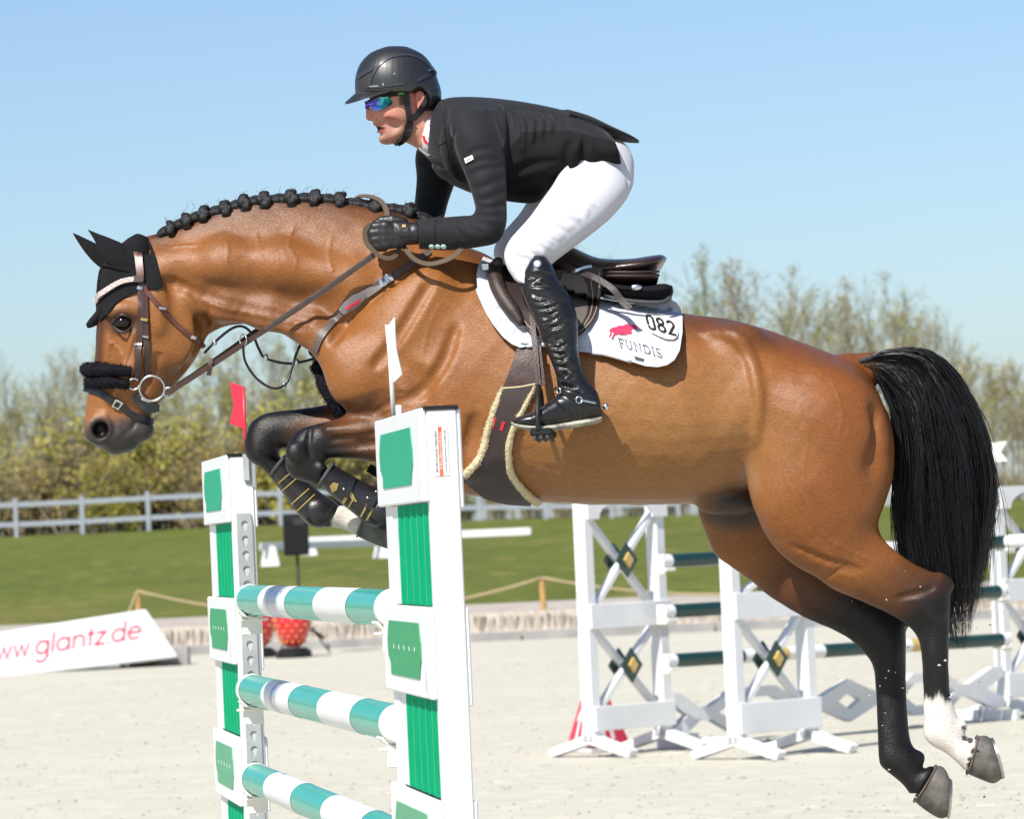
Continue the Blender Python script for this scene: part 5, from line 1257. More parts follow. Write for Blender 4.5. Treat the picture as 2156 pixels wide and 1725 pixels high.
def mane():
    r = np.random.default_rng(6); K = [(357, 477), (391, 461), (428, 446), (473, 436), (514, 423), (556, 417), (613, 414), (663, 413), (716, 418), (790, 431), (861, 440), (925, 470)]
    for i, (x, y) in enumerate(K):
        s = np.interp(i, [0, 5, 11], [.74, .92, .88]); prev = K[i - 1] if i else (330, 492); nx_ = (prev[0] - x)
        v = Vox(P_(min(x, prev[0]) - 22, y + 48, 0) - (0, .075, 0), P_(x + 30, min(y, prev[1]) - 40, 0) + (0, .06, 0), .0032)
        Q = [P_(prev[0] + (x - prev[0]) * q, prev[1] + (y - prev[1]) * q + 6 - 5 * math.sin(q * 3.1) * s, -.004) for q in (.08, .3, .55, .8, 1.0)]
        v.cap(Q, np.array([.008, .012, .0145, .015, .015]) * s, .008)                      # hair drawn back along the crest
        for q in (-.012, -.024): v.cap([a + np.array([0, q, -.008]) for a in Q[1:]], np.array([.010, .012, .013, .012]) * s, .006)
        a = r.normal(0, .25)
        for (dx, dy, dd, rr) in ((-4, -9, -.020, .012), (5, -10, -.022, .012), (0, -4, -.036, .0165), (-6, 4, -.042, .0145), (7, 3, -.043, .0145), (1, 13, -.045, .0150), (-3, 22, -.040, .0115), (5, 20, -.041, .011)):
            v.ell(P_(x + (dx + a * dy * .4 + r.normal(0, 1.2)) * s, y + (dy + r.normal(0, 1)) * s, dd), np.array([1.05, .85, .95]) * rr * s * (.92 + .16 * r.random()), .0035)
        for q in range(3): v.cap([P_(x + (-12 + 9 * q) * s, y - 12 * s, -.050), P_(x + (-9 + 8 * q) * s, y + 18 * s, -.062)], .0022, .004, sub=True)
        V, F = v.mesh(); F = [tuple(f) for f in F[:, ::-1]]; V = [tuple(p_) for p_ in V]; mb = MB(); mb.add(V, F)
        for q in range(3):                # loose hairs
            a_ = P_(x + r.normal(-8, 12), y - 10, r.normal(0, .01)); b = a_ + np.array([r.normal(.012, .012), r.normal(0, .008), .012 + .010 * r.random()]); mb.tube([a_, (a_ + b) / 2 + np.array([0, 0, .004]), b], [.0006, .0005, .0002], 3)
        mb.obj('mane_plait', MT['plaithair'], horse, smooth=True)
mane()

# ------------------------------------------------------------------ ear bonnet
bon = thing('ear_bonnet', 'black crocheted ear bonnet with pointed ear covers on the horse head', 'ear bonnet', P_(260, 560, 0))
patch([(285, 497), (300, 500), (315, 507), (322, 522), (330, 545), (336, 572), (340, 590), (343, 606), (330, 611), (316, 609), (300, 612), (283, 618), (262, 628), (245, 642), (232, 658), (222, 668), (214, 676), (207, 672), (205, 640), (206, 600), (210, 570), (230, 538), (258, 512)],
      7, HB, .007, .010, 'hood', MT['fabric_black'], bon, mirror=YH, joined=True)
mb = MB(); R = loft_rings([(233, 652, 206, 640, 0, .05, 0, 1), (222, 668, 202, 655, 0, .046), (205, 684, 195, 664, 0, .034), (192, 690, 188, 672, 0, .02), (184, 691, 181, 682, 0, .006)], 4, 20); mb.rings([list(q) for q in R]); mb.obj('fringe', MT['fabric_black'], bon, smooth=True)
R = loft_rings([(215, 560, 334, 592, 0, .090), (232, 535, 331, 558, 0, .086), (262, 508, 326, 534, 0, .078), (280, 496, 322, 517, 0, .064), (290, 492, 318, 506, 0, .045), (298, 494, 312, 500, 0, .02)], 4, 28); mb = MB(); mb.rings([list(q) for q in R]); mb.obj('hood', MT['fabric_black'], bon, smooth=True)
for pts in ([(184, 483, 187, 484, -.045, .003), (196, 501, 207, 492, -.05, .013), (207, 524, 236, 503, -.055, .024), (219, 545, 262, 516, -.058, .031), (236, 563, 282, 541, -.058, .034), (255, 575, 292, 565, -.055, .03)],
            [(153, 491, 156, 491, .045, .003), (163, 508, 176, 500, .05, .013), (178, 530, 204, 514, .052, .024), (196, 551, 226, 529, .054, .030), (214, 566, 250, 545, .052, .033)]):
    mb = MB(); R = loft_rings([(a, b, c, d, e, f, 0, 1.) for a, b, c, d, e, f in pts], 5, 22)
    mb.rings([list(q) for q in R]); mb.obj('ear_cover', MT['fabric_black'], bon, smooth=True)

# ------------------------------------------------------------------ bridle
bri = thing('bridle', 'brown leather bridle with black fleece noseband and ring bit', 'bridle', P_(290, 700, 0))
strap([(277, 500), (284, 520), (293, 545), (298, 570), (301, 592)], 16, HB, .020, .008, 'headpiece', MT['leather_red'], bri, mirror=YH)
strap([(301, 588), (299, 640), (296, 690), (293, 735), (287, 800)], 14, HB, .0095, .012, 'cheek_strap', MT['leather'], bri, mirror=YH)
strap([(306, 600), (309, 640), (310, 690), (309, 735), (309, 800)], 12, HB, .0085, .012, 'cheek_strap', MT['leather'], bri, mirror=YH)
strap([(303, 603), (322, 628), (345, 655), (375, 686), (404, 709), (428, 730)], 9, HB, .009, .012, 'throat_latch', MT['leather_red'], bri, mirror=YH)
strap([(306, 590), (282, 590), (257, 596), (240, 606), (224, 618), (210, 630), (204, 638)], 10, HB, .019, .008, 'browband', MT['bling'], bri, mirror=YH)
strap([(309, 590), (296, 590), (286, 590)], 13, HB, .022, .008, 'browband_loop', MT['leather'], bri)
for (x, y, w, h) in ((299, 608, 9, 8), (309, 672, 9, 6), (340, 650, 8, 6), (404, 710, 6, 8), (309, 708, 8, 4), (293, 728, 9, 4)):
    strap([(x - w * .75, y - h * .22), (x, y), (x + w * .75, y + h * .22)], h * .85, HB, .0145, .006, 'buckle', MT['chrome'] if (x, y) != (309, 672) else MT['goldprint'], bri, step=3)
def nose_roll(y, r0, seed, x0, x1):
    Q = [P_(x1, y + 4, -.088), P_((x0 + x1) / 2, y, -.098), P_(x0 + 25, y, -.066), P_(x0 + 6, y, 0), P_(x0 + 25, y, .066), P_((x0 + x1) / 2, y, .098), P_(x1, y + 4, .088)]
    return fuzzy(Q, [r0 * .8, r0, r0, r0 * 1.0, r0, r0, r0 * .8], 'noseband_fleece', MT['fleece_black'], bri, seed, 16, .10, 10, 2600, .0065)
nose_roll(779, .0195, 1, 176, 276); nose_roll(805, .0170, 2, 182, 272)
strap([(177, 818), (195, 822), (214, 829), (246, 850), (278, 872), (300, 882), (320, 888)], 13, HB, .007, .010, 'flash_strap', MT['leather_black'], bri, mirror=YH, fill=YH)
strap([(238, 846), (246, 850), (254, 856)], 18, HB, .010, .004, 'flash_buckle', MT['chrome'], bri, step=3); strap([(241, 848), (246, 851), (251, 854)], 11, HB, .0115, .004, 'flash_keeper', MT['leather_black'], bri, step=3)
strap([(284, 832), (296, 846), (312, 856), (330, 856)], [12, 20, 22, 14], HB, .010, .012, 'chin_pad', MT['neoprene'], bri, mirror=YH)
for sg in (-1, 1):
    yb = sg * .088
    torus(P_(320, 818, yb), .0375, .0036, (0, 1, .0), 'bit_ring', MT['chrome'], bri)
    torus(P_(282, 809, sg * .092), .0165, .0034, (0, 1, 0), 'bit_ring', MT['chrome'], bri, 40, 340)
    torus(P_(356, 827, sg * .086), .0150, .0034, (0, 1, 0), 'bit_ring', MT['chrome'], bri)
    mb = MB(); mb.tube([P_(298, 838, yb), P_(312, 845, sg * .06), P_(318, 852, 0)], .006, 8); mb.obj('mouthpiece', MT['chrome'], bri, smooth=True)

# ------------------------------------------------------------------ reins
rein = thing('reins', 'brown leather reins from the bit ring to the gloved hand', 'reins', P_(560, 690, -.2))
L0 = [(352, 829, -.092), (440, 772, -.125), (560, 694, -.165), (660, 626, -.195), (730, 578, -.215), (788, 536, -.225)]
ribbon([P_(*p) for p in L0[:3]], .0165, .004, 'near_rein', MT['leather'], rein); ribbon([P_(x, y, d - .0005) for x, y, d in L0[2:]], .0185, .0045, 'near_rein', MT['leather_grey'], rein)
for k in (.35, .5, .65): pass
for t_ in (-.0052, .0, .0052):
    ribbon([P_(x, y, d - .0032) + np.array([0, 0, t_]) for x, y, d in L0[2:]], .0016, .0014, 'stitching', MT['leather'], rein)
ribbon([P_(352, 826, .09), P_(440, 768, .12), P_(600, 650, .19), P_(760, 500, .20), P_(800, 478, .19)], .0165, .004, 'far_rein', MT['leather'], rein)
ribbon([P_(443, 755, -.13), P_(442, 772, -.136), P_(440, 790, -.13)], .014, .012, 'rein_stop', MT['leather'], rein)
ribbon([P_(822, 500, -.20), P_(800, 478, -.222), P_(778, 474, -.232), P_(768, 488, -.240), P_(771, 509, -.248), P_(787, 529, -.252), P_(810, 543, -.246), P_(830, 540, -.232), P_(842, 520, -.205)], .0135, .0032, 'rein_loop', MT['rein_web'], rein, face=(.45, -1, .25))
ribbon([P_(846, 512, -.20), P_(858, 531, -.24), P_(876, 548, -.252), P_(902, 556, -.258), P_(930, 551, -.262), P_(954, 540, -.263), P_(974, 520, -.255)], .0145, .0032, 'rein_end', MT['rein_web'], rein, face=(.15, -1, .55))
ribbon([P_(738, 424, .03), P_(752, 414, -.005), P_(776, 413, -.030), P_(800, 422, -.052), P_(813, 442, -.075), P_(820, 478, -.13)], .0150, .0032, 'rein_over_crest', MT['rein_web'], rein, face=(-.15, -.6, .8))

# ------------------------------------------------------------------ breastplate with martingale straps
bp_ = thing('breastplate', 'breastplate strap with buckle and red badge across the horse shoulder', 'breastplate', P_(760, 640, -.2))
strap([(905, 530), (870, 556), (830, 582), (795, 604), (765, 625)], 13, HB, .006, .010, 'strap', MT['leather_grey'], bp_, mirror=YH)
strap([(826, 584), (795, 603), (757, 625), (730, 645)], 17, HB, .012, .008, 'elastic', M('grey_elastic', (.22, .20, .20), .5), bp_)
strap([(765, 618), (750, 630), (735, 643), (722, 656)], [12, 24, 24, 14], HB, .016, .010, 'badge', M('grey_badge', (.16, .15, .16), .4), bp_); strap([(757, 628), (743, 638), (730, 648)], 5, HB, .0175, .003, 'badge_print', MT['inkred'], bp_)
strap([(730, 648), (705, 673), (686, 695), (672, 718), (664, 740)], 15, HB, .007, .010, 'strap', MT['leather_grey'], bp_, mirror=YH)
for x, y in ((815, 590), (803, 597)): strap([(x - 3, y - 7), (x, y), (x + 4, y + 8)], 7, HB, .018, .006, 'buckle', MT['chrome'], bp_, step=3)
fuzzy([P_(668, 768, -.02), P_(682, 800, -.05), P_(702, 838, -.07), P_(724, 872, -.07)], [.019, .024, .025, .024], 'chest_fleece', MT['fleece_black'], bp_, 4, 14, .12, 10, 1800, .008)
torus(P_(664, 738, -.05), .018, .004, (0, 1, 0), 'ring', MT['leather_black'], bp_)
mb = MB(); mb.tube([P_(664, 745, -.03), P_(668, 770, -.02)], .012, 8); mb.obj('chest_strap', MT['leather_black'], bp_, smooth=True)
mb = MB(); mb.tube(crom([P_(x, y, -.16 + .10 * k / 8) for k, (x, y) in enumerate([(512, 722), (516, 760), (540, 797), (575, 818), (602, 808), (614, 776), (628, 735), (643, 718), (660, 730)])], 6), .0042, 6); mb.obj('martingale_fork', MT['leather_black'], bp_, smooth=True)
mb = MB(); mb.tube(crom([P_(x, y, .0 + .0 * k) for k, (x, y) in enumerate([(430, 744), (455, 718), (488, 692), (512, 688), (532, 705), (545, 735), (560, 755), (610, 766), (660, 756)])], 6), .0042, 6); mb.obj('martingale_fork', MT['leather_black'], bp_, smooth=True)
torus(P_(512, 716, -.155), .0165, .0022, (.75, .66, 0), 'martingale_ring', MT['chrome'], bp_)
for x, y in ((598, 812), (560, 752), (625, 762), (452, 722)):
    mb = MB(); mb.sphere(P_(x, y, -.10 if x == 598 else -.01), (.008, .005, .010), 8, 6); mb.obj('buckle', MT['chrome'], bp_, smooth=True)
strap([(776, 985), (800, 1000), (830, 1020), (900, 1030)], 18, HB, .010, .012, 'belly_strap', MT['fleece_black'], bp_, fill=YH)

# ------------------------------------------------------------------ tendon boots
def boot(st, sg, lab, straps, marks, cap=None, studs=()):
    t = thing('tendon_boot', lab, 'tendon boot', P_(st[2][0], st[2][1], sg * .14), 'black tendon boots on the forelegs')
    R = loft_rings(st, 5, 30); mb = MB(); mb.rings([list(q) for q in R]); o = mb.obj('shell', MT['leather_black'], t, smooth=True, sharp=60)
    V = np.array(mb.v); tr = bvh(V, mb.f)
    for (a, b, w, m, nm, off) in straps: strap([a, ((a[0] + b[0]) / 2, (a[1] + b[1]) / 2), b], w, tr, off, .004, nm, MT[m], t, step=4, fill=YH + sg * .14)
    for (pl, m, nm, off) in marks: patch(pl, 4, tr, off, .004, nm, MT[m], t, fill=YH + sg * .14)
    if cap:
        x, y, d, rx, rz = cap; v = Vox(P_(x, y, d) - np.array([.09, .06, .09]), P_(x, y, d) + np.array([.09, .06, .09]), .004); v.ell(P_(x, y, d), (rx, .026, rz), .01); v.cap([P_(x - 22, y - 22, d - .010), P_(x - 26, y + 4, d - .014), P_(x - 8, y + 24, d - .010)], .0045, .004, sub=True)
        CV_, CQ_ = v.mesh(); mk('fetlock_cap', CV_, CQ_[:, ::-1], MT['leather_black'], t, True)
    for bx_, by_ in studs:
        h_, n_ = hit(tr, bx_, by_); 
        if n_ is not None: mb = MB(); mb.sphere(h_ + n_ * .010, .0042, 8, 6); mb.obj('stud', MT['chrome'], t, smooth=True)
    Q = [p * 1.0 for p in R[1]]; c = R[1].mean(0); mb = MB(); Q = [c + (p - c) * 1.06 for p in Q]; mb.tube(Q + Q[:1], .006, 6, cap=False); mb.obj('collar', MT['neoprene'], t, smooth=True)
boot([(672, 1022, 700, 978, -.142, .046), (680, 1028, 708, 982, -.142, .047), (705, 1050, 738, 999, -.14, .042), (740, 1078, 772, 1018, -.138, .042), (770, 1102, 806, 1034, -.136, .046), (795, 1112, 836, 1052, -.135, .045), (818, 1112, 846, 1072, -.134, .035), (832, 1106, 848, 1084, -.134, .012)], -1, 'black tendon boot with gold print on the nearer folded foreleg',
     [((722, 1060), (733, 1042), 6, 'goldprint', 'gold_band', .003), ((734, 1068), (746, 1048), 3, 'goldprint', 'gold_band', .003), ((760, 1088), (774, 1062), 4, 'goldprint', 'gold_band', .003), ((772, 1096), (786, 1070), 4, 'goldprint', 'gold_band', .003),
      ((728, 1046), (742, 1008), 13, 'leather_black', 'strap', .008), ((776, 1072), (800, 1022), 14, 'leather_black', 'strap', .009)],
     [([(694, 1024), (702, 1016), (713, 1019), (709, 1032), (700, 1038)], 'goldprint', 'crest_print', .002), ([(728, 1026), (736, 1030), (744, 1042), (752, 1058), (742, 1054), (734, 1042)], 'goldprint', 'script_print', .002)], cap=(800, 1078, -.160, .046, .042), studs=((724, 1030), (774, 1050), (790, 1040)))
boot([(570, 1000, 600, 962, .14, .044), (578, 1010, 608, 966, .14, .045), (600, 1044, 640, 1005, .138, .040), (628, 1084, 676, 1038, .136, .044), (650, 1106, 702, 1055, .135, .047), (672, 1112, 716, 1068, .134, .044), (692, 1108, 720, 1084, .134, .02)], 1, 'black tendon boot with gold bands on the farther folded foreleg',
     [((584, 1020), (614, 994), 2.6, 'goldprint', 'gold_band', .003), ((594, 1034), (626, 1006), 2.6, 'goldprint', 'gold_band', .003), ((614, 1062), (650, 1030), 2.6, 'goldprint', 'gold_band', .003), ((624, 1078), (662, 1042), 2.6, 'goldprint', 'gold_band', .003), ((589, 1027), (620, 1000), 7, 'leather_black', 'strap', .0025), ((619, 1070), (656, 1036), 10, 'leather_black', 'strap', .0025)], [], cap=(668, 1078, .108, .046, .044))
# ------------------------------------------------------------------ saddle pad with number plate, badge and lettering
pad = thing('saddle_pad', 'white quilted saddle pad with the number 082 and a red horse badge', 'saddle pad', P_(1220, 650, 0))
PADP = [(1040, 548), (1018, 540), (1008, 556), (1003, 578), (1005, 604), (1010, 630), (1021, 656), (1038, 684), (1058, 709), (1078, 725), (1095, 732), (1120, 728), (1150, 727), (1185, 732), (1222, 741), (1268, 745), (1314, 757), (1360, 771), (1385, 773), (1404, 769), (1420, 758), (1431, 738), (1437, 700), (1437, 668), (1433, 650), (1424, 636), (1412, 632), (1330, 640), (1260, 628), (1180, 606), (1100, 574)]
def pad_off(x, y):
    x = np.asarray(x, float); y = np.asarray(y, float)
    base = .016 + .044 * sm(1230, 1430, x) * sm(640, 760, y) + .008 * sm(1080, 1010, x)
    s = 21.0; q = x / (s * 1.5); r_ = (y - np.where(np.floor(q + .5) % 2 == 0, 0, s * .866)) / (s * 1.732)   # hexagonal quilting
    best = np.full(x.shape, 1e9)
    for di in (-1, 0, 1):
        ci = np.floor(q + .5) + di
        for dj in (-1, 0, 1):
            off = np.where(ci % 2 == 0, 0, .866 * s); cj = np.floor((y - off) / (s * 1.732) + .5) + dj
            best = np.minimum(best, np.hypot(x - ci * s * 1.5, y - off - cj * s * 1.732))
    return base + .0125 * np.sqrt(np.clip(1 - (best / (s * 1.06)) ** 2, 0, 1))
po = patch(PADP, 4.2, HB, .02, .008, 'pad', MT['padwhite'], pad, mirror=YH, offf=pad_off, itn=14, joined=True, viewn=True)
_b = bmesh.new(); _b.from_mesh(po.data); PT_ = BVHTree.FromBMesh(_b); _b.free()
PADO = ORIGIN[pad.name]
class OffTree:
    """casts against a mesh stored relative to an origin"""
    def __init__(s, t, o): s.t = t; s.o = Vector(o.tolist())
    def ray_cast(s, c, d, m):
        l, n, i, t = s.t.ray_cast(c - s.o, d, m); return (l + s.o if l is not None else None), n, i, t
PADT = OffTree(PT_, PADO)
E_ = cr(np.array([p for p in PADP[1:27]], float), 8); Pp, Nn, ms = surf(E_, PADT); Pp = Pp + Nn * .001
for sg in (0, 1):
    Q = [p for p, n, i in zip(Pp, Nn, range(len(Pp))) if i not in ms]; Q = np.array(Q)
    if sg: Q[:, 1] = 2 * YH - Q[:, 1]
    mb = MB(); mb.tube(Q, .0062, 8); mb.obj('binding', MT['padwhite'], pad, smooth=True)
MT['plate_white'] = M('number_plate_white', (.62, .63, .60), .4)
def flat_on(tree, x0, y0, x1, y1, off):
    """plane laid on the highest points of the quilting in a picture rectangle"""
    G = np.array([hit(tree, x, y)[0] for x in np.linspace(x0, x1, 9) for y in np.linspace(y0, y1, 9)]); c = G.mean(0); A = np.c_[G[:, 0] - c[0], G[:, 2] - c[2], np.ones(len(G))]
    k = np.linalg.lstsq(A, G[:, 1], rcond=None)[0]; n = nrm(np.array([k[0], -1.0, k[1]])); h = ((G - c) @ n).max() + off; b = c + n * h
    return lambda x, y: CAM + ray(x, y) * (((b - CAM) @ n) / (ray(x, y) @ n)), n
# lettering follows the slant of the pad
def write(txt, fnt, x0, y0, ang, size, w, mat, name, fn, sp=.0, shear=0.):
    c, s = math.cos(math.radians(ang)), math.sin(math.radians(ang))
    mb, _ = letter_mesh(txt, fnt, w, lambda u, v: fn(x0 + (u * c - v * s * -1 * -1 + v * shear) * size, y0 + (u * s - v * c) * size), sp); return mb.obj(name, MT[mat], pad)
pf, pn_ = flat_on(PADT, 1362, 668, 1422, 714, .001)
mb = MB(); mb.prism([pf(x, y) for x, y in [(1357, 668), (1362, 664), (1380, 663), (1400, 666), (1417, 673), (1424, 690), (1428, 703), (1426, 711), (1418, 716), (1404, 715), (1388, 709), (1372, 701), (1362, 688)]], pn_ * .004); mb.obj('number_plate', MT['plate_white'], pad, bevel=.0012)
write('082', digit, 1365, 691, 15, 43, .125, 'ink', 'number', flat_on(PADT, 1362, 668, 1422, 714, .0058)[0])
write('FUNDIS', serif, 1304, 729, 14.5, 25.5, .085, 'inkgrey', 'lettering', flat_on(PADT, 1304, 712, 1398, 742, .0012)[0], .05)
HP = [(1281, 711), (1285, 702), (1283, 695), (1289, 690), (1297, 689), (1303, 686), (1312, 686), (1317, 683), (1324, 682), (1329, 685), (1336, 684), (1341, 688), (1341, 695), (1336, 693), (1332, 692), (1329, 697), (1331, 702), (1325, 704), (1318, 701), (1322, 705), (1312, 704), (1300, 704), (1294, 707), (1290, 713), (1286, 714), (1291, 706), (1292, 700), (1288, 699), (1287, 705)]
_f, _n = flat_on(PADT, 1282, 684, 1342, 713, .001); mb = MB(); mb.prism([_f(x, y) for x, y in HP], _n * .0008); mb.obj('badge', M('badge_red', (.60, .03, .09), .6), pad)
patch([(1335, 751), (1356, 756), (1355, 761), (1338, 758)], 4, PADT, .004, .003, 'maker_tag', MT['neoprene'], pad)
strap([(1096, 722), (1108, 724), (1122, 725)], 20, PADT, .006, .005, 'girth_loop', MT['padwhite'], pad)

# ------------------------------------------------------------------ saddle
sad = thing('saddle', 'dark brown leather jumping saddle on the white pad', 'saddle', P_(1250, 580, 0))
def body_loft(st, name, mat, parent, sub=5, m=32, Y0=None, sharp=60):
    R = loft_rings(st, sub, m, Y0); mb = MB(); mb.rings([list(q) for q in R]); return mb.obj(name, mat, parent, smooth=True, sharp=sharp)
MT['seat'] = M('saddle_leather', (.030, .014, .012), .28, var=.3, vscale=30, coat=.2, bump=.1, bscale=250)
MT['flap'] = M('flap_leather', (.036, .021, .018), .5, var=.25, vscale=25, bump=.2, bscale=260)
MT['kneepad'] = M('suede_grey_leather', (.12, .10, .092), .6, var=.15, vscale=20, bump=.1, bscale=300)
body_loft([(1082, 540, 1082, 600, 0, .04), (1105, 527, 1105, 605, 0, .085), (1150, 515, 1150, 606, 0, .115), (1199, 519, 1199, 600, 0, .135), (1257, 543, 1250, 600, 0, .155), (1320, 547, 1312, 588, 0, .18, 0, .85), (1365, 541, 1358, 580, 0, .18, 0, .85), (1392, 538, 1382, 573, 0, .15, 0, .85), (1404, 544, 1393, 566, 0, .09)], 'seat', MT['seat'], sad)
body_loft([(1262, 566, 1262, 606, 0, .165, 0, .7), (1310, 570, 1310, 607, 0, .175, 0, .7), (1360, 573, 1360, 604, 0, .165, 0, .7), (1386, 578, 1382, 600, 0, .13, 0, .8)], 'panel', MT['seat'], sad)
for yy in (572, 580):
    mb = MB(); mb.tube([P_(1270, yy + 1, -.178), P_(1330, yy + 1, -.184), P_(1372, yy, -.172), P_(1387, yy, -.14)], .004, 8); mb.obj('piping', MT['flap'], sad, smooth=True)
hp = thing('half_pad', 'black half pad between saddle and white pad', 'half pad', P_(1340, 615, 0))
body_loft([(1180, 575, 1180, 612, 0, .17, 0, .6), (1275, 596, 1275, 624, 0, .185, 0, .6), (1340, 605, 1340, 632, 0, .19, 0, .6), (1395, 600, 1390, 634, 0, .18, 0, .6), (1411, 604, 1406, 628, 0, .15, 0, .7)], 'fleece', MT['fleece_black'], hp)
mb = MB(); mb.tube(crom([P_(1270, 624, -.19), P_(1330, 634, -.196), P_(1385, 637, -.19), P_(1406, 631, -.165), P_(1413, 616, -.12), P_(1412, 605, -.06)], 5), .0065, 8); mb.obj('edge_piping', MT['neoprene'], hp, smooth=True)
mb = MB(); mb.sphere(P_(1340, 605, -.192), (.018, .004, .009), 10, 6); mb.obj('rivet', MT['chrome'], hp, smooth=True)
FL = [(1052, 555), (1040, 562), (1037, 580), (1044, 604), (1060, 634), (1088, 668), (1118, 702), (1150, 716), (1190, 715), (1222, 706), (1244, 684), (1257, 663), (1265, 625), (1268, 585), (1268, 566), (1236, 561), (1199, 566), (1150, 570), (1100, 562)]
for sg in (0,):
    fo = patch(FL, 7, HB, .046, .012, 'flap', MT['flap'], sad, mirror=YH, fill=YH - .14, itn=10, viewn=True)
patch([(1186, 574), (1226, 580), (1236, 600), (1239, 630), (1236, 660), (1224, 684), (1200, 700), (1180, 690), (1170, 620)], 7, HB, .0485, .004, 'calf_pad', MT['kneepad'], sad, fill=YH - .14, itn=10, viewn=True)
for pts, w in (([(1262, 572), (1260, 625), (1252, 660), (1240, 680), (1219, 701)], 2.2), ([(1057, 565), (1054, 590), (1070, 630), (1098, 668), (1124, 700)], 2.2), ([(1243, 585), (1248, 625), (1243, 660), (1230, 684)], 2.0)):
    strap(pts, w, HB, .049, .003, 'stitching', M('stitch_thread', (.26, .21, .17), .7), sad, fill=YH - .14, viewn=True)
fuzz = lambda pts, r, nm, mt, par: None
Pk, Nk, _ = surf(cr([(1062, 548), (1052, 570), (1056, 600), (1072, 632), (1094, 662), (1108, 684)], 6), HB, fill=YH - .14); Nk = np.tile([-.25, -.97, 0], (len(Pk), 1)); mb = MB(); mb.tube(Pk + Nk * .055, np.interp(np.linspace(0, 1, len(Pk)), [0, .15, .8, 1], [.012, .024, .022, .010]), 12); mb.obj('knee_block', MT['flap'], sad, smooth=True)
ribbon([P_(1183, 556, -.205), P_(1205, 567, -.235), P_(1250, 584, -.245), P_(1288, 607, -.262), P_(1308, 632, -.285), P_(1326, 650, -.30)], .019, .005, 'loose_strap', MT['seat'], sad, face=(.1, -1, .3))
ribbon([P_(1203, 577, -.243), P_(1216, 569, -.25), P_(1232, 563, -.246), P_(1246, 561, -.242)], .008, .005, 'keeper', MT['chrome'], sad, face=(0, -1, .2))
mb = MB(); mb.box(P_(1022, 562, -.17), (.012, 0, 0), (0, .008, 0), (0, 0, .012)); mb.obj('d_ring', MT['chrome'], sad, bevel=.003)

# ------------------------------------------------------------------ girth with fleece edges
gir = thing('girth', 'brown leather girth with cream fleece edges round the belly', 'girth', P_(1060, 900, 0))
patch([(1092, 724), (1124, 728), (1135, 760), (1130, 811), (1108, 853), (1080, 908), (1073, 951), (1078, 990), (1098, 1022), (1122, 1046), (1118, 1056), (1070, 1053), (1020, 1040), (985, 1012), (978, 1000), (996, 980), (1012, 956), (1028, 902), (1043, 857), (1060, 817), (1084, 755)], 8, HB, .016, .014, 'strap', MT['leather'], gir, mirror=YH, itn=6, joined=True)
MT['girthdark'] = M('dark_girth_leather', (.040, .026, .024), .6, bump=.15, bscale=200)
patch([(1062, 818), (1127, 811), (1106, 853), (1079, 908), (1072, 951), (1077, 990), (1097, 1022), (1121, 1046), (1117, 1055), (1070, 1052), (1022, 1040), (988, 1012), (982, 1000), (998, 980), (1014, 956), (1030, 902), (1045, 857)], 8, HB, .0175, .003, 'belly_guard', MT['girthdark'], gir, mirror=YH, itn=6, joined=True)
strap([(1060, 818), (1095, 815), (1128, 810)], 3, HB, .019, .003, 'seam', MT['fleece_cream'], gir)
for pts, sd in (([(1060, 817), (1043, 857), (1028, 902), (1011, 958), (990, 988), (972, 1003)], 1), ([(1127, 813), (1107, 853), (1079, 908), (1071, 951), (1077, 992), (1098, 1022), (1122, 1044), (1146, 1056)], 2)):
    C_ = cr(pts, 7); Pq, Nq, _ = surf(C_, HB); Nq = smooth_n(Nq, [(i, i + 1) for i in range(len(Pq) - 1)], 4)
    Qg = Pq + Nq * .012; Qf = Qg.copy(); Qf[:, 1] = 2 * YH - Qf[:, 1]
    fuzzy(Qg[::3], [.006, .0095, .0105, .0105, .012], 'fleece_edge', MT['fleece_cream'], gir, sd, 12, .14, 8, 2200, .0045); fuzzy(Qf[::3], [.006, .0095, .0105, .0105, .012], 'fleece_edge', MT['fleece_cream'], gir, sd + 5, 12, .14, 8, 200, .005)
strap([(1044, 878), (1039, 890), (1036, 900)], 6, HB, .0185, .003, 'maker_print', MT['inkred'], gir); strap([(1062, 885), (1059, 893), (1056, 903)], 7, HB, .0195, .002, 'maker_print', MT['inkred'], gir)
mb = MB(); mb.tube(crom([P_(985, 1024, -.05), P_(1005, 1038, -.04), P_(1030, 1044, -.02), P_(1045, 1042, 0)], 5), .011, 8, flat=.5); mb.obj('loop', MT['leather_black'], gir, smooth=True)

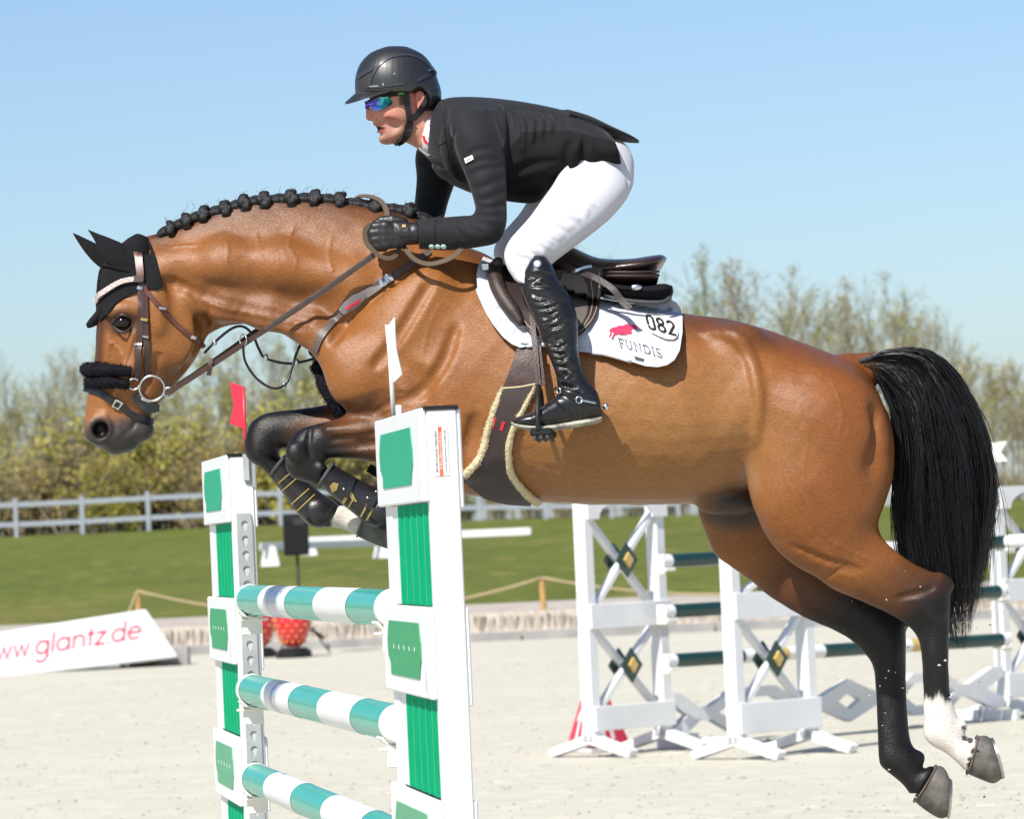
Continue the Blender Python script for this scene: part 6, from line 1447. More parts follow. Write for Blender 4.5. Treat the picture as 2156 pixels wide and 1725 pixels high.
# ------------------------------------------------------------------ stirrup
def stirrup(sg, lab):
    t = thing('stirrup', lab, 'stirrup', P_(1135, 860, sg * .37), 'stirrups of the saddle'); q = lambda x, y, d: P_(x, y, sg * d)
    ribbon([q(1119, 664, .285), q(1123, 700, .315), q(1129, 760, .345), q(1133, 816, .365)], .016, .005, 'stirrup_leather', MT['leather'], t); ribbon([q(1134, 730, .322), q(1139, 770, .34), q(1144, 812, .355)], .012, .005, 'stirrup_leather', MT['leather'], t)
    mb = MB(); mb.tube(crom([q(1134, 812, .372), q(1133, 832, .425), q(1132, 870, .458), q(1133, 908, .462)], 5), .0075, 8, flat=.7); mb.tube(crom([q(1134, 812, .365), q(1139, 832, .340), q(1142, 870, .322), q(1144, 906, .316)], 5), .0075, 8); mb.obj('branch', MT['black'], t, smooth=True)
    a, b, c, d = q(1115, 904, .465), q(1160, 901, .465), q(1172, 908, .32), q(1126, 912, .32); dn = np.array([.0, 0, -.020]); mb = MB(); mb.hexa([a + dn, b + dn, c + dn, d + dn], [a, b, c, d]); mb.obj('tread', MT['black'], t, bevel=.004)
    for k in (.2, .5, .8):
        mb = MB(); u0 = a + (b - a) * k + dn * .1; u1 = d + (c - d) * k + dn * .1; mb.bar(u0 + dn * 1.1, u1 + dn * 1.1, .008, .010); mb.obj('tread_bar', MT['neoprene'], t)
    mb = MB(); mb.hexa([q(1118, 918, .468), q(1162, 916, .468), q(1170, 924, .42), q(1134, 930, .42)], [q(1117, 907, .467), q(1161, 904, .467), q(1170, 912, .42), q(1132, 914, .42)]); mb.obj('tread_edge', MT['black'], t, bevel=.004)
stirrup(-1, 'black stirrup iron under the rider boot on the near side'); stirrup(1, 'stirrup on the far side of the horse')
# ------------------------------------------------------------------ the rider
def shrink(st, k, dk):
    out = []
    for s in st:
        xa, ya, xb, yb = s[:4]; cx, cy = (xa + xb) / 2, (ya + yb) / 2
        out.append((cx + (xa - cx) * k, cy + (ya - cy) * k, cx + (xb - cx) * k, cy + (yb - cy) * k, s[4], s[5] * dk) + tuple(s[6:]))
    return out
JT = [(925, 212, 893, 312, 0, .075), (945, 206, 905, 345, 0, .125), (975, 204, 925, 372, 0, .165), (1015, 205, 958, 392, 0, .185), (1060, 209, 1010, 412, 0, .190), (1110, 216, 1070, 424, 0, .188), (1165, 227, 1130, 426, 0, .19), (1205, 240, 1160, 394, 0, .205, 0, .8), (1240, 255, 1212, 390, 0, .225, 0, .75), (1268, 275, 1258, 380, 0, .238, 0, .7), (1284, 292, 1304, 366, 0, .240, 0, .7), (1288, 297, 1309, 364, 0, .236, 0, .7)]
ARM_N = [(945, 228, 1048, 232, -.13, .075), (948, 272, 1060, 285, -.185, .074), (962, 325, 1066, 340, -.21, .066), (980, 370, 1067, 385, -.228, .060), (993, 407, 1067, 430, -.24, .057), (1000, 438, 1066, 474, -.25, .054), (994, 452, 1050, 508, -.25, .052), (976, 454, 1018, 519, -.245, .051), (938, 457, 950, 527, -.232, .047), (905, 460, 915, 526, -.224, .045), (878, 461, 881, 525, -.218, .043)]
ARM_F = [(905, 240, 1000, 250, .13, .07), (886, 290, 975, 305, .19, .068), (874, 330, 968, 345, .215, .062), (877, 374, 958, 385, .23, .056), (873, 424, 944, 425, .24, .054), (868, 462, 930, 470, .24, .052), (850, 475, 890, 520, .235, .048), (800, 470, 830, 530, .21, .044)]
TH_N = [(1225, 290, 1318, 312, -.06, .09), (1195, 330, 1333, 352, -.10, .105), (1168, 382, 1327, 405, -.15, .108), (1140, 422, 1290, 455, -.195, .098), (1115, 457, 1240, 497, -.235, .088), (1090, 485, 1196, 530, -.265, .078), (1071, 508, 1163, 556, -.285, .068), (1061, 536, 1148, 578, -.30, .062), (1068, 565, 1142, 596, -.312, .057), (1085, 592, 1150, 620, -.325, .053)]
TH_F = [(a - (22 if i > 2 else 0), b - (6 if i > 2 else 0), c - (22 if i > 2 else 0), d - (6 if i > 2 else 0), -e, f) for i, (a, b, c, d, e, f) in enumerate(TH_N)]
SH_N = [(1100, 560, 1162, 560, -.318, .056), (1093, 596, 1177, 590, -.335, .057), (1103, 630, 1199, 622, -.345, .058), (1119, 664, 1214, 662, -.355, .056), (1135, 700, 1217, 700, -.362, .050), (1152, 742, 1218, 740, -.37, .044), (1168, 782, 1228, 780, -.377, .038), (1173, 808, 1240, 806, -.38, .037), (1172, 828, 1252, 830, -.382, .037)]
FT_N = [(1262, 838, 1268, 880, -.38, .030), (1250, 818, 1254, 888, -.382, .036), (1225, 812, 1222, 892, -.385, .040), (1192, 824, 1188, 897, -.39, .042), (1160, 843, 1156, 902, -.395, .046), (1128, 864, 1126, 902, -.40, .048), (1098, 875, 1098, 900, -.40, .042), (1080, 882, 1080, 896, -.40, .026)]
mirs = lambda st, dx=0, dy=0: [(a + dx, b + dy, c + dx, d + dy, -e, f) for a, b, c, d, e, f in st]

# ---- body: head, neck, trunk, arms and legs as one surface
bl_, bh_ = U(765, 935, YH) - (0, .47, .02), U(1350, 90, YH) + (.02, .47, .03)
bv = Vox(bl_, bh_, .0046)
HEADL = [(828, 120, 850, 120, 0, .02), (800, 133, 882, 133, 0, .052), (784, 155, 900, 160, 0, .070), (779, 180, 905, 185, 0, .075), (778, 200, 905, 208, 0, .0745), (778, 216, 903, 222, 0, .073), (778, 232, 899, 236, 0, .071), (782, 246, 892, 250, 0, .067), (787, 258, 884, 263, 0, .062), (791, 268, 874, 273, 0, .056), (797, 278, 864, 283, 0, .050), (802, 288, 852, 291, 0, .043), (808, 297, 842, 298, 0, .033), (815, 303, 832, 303, 0, .018)]
bv.rings(loft_rings(HEADL, 4, 40), .012)
bv.cap([P_(880, 235, 0), P_(905, 275, 0), P_(935, 300, 0)], [.056, .057, .065], .035)
bv.ell(P_(868, 282, 0), (.022, .05, .02), .03)
# nose
bv.cap([P_(784, 216, 0), P_(779, 233, 0), P_(777, 248, 0)], [.010, .0105, .0125], .014)
for sg in (-1, 1):
    bv.ell(P_(785, 251, sg * .0125), (.0115, .008, .0085), .008)
    bv.ell(P_(779, 255, sg * .008), (.006, .0045, .0045), .004, sub=True)
    bv.ell(P_(801, 214, sg * .052), (.024, .022, .014), .014, sub=True)        # eye hollow
    bv.ell(P_(797, 216, sg * .038), (.0125, .0125, .0125), .003)               # eyeball
    bv.cap([P_(788, 205, sg * .018), P_(800, 201, sg * .045), P_(815, 206, sg * .060)], [.007, .008, .007], .012)   # brow
    bv.ell(P_(822, 244, sg * .050), (.030, .016, .018), .02)                   # cheekbone
    bv.ell(P_(815, 263, sg * .050), (.024, .012, .020), .018, sub=True)        # cheek hollow
    bv.cap([P_(790, 252, sg * .020), P_(803, 266, sg * .034)], [.002, .002], .008, sub=True)   # fold beside the mouth
    bv.ell(P_(874, 209, sg * .080), (.0175, .011, .028), .006, R=np.array([[.97, 0, .25], [0, 1, 0], [-.25, 0, .97]]).T)   # ear
    bv.ell(P_(872, 207, sg * .0905), (.0105, .007, .019), .004, sub=True)
    bv.ell(P_(870, 225, sg * .080), (.008, .006, .009), .004)
bv.cap([P_(795, 261, -.024), P_(789, 262.5, 0), P_(795, 261, .024)], [.0040, .0062, .0040], .006)   # upper lip
bv.cap([P_(804, 275, -.022), P_(797.5, 277, 0), P_(804, 275, .022)], [.0045, .0068, .0045], .006)    # lower lip
for sg in (-1, 1): bv.cap([P_(793, 269.5, 0), P_(807, 268.5, sg * .027)], [.0075, .0040], .003, sub=True)
bv.ell(P_(808, 293, 0), (.016, .022, .015), .015)                              # chin
bv.cap([P_(802, 284, -.014), P_(800, 284, 0), P_(802, 284, .014)], .003, .008, sub=True)
# trunk and limbs under the clothes
bv.rings(loft_rings(shrink(JT[:10], .76, .74), 3, 32), .03)
bv.rings(loft_rings(shrink(ARM_N, .58, .58), 3, 24), .03); bv.rings(loft_rings(shrink(ARM_F, .58, .58), 3, 24), .03)
bv.rings(loft_rings(shrink(TH_N, .72, .72), 3, 24), .04); bv.rings(loft_rings(shrink(TH_F, .72, .72), 3, 24), .04)
for s_ in (SH_N, mirs(SH_N, -22, -6)): bv.rings(loft_rings(shrink(s_, .62, .62), 3, 24), .02)
for s_ in (FT_N, mirs(FT_N, -22, -6)): bv.rings(loft_rings(shrink(s_, .6, .6), 3, 24), .02)
bv.cap([P_(885, 493, -.218), P_(868, 490, -.216)], [.028, .027], .01)
bv.cap([P_(815, 500, .205), P_(800, 500, .20)], [.028, .027], .01)
# hands inside the gloves
def hand(v, sg, x0, y0, d0, grow, k):
    """closed fist on the rein: back of the hand, four bent fingers of unequal length, thumb on top"""
    q = lambda x, y, d: P_(x0 + x, y0 + y, sg * (d0 + d))
    v.cap([q(52, -2, 0), q(34, -3, .002)], np.array([.026, .028]) + grow, k)
    for i, (ya, yb) in enumerate(((-19, -17), (-7, -5), (5, 7), (17, 19))): v.cap([q(36, ya * .8, .004), q(2, yb, .014)], np.array([.0165, .0150]) + grow, .010)
    for i, (yb, L) in enumerate(((-19, 1.0), (-6, 1.10), (8, 1.02), (21, .84))):
        kx = -2 + 3 * abs(i - 1.2)
        v.cap([q(kx + 2, yb, .016), q(kx - 21 * L, yb + 3, .006), q(kx - 26 * L, yb + 6, -.022), q(kx - 2, yb + 7, -.038)], np.array([.0125, .0118, .0105, .0098]) * (1.0 if i < 3 else .9) + grow, .004)
    v.cap([q(40, -24, -.012), q(18, -31, -.012), q(-4, -29, -.016), q(-16, -23, -.018)], np.array([.0150, .0125, .0110, .0100]) + grow, .005)
hand(bv, -1, 808, 494, .222, -.002, .012); hand(bv, 1, 790, 500, .205, -.002, .012)
BVt, BQ = bv.mesh()
YAW = math.radians(13)
PIV = P_(868, 250, 0)
def turn(V):
    """the head is turned a little towards the camera"""
    px, py = proj(V).T; w = sm(318, 288, py + .35 * (px - 850) * (px > 850)) * (py < 330)
    a = YAW * w; x, y = V[:, 0] - PIV[0], V[:, 1] - PIV[1]; W = V.copy(); W[:, 0] = PIV[0] + x * np.cos(a) - y * np.sin(a); W[:, 1] = PIV[1] + x * np.sin(a) + y * np.cos(a); return W
BVt = turn(BVt)
bx_, by_ = proj(BVt).T
SK = np.tile([.50, .235, .165], (len(BVt), 1))
def mixs(c, w):
    global SK
    w = np.clip(w, 0, 1)[:, None]; SK = SK * (1 - w) + np.asarray(c) * w
mixs([.52, .19, .14], .6 * sm(26, 10, np.hypot(bx_ - 820, by_ - 243))); mixs([.55, .18, .135], .7 * sm(12, 5, np.hypot(bx_ - 779, by_ - 246))); mixs([.52, .17, .13], .7 * ((np.hypot(bx_ - 876, by_ - 209) < 22)))
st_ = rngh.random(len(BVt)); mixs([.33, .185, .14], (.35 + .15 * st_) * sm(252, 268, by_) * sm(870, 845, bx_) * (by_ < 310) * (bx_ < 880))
mixs([.48, .13, .11], .85 * np.maximum(sm(7, 4, np.hypot((bx_ - 795) * .55, by_ - 262.5)), sm(7, 4, np.hypot((bx_ - 803) * .55, by_ - 276)))); mixs([.05, .012, .012], sm(5, 2.5, np.hypot((bx_ - 802) * .4, by_ - 269.3)))
mixs([.05, .03, .02], .9 * sm(6, 3, np.abs(by_ - (199 + .05 * (bx_ - 790)))) * (bx_ > 782) * (bx_ < 822)); mixs([.045, .028, .02], .85 * (bx_ > 840) * (by_ < 222) * (bx_ < 862) * (by_ > 180)); mixs([.04, .026, .02], (bx_ > 893) * (by_ < 232) * (by_ > 100)); mixs([.035, .024, .02], (by_ < 184))
MT['skin'] = M('skin', (.5, .24, .17), .55, attr=True, var=.16, vscale=210, spec=.35, bump=.12, bscale=500, bdist=.002)
MT['skin'].node_tree.nodes['Principled BSDF'].inputs['Subsurface Weight'].default_value = .12
MT['skin'].node_tree.nodes['Principled BSDF'].inputs['Subsurface Radius'].default_value = (.01, .004, .002)
rider = mk('person', BVt, BQ[:, ::-1], MT['skin'], None, True, cols=np.clip(SK, 0, 1))
tag(rider, 'rider in a black jacket, white breeches and black helmet crouched forward over the saddle', 'person')
BT = bvh(BVt, BQ)
mb = MB(); 
for i, y in enumerate(np.linspace(-.016, .016, 7)):
    mb.box(turn(np.array([P_(794.5 + abs(y) * 260, 266.0, y)]))[0], (.002, 0, 0), (0, .0021, 0), (0, 0, .0026))
mb.obj('teeth', M('tooth_enamel', (.62, .58, .48), .3), rider)

# ---- jacket
MT['jacket'] = M('black_jacket_cloth', (.0105, .0105, .0135), .75, var=.15, vscale=300, spec=.25, bump=.25, bscale=600, sheen=.08, bdist=.003)
MT['jacket_side'] = M('black_jersey', (.008, .008, .009), .85, bump=.2, bscale=600, spec=.2)
jv = Vox(U(855, 545, YH) - (0, .36, 0), U(1360, 190, YH) + (.02, .36, .01), .0046)
jv.rings(loft_rings(JT, 4, 40), .02)
jv.rings(loft_rings(ARM_N, 4, 32), .022); jv.rings(loft_rings(ARM_F, 4, 32), .022)
jv.rings(loft_rings([(1190, 232, 1200, 262, 0, .16), (1240, 247, 1240, 274, 0, .165), (1285, 268, 1283, 290, 0, .15), (1325, 286, 1322, 297, 0, .11), (1350, 298, 1347, 301, 0, .05)], 4, 32), .012)   # coat tail
for p, q, r, k in (([(1005, 230), (1000, 300), (1020, 360)], -.19, .004, .03), ([(1060, 240), (1075, 330), (1072, 420)], -.205, .007, .03)): jv.cap([P_(x, y, q) for x, y in p], r, k, sub=True)
rj = np.random.default_rng(14)
TJ = bvh(*jv.mesh())
for pts, r, l, k, s in (([(962, 262), (953, 300), (958, 340), (972, 378)], .0045, .002, .012, 1), ([(975, 335), (1002, 316), (1036, 312)], .005, .003, .012, 1), ([(980, 352), (1008, 338), (1050, 336)], .0045, .003, .012, 1), ([(984, 370), (1015, 356), (1060, 350)], .005, .003, .013, 1), ([(992, 398), (1020, 392), (1060, 372)], .005, .003, .012, 1),
    ([(998, 420), (1028, 418), (1062, 402)], .0055, .003, .013, 1), ([(1000, 436), (1030, 438), (1064, 430)], .006, .003, .014, 1), ([(996, 450), (1024, 456), (1058, 452)], .006, .003, .014, 1), ([(982, 456), (1010, 470), (1044, 474)], .006, .003, .014, 1), ([(966, 458), (986, 476), (1016, 490)], .0055, .003, .013, 1), ([(948, 460), (962, 484), (984, 508)], .005, .003, .012, 1), ([(930, 460), (938, 486), (948, 512)], .004, .003, .010, 1), ([(1030, 470), (1046, 488), (1050, 502)], .005, .003, .012, 1),
    ([(1066, 232), (1073, 280), (1076, 330)], .007, .004, .018, 1), ([(1084, 222), (1094, 262), (1092, 330)], .006, .004, .016, 1), ([(1102, 222), (1112, 260), (1108, 300)], .006, .004, .016, 1), ([(1122, 226), (1131, 258), (1128, 300)], .006, .004, .016, 1), ([(1142, 230), (1150, 256), (1148, 284)], .006, .004, .015, 1), ([(1164, 236), (1170, 258), (1166, 276)], .005, .004, .014, 1), ([(1186, 244), (1190, 262), (1186, 276)], .005, .004, .013, 1),
    ([(1050, 222), (1058, 262), (1058, 310)], .006, .000, .018, 0), ([(1094, 236), (1103, 270), (1100, 320)], .005, .000, .016, 0), ([(1113, 236), (1122, 262), (1118, 300)], .005, .000, .015, 0), ([(1133, 238), (1141, 260), (1138, 290)], .005, .000, .014, 0), ([(1154, 242), (1160, 262), (1157, 280)], .004, .000, .014, 0),
    ([(1204, 292), (1192, 330), (1196, 372)], .008, .004, .02, 1), ([(1232, 292), (1220, 330), (1232, 366)], .009, .004, .022, 1), ([(1256, 300), (1262, 330), (1285, 352)], .006, .004, .018, 1), ([(1218, 300), (1206, 335), (1214, 370)], .007, .000, .022, 0), ([(1080, 366), (1120, 346), (1170, 340)], .007, .004, .02, 1), ([(1075, 390), (1110, 384), (1150, 372)], .007, .004, .02, 1), ([(1095, 405), (1130, 404), (1160, 392)], .006, .004, .016, 1),
    ([(946, 262), (940, 300), (950, 344), (968, 380)], .004, .000, .02, 0), ([(885, 340), (915, 345), (935, 352)], .005, .003, .014, 1), ([(880, 370), (915, 372), (945, 384)], .005, .003, .014, 1), ([(882, 400), (910, 402), (935, 412)], .005, .003, .014, 1), ([(884, 424), (905, 430), (925, 436)], .005, .003, .014, 1)):
    carve(jv, TJ, pts, [r * .4, r, r * .9, r * .35], l, k, bool(s), both=False)
jv.ell(P_(890, 285, 0), (.035, .062, .06), .012, sub=True)     # neck opening
jv.cap([P_(868, 492, -.218), P_(880, 493, -.218)], .036, .004, sub=True)
jv.blur(1)
JV, JQ = jv.mesh(); jx, jy = proj(JV).T
fc = JV[JQ].mean(1); fx_, fy_ = proj(fc).T
side = (fy_ > np.interp(fx_, [1060, 1100, 1200, 1300], [330, 278, 274, 300])) & (fx_ > 1066) & (fc[:, 1] < YH + .4) & (fy_ < 440)
jo = mk('jacket', JV, JQ[:, ::-1], [MT['jacket'], MT['jacket_side']], rider, True, fm=side.astype(np.int32))
JB = bvh(JV, JQ)
patch([(903, 237), (912, 220), (929, 206), (934, 230), (937, 256), (941, 297), (928, 307), (916, 292), (909, 268)], 4, JB, .007, .008, 'collar', MT['jacket'], rider, itn=3)
patch([(928, 308), (941, 299), (946, 330), (960, 372), (952, 374), (932, 345)], 5, JB, .005, .006, 'lapel', MT['jacket'], rider, itn=3)
patch([(979, 334), (995, 327), (998, 335), (982, 344)], 3, JB, .004, .004, 'sleeve_label', MT['white'], rider); strap([(984, 338), (989, 335.5), (993, 333)], 1.6, JB, .0048, .001, 'label_print', MT['inkgrey'], rider, step=3)
patch([(1208, 363), (1221, 360), (1224, 386), (1211, 390)], 3, JB, .004, .004, 'hem_label', MT['inkred'], rider)
for (x, y) in ((1215, 368), (1216, 376), (1217, 383)): strap([(x - 4, y + 1), (x, y), (x + 4, y - 1)], 3.2, JB, .0048, .001, 'label_print', MT['white'], rider, step=2)
strap([(1165, 389), (1200, 388), (1235, 378), (1300, 361)], 2.0, JB, .002, .003, 'hem_seam', MT['jacket_side'], rider)
for x in (909, 922, 934):
    p, n = hit(JB, x, 519); mb = MB(); R_ = Matrix.Identity(3); mb.tube([p - n * .002, p + n * .003, p + n * .0045], [.0085, .0085, .006], 14); mb.obj('cuff_button', M('mint_button', (.42, .62, .55), .2, coat=.5) if x == 909 else bpy.data.materials['mint_button'], rider, smooth=True, sharp=40)
strap([(918, 462), (916, 480), (916, 505)], 2, JB, .0015, .003, 'cuff_slit', MT['jacket_side'], rider)
# shirt collar and stock
shv = Vox(P_(870, 335, 0) - (0, .12, 0), P_(935, 215, 0) + (0, .12, 0), .004)
shv.rings(loft_rings([(905, 235, 884, 308, 0, .062), (912, 240, 890, 322, 0, .072), (922, 246, 905, 334, 0, .085)], 4, 32), .01); shv.ell(P_(878, 270, 0), (.03, .05, .05), .006, sub=True)
SV, SQ = shv.mesh(); mk('shirt_collar', SV, SQ[:, ::-1], MT['padwhite'], rider, True); SB = bvh(SV, SQ)
try:
    patch([(890, 286), (894, 285), (897, 294), (903, 302), (899, 304), (893, 298)], 3, SB, .002, .002, 'collar_print', MT['inkred'], rider); patch([(902, 288), (907, 288), (909, 302), (905, 304)], 3, SB, .002, .002, 'collar_print', MT['inkgrey'], rider)
except Exception as e: print('collar print', e)
mb = MB(); mb.tube(crom([P_(884, 312, -.03), P_(892, 320, -.06), P_(905, 328, -.085)], 4), .006, 8, flat=.5); mb.obj('stock_edge', M('grey_trim', (.22, .22, .23), .5), rider, smooth=True)

# ---- breeches
MT['breeches'] = M('white_breeches', (.54, .54, .58), .75, spec=.2, sheen=.15, bump=.12, bscale=400)
wv = Vox(U(1030, 640, YH) - (0, .42, 0), U(1350, 275, YH) + (.02, .42, .02), .0048)
wv.rings(loft_rings(TH_N, 4, 36), .03); wv.rings(loft_rings(TH_F, 4, 36), .03); wv.ell(P_(1268, 350, 0), (.085, .15, .075), .05)
TW = bvh(*wv.mesh()); rw = np.random.default_rng(4)
for i in range(15):
    t = i / 14; x = 1225 - 125 * t + rw.normal(0, 4); y = 415 + 125 * t + rw.normal(0, 3); L = 26 + 16 * rw.random(); g = 1.15 + .6 * rw.random()
    carve(wv, TW, [(x - L * .9, y - 10 - 6 * rw.random()), (x, y), (x + L * .8, y + 12 + 8 * rw.random())], [.001, .0040 * g, .0012], .002, .010, True, both=False)
    carve(wv, TW, [(x - L * .7, y), (x, y + 6), (x + L * .7, y + 18)], [.001, .0032 * g, .001], -.0005, .012, False, both=False)
for i in range(5): carve(wv, TW, [(1278 + 8 * i, 330 + 8 * i), (1300 + 6 * i, 338 + 9 * i), (1322, 350 + 11 * i)], [.001, .004, .001], .002, .010, True, both=False)
carve(wv, TW, [(1195, 398), (1165, 440), (1125, 492), (1098, 530)], .0022, .0012, .006, True, both=False)
for i in range(4): carve(wv, TW, [(1066 + 4 * i, 540 + 12 * i), (1085 + 4 * i, 546 + 12 * i), (1102, 552 + 10 * i)], [.001, .003, .001], .0015, .008, True, both=False)
wv.blur(1); WV, WQ = wv.mesh(); mk('breeches', WV, WQ[:, ::-1], MT['breeches'], rider, True)

# ---- riding boots
MT['bootleather'] = M('black_boot_leather', (.009, .009, .010), .34, coat=.10, spec=.45, bump=.25, bscale=70, bdist=.004)
def riding_boot(sg, dx, dy):
    f = (lambda st: st) if sg < 0 else (lambda st: mirs(st, dx, dy)); q = lambda x, y, d: P_(x + dx, y + dy, sg * d)
    v = Vox(q(1060, 915, 0) + np.array([0, -.48 if sg < 0 else .2, 0]), q(1285, 525, 0) + np.array([0, -.2 if sg < 0 else .48, 0]), .0042)
    v.rings(loft_rings(f(SH_N), 4, 32), .012); v.rings(loft_rings(f(FT_N), 4, 32), .02)
    v.rings(loft_rings(f([(1124, 538, 1148, 540, -.345, .022), (1112, 552, 1160, 556, -.342, .040), (1102, 575, 1168, 576, -.340, .052)]), 3, 24), .01)
    r = np.random.default_rng(9); TBt = bvh(*v.mesh())
    for i in range(0):      # creases across the shaft and ankle
        t = i / 8; y = 600 + 195 * t + r.normal(0, 4); x = 1105 + 78 * t; d = .400 + .016 * t; L = 30 + 12 * r.random()
        v.cap([q(x - 6, y - 8, d - .012), q(x + L * .5, y + 4, d + .004), q(x + L * 1.1, y - 2 + r.normal(0, 8), d - .004)], [.003, .0065, .002], .012, sub=True)
        v.cap([q(x - 4, y + 3, d - .030), q(x + L * .4, y + 14, d - .022)], [.005, .004], .014)
    if sg < 0:
        for i in range(24):
            t = i / 23; y = 585 + 240 * t + r.normal(0, 5); xl = np.interp(y, [560, 596, 664, 742, 790, 828], [1102, 1094, 1120, 1153, 1170, 1173]); xr = np.interp(y, [560, 590, 662, 740, 790, 828], [1160, 1176, 1213, 1217, 1230, 1250]); w = xr - xl; g = (.6 + .5 * r.random()) * (.7 + .6 * t)
            a = xl + w * (.02 + .22 * r.random()); b = a + w * (.30 + .40 * r.random()); sl = r.normal(-2, 9)
            carve(v, TBt, [(a, y), ((a + b) / 2, y + 5 + sl * .3), (b, y + sl)], [.001, .0034 * g, .001], .0022, .009, True, both=False)
            carve(v, TBt, [(a, y + 7), ((a + b) / 2, y + 12 + sl * .3), (b, y + 7 + sl)], [.001, .0026 * g, .001], -.0010, .010, False, both=False)
        carve(v, TBt, [(1176, 846), (1196, 866), (1203, 894)], .0025, .0015, .007, True, both=False)
    V, Q = v.mesh(); o = mk('riding_boot', V, Q[:, ::-1], MT['bootleather'], rider, True); t = bvh(V, Q); fl = YH + sg * .38
    mb = MB(); R = loft_rings(f([(1267, 876, 1267, 888, -.382, .030), (1252, 880, 1252, 893, -.383, .040), (1222, 884, 1222, 899, -.386, .043), (1190, 890, 1190, 904, -.391, .045), (1156, 895, 1156, 908, -.396, .050), (1122, 896, 1122, 907, -.40, .052), (1092, 893, 1092, 902, -.40, .044), (1076, 888, 1077, 896, -.40, .022)]), 4, 20)
    mb.rings([list(p) for p in R]); mb.obj('sole', M('sandy_boot_sole', (.42, .40, .33), .85, rgb2=(.14, .13, .11), vscale=38, fac=(.30, .55), bump=.5, bscale=120), o, smooth=True)
    if sg < 0:
        strap([(1169, 818), (1178, 822), (1196, 832), (1216, 842), (1236, 846), (1262, 850)], 8, t, .004, .005, 'spur_strap', MT['leather_black'], o, fill=fl); strap([(1216, 846), (1219, 866), (1222, 888)], 7, t, .004, .005, 'spur_strap', MT['leather_black'], o, fill=fl)
        for (x, y) in ((1180, 823), (1219, 843)):
            p, n = hit(t, x, y); torus(p + n * .006, .0095, .0024, n, 'buckle', MT['chrome'], o)
        mb = MB(); mb.tube(crom([q(1222, 843, .425), q(1250, 848, .42), q(1266, 853, .395), q(1266, 853, .37)], 4), .0045, 8); mb.tube([q(1264, 852, .385), q(1275, 856, .385)], .005, 8); mb.sphere(q(1276, 857, .385), (.010, .008, .011), 12, 8); mb.obj('spur', MT['chrome'], o, smooth=True)
        p, n = hit(t, 1132, 556); mb = MB(); mb.tube([p, p + n * .004, p + n * .0055], [.0125, .0125, .009], 16); mb.obj('boot_stud', MT['chrome'], o, smooth=True, sharp=40)
riding_boot(-1, 0, 0); riding_boot(1, -22, -6)

# ---- gloves
MT['glove'] = M('black_glove_leather', (.014, .014, .015), .42, bump=.25, bscale=160, var=.2, vscale=60, bdist=.003)
for sg, x0, y0, d0 in ((-1, 808, 494, .222), (1, 790, 500, .205)):
    gv = Vox(P_(x0 - 70, y0 + 70, 0) + np.array([0, -.36 if sg < 0 else .08, 0]), P_(x0 + 85, y0 - 60, 0) + np.array([0, -.08 if sg < 0 else .36, 0]), .0034)
    hand(gv, sg, x0, y0, d0, .0028, .012); q = lambda x, y, d: P_(x0 + x, y0 + y, sg * (d0 + d))
    gv.cap([q(52, -2, 0), q(66, -3, -.002)], [.032, .034], .008)
    gv.cap([q(56, -28, .026), q(57, 2, .042), q(56, 28, .024)], .003, .008, sub=True)
    for yy in (-12.5, 1, 14): gv.cap([q(22, yy, .032), q(2, yy + 1, .036)], [.002, .004], .006, sub=True)
    gv.cap([q(20, -22, .028), q(26, 0, .036), q(20, 22, .026)], .0028, .008, sub=True)
    GV, GQ = gv.mesh(); go = mk('glove', GV, GQ[:, ::-1], MT['glove'], rider, True)
    if sg < 0:
        GB = bvh(GV, GQ); fl = YH - .26
        patch([(834, 474), (842, 466), (852, 468), (862, 478), (864, 496), (840, 497)], 3, GB, .003, .004, 'wrist_flap', MT['glove'], go, fill=fl); patch([(846, 475), (854, 475), (854, 481), (846, 481)], 3, GB, .0075, .002, 'flap_stud', MT['goldprint'], go, fill=fl)

# ---- helmet
MT['helmet'] = M('black_helmet_shell', (.016, .017, .019), .42, coat=.12, spec=.5)
MT['trim'] = M('helmet_trim', (.032, .034, .044), .25, coat=.3)
kv = Vox(U(735, 250, YH) - (0, .16, 0), U(940, 85, YH) + (.01, .16, .02), .0038)
kv.rings(loft_rings([(812, 99, 858, 99, 0, .026), (780, 112, 890, 115, 0, .072), (758, 134, 911, 140, 0, .096), (748, 160, 921, 165, 0, .108), (746, 184, 926, 186, 0, .112), (748, 200, 924, 204, 0, .110)], 4, 40), .01)
kv.ell(P_(893, 205, 0), (.048, .095, .045), .02)
# lower edge: cut away everything under the brow line and round the ears
kv.ell(P_(800, 250, 0), (.118, .20, .072), .006, sub=True); kv.ell(P_(870, 216, -.115), (.034, .075, .046), .006, sub=True); kv.ell(P_(870, 216, .115), (.034, .075, .046), .006, sub=True); kv.ell(P_(850, 262, 0), (.085, .2, .055), .008, sub=True)
KV, KQ = kv.mesh(); KV = turn(KV); ho = mk('helmet', KV, KQ[:, ::-1], MT['helmet'], rider, True); KB = bvh(KV, KQ)
mb = MB(); ro_ = []
for k in range(21):       # peak
    a = math.radians(-90 + 180 * k / 20); y = .098 * math.sin(a); c_ = math.cos(a)
    x_in, y_in = 842 - 96 * max(c_, .0) ** .8, 184 + 16 * c_ ; x_out, y_out = 842 - 116 * max(c_, .0) ** .62, 184 + 35 * c_ ** .9
    ro_.append([P_(x_in, y_in, y), P_(x_in, y_in + 5, y), P_(x_out, y_out + 3.5, y * 1.04), P_(x_out, y_out, y * 1.04)])
ro_ = [list(turn(np.array(p))) for p in ro_]; mb.rings(ro_); mb.obj('peak', MT['helmet'], ho, smooth=True, sharp=50)
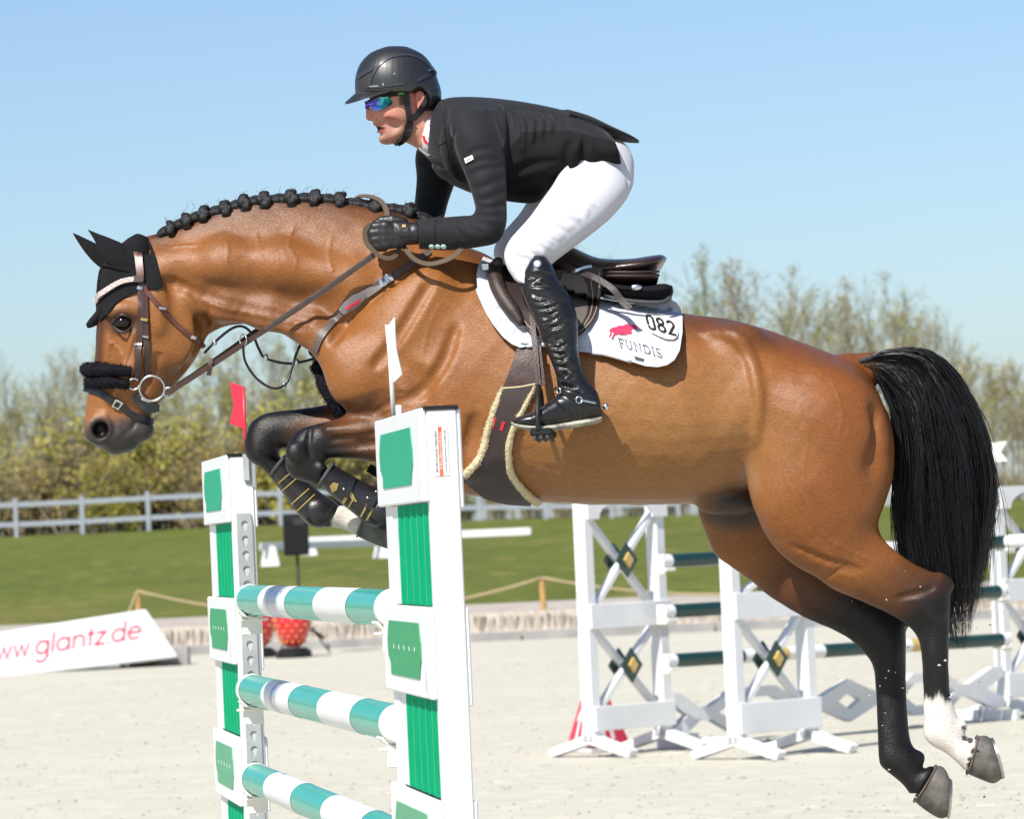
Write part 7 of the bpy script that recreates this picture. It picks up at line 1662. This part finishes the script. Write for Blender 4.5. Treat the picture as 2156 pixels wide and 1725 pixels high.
for pts, w in (([(778, 183), (783, 162), (799, 136), (824, 120), (857, 115), (884, 123), (905, 139), (917, 154)], 5), ([(876, 170), (887, 164), (898, 159), (918, 154)], 7), ([(752, 164), (770, 152), (791, 141)], 7), ([(775, 182), (800, 182), (830, 178), (850, 176)], 4)):
    strap(pts, w, KB, .003, .005, 'trim', MT['trim'], ho, step=4, fill=YH - .08)
patch([(754, 184), (758, 168), (770, 160), (781, 154), (779, 184), (768, 190)], 4, KB, .0015, .003, 'front_vent', M('vent_grille', (.02, .02, .02), .7), ho)
strap([(779, 181.5), (788, 181), (797, 180.5)], 2.4, KB, .0035, .003, 'emblem_bar', MT['chrome'], ho, step=3)
for x, y in ((830, 155), (905, 147), (807, 177)): strap([(x - 1.6, y), (x, y), (x + 1.6, y)], 4, KB, .002, .003, 'rivet', MT['chrome'], ho, step=1.2)
MT['webbing'] = M('black_webbing', (.013, .013, .014), .6)
strap([(845, 182), (854, 205), (858, 228), (861, 248), (861, 268)], [15, 12, 11, 12, 13], BT, .008, .007, 'chin_strap', MT['webbing'], ho, fill=YH - .06); strap([(905, 200), (893, 220), (880, 238), (868, 250)], [16, 15, 13, 11], BT, .008, .007, 'chin_strap', MT['webbing'], ho, fill=YH - .06)
strap([(860, 262), (856, 280), (848, 291), (836, 300)], [15, 15, 12, 8], BT, .010, .008, 'chin_strap', MT['webbing'], ho, fill=YH - .03)
strap([(860, 248), (861, 262), (860, 276), (858, 285)], 13, BT, .014, .006, 'strap_buckle', MT['black'], ho, fill=YH - .06)
for yy in (249, 272): strap([(853, yy), (860, yy), (867, yy + 1)], 2, BT, .0155, .002, 'buckle_edge', MT['trim'], ho, step=3, fill=YH - .06)
mb = MB(); mb.tube(crom([P_(850, 292, -.045), P_(838, 302, -.02), P_(834, 304, .0), P_(838, 302, .02), P_(850, 292, .045)], 4), .0065, 8, flat=.7); mb.obj('chin_cup', MT['webbing'], ho, smooth=True)

# ---- mirrored sunglasses
def lens(poly, name, off):
    o = patch(poly, 2.6, BT, off, .003, name, MT['lens'], sung, itn=25, fill=YH - .03)
    me = o.data; a = me.color_attributes.new('coat', 'FLOAT_COLOR', 'POINT'); V = np.array([v.co[:] for v in me.vertices]) + ORIGIN[sung.name]; x, y = proj(V).T
    g = sm(228, 206, y); t = sm(785, 812, x) * sm(829, 818, x); c = np.array([.16, .10, .80])[None] * (1 - t)[:, None] + np.array([.0, .62, .50])[None] * t[:, None]; c = c * (1 - .5 * (1 - g))[:, None] + np.array([.05, .22, .75])[None] * (.5 * (1 - g))[:, None]
    if x.mean() < 781: c[:] = (.16, .06, .42)
    c4 = np.ones((len(V), 4), np.float32); c4[:, :3] = c; a.data.foreach_set('color', c4.ravel())
MT['lens'] = M('mirror_lens', (.1, .4, .5), .12, attr=True, metal=.15, spec=.6, coat=.4)
sung = bpy.data.objects.new('sunglasses', None); COL.objects.link(sung); sung.empty_display_size = .05; sung.parent = rider; ORIGIN['sunglasses'] = ORIGIN[rider.name]
lens([(779.5, 217), (789, 210), (803, 203), (818, 202), (826, 214), (816, 224.5), (799, 235), (786, 230)], 'lens', .010)
lens([(769, 214), (775, 213), (778, 222), (777, 234), (772, 230)], 'lens', .008)
strap([(779, 215), (790, 207), (804, 199.5), (820, 197)], [3, 3.5, 4, 8], BT, .012, .005, 'frame', MT['black'], sung, step=3, fill=YH - .03)
strap([(818, 200), (834, 197.5), (850, 196)], [10, 9, 7], BT, .009, .006, 'temple', MT['black'], sung, step=3, fill=YH - .06); strap([(838, 198), (845, 197), (850, 197)], 3, BT, .0115, .003, 'temple_tip', M('green_tip', (.05, .45, .06), .4), sung, step=3, fill=YH - .06)
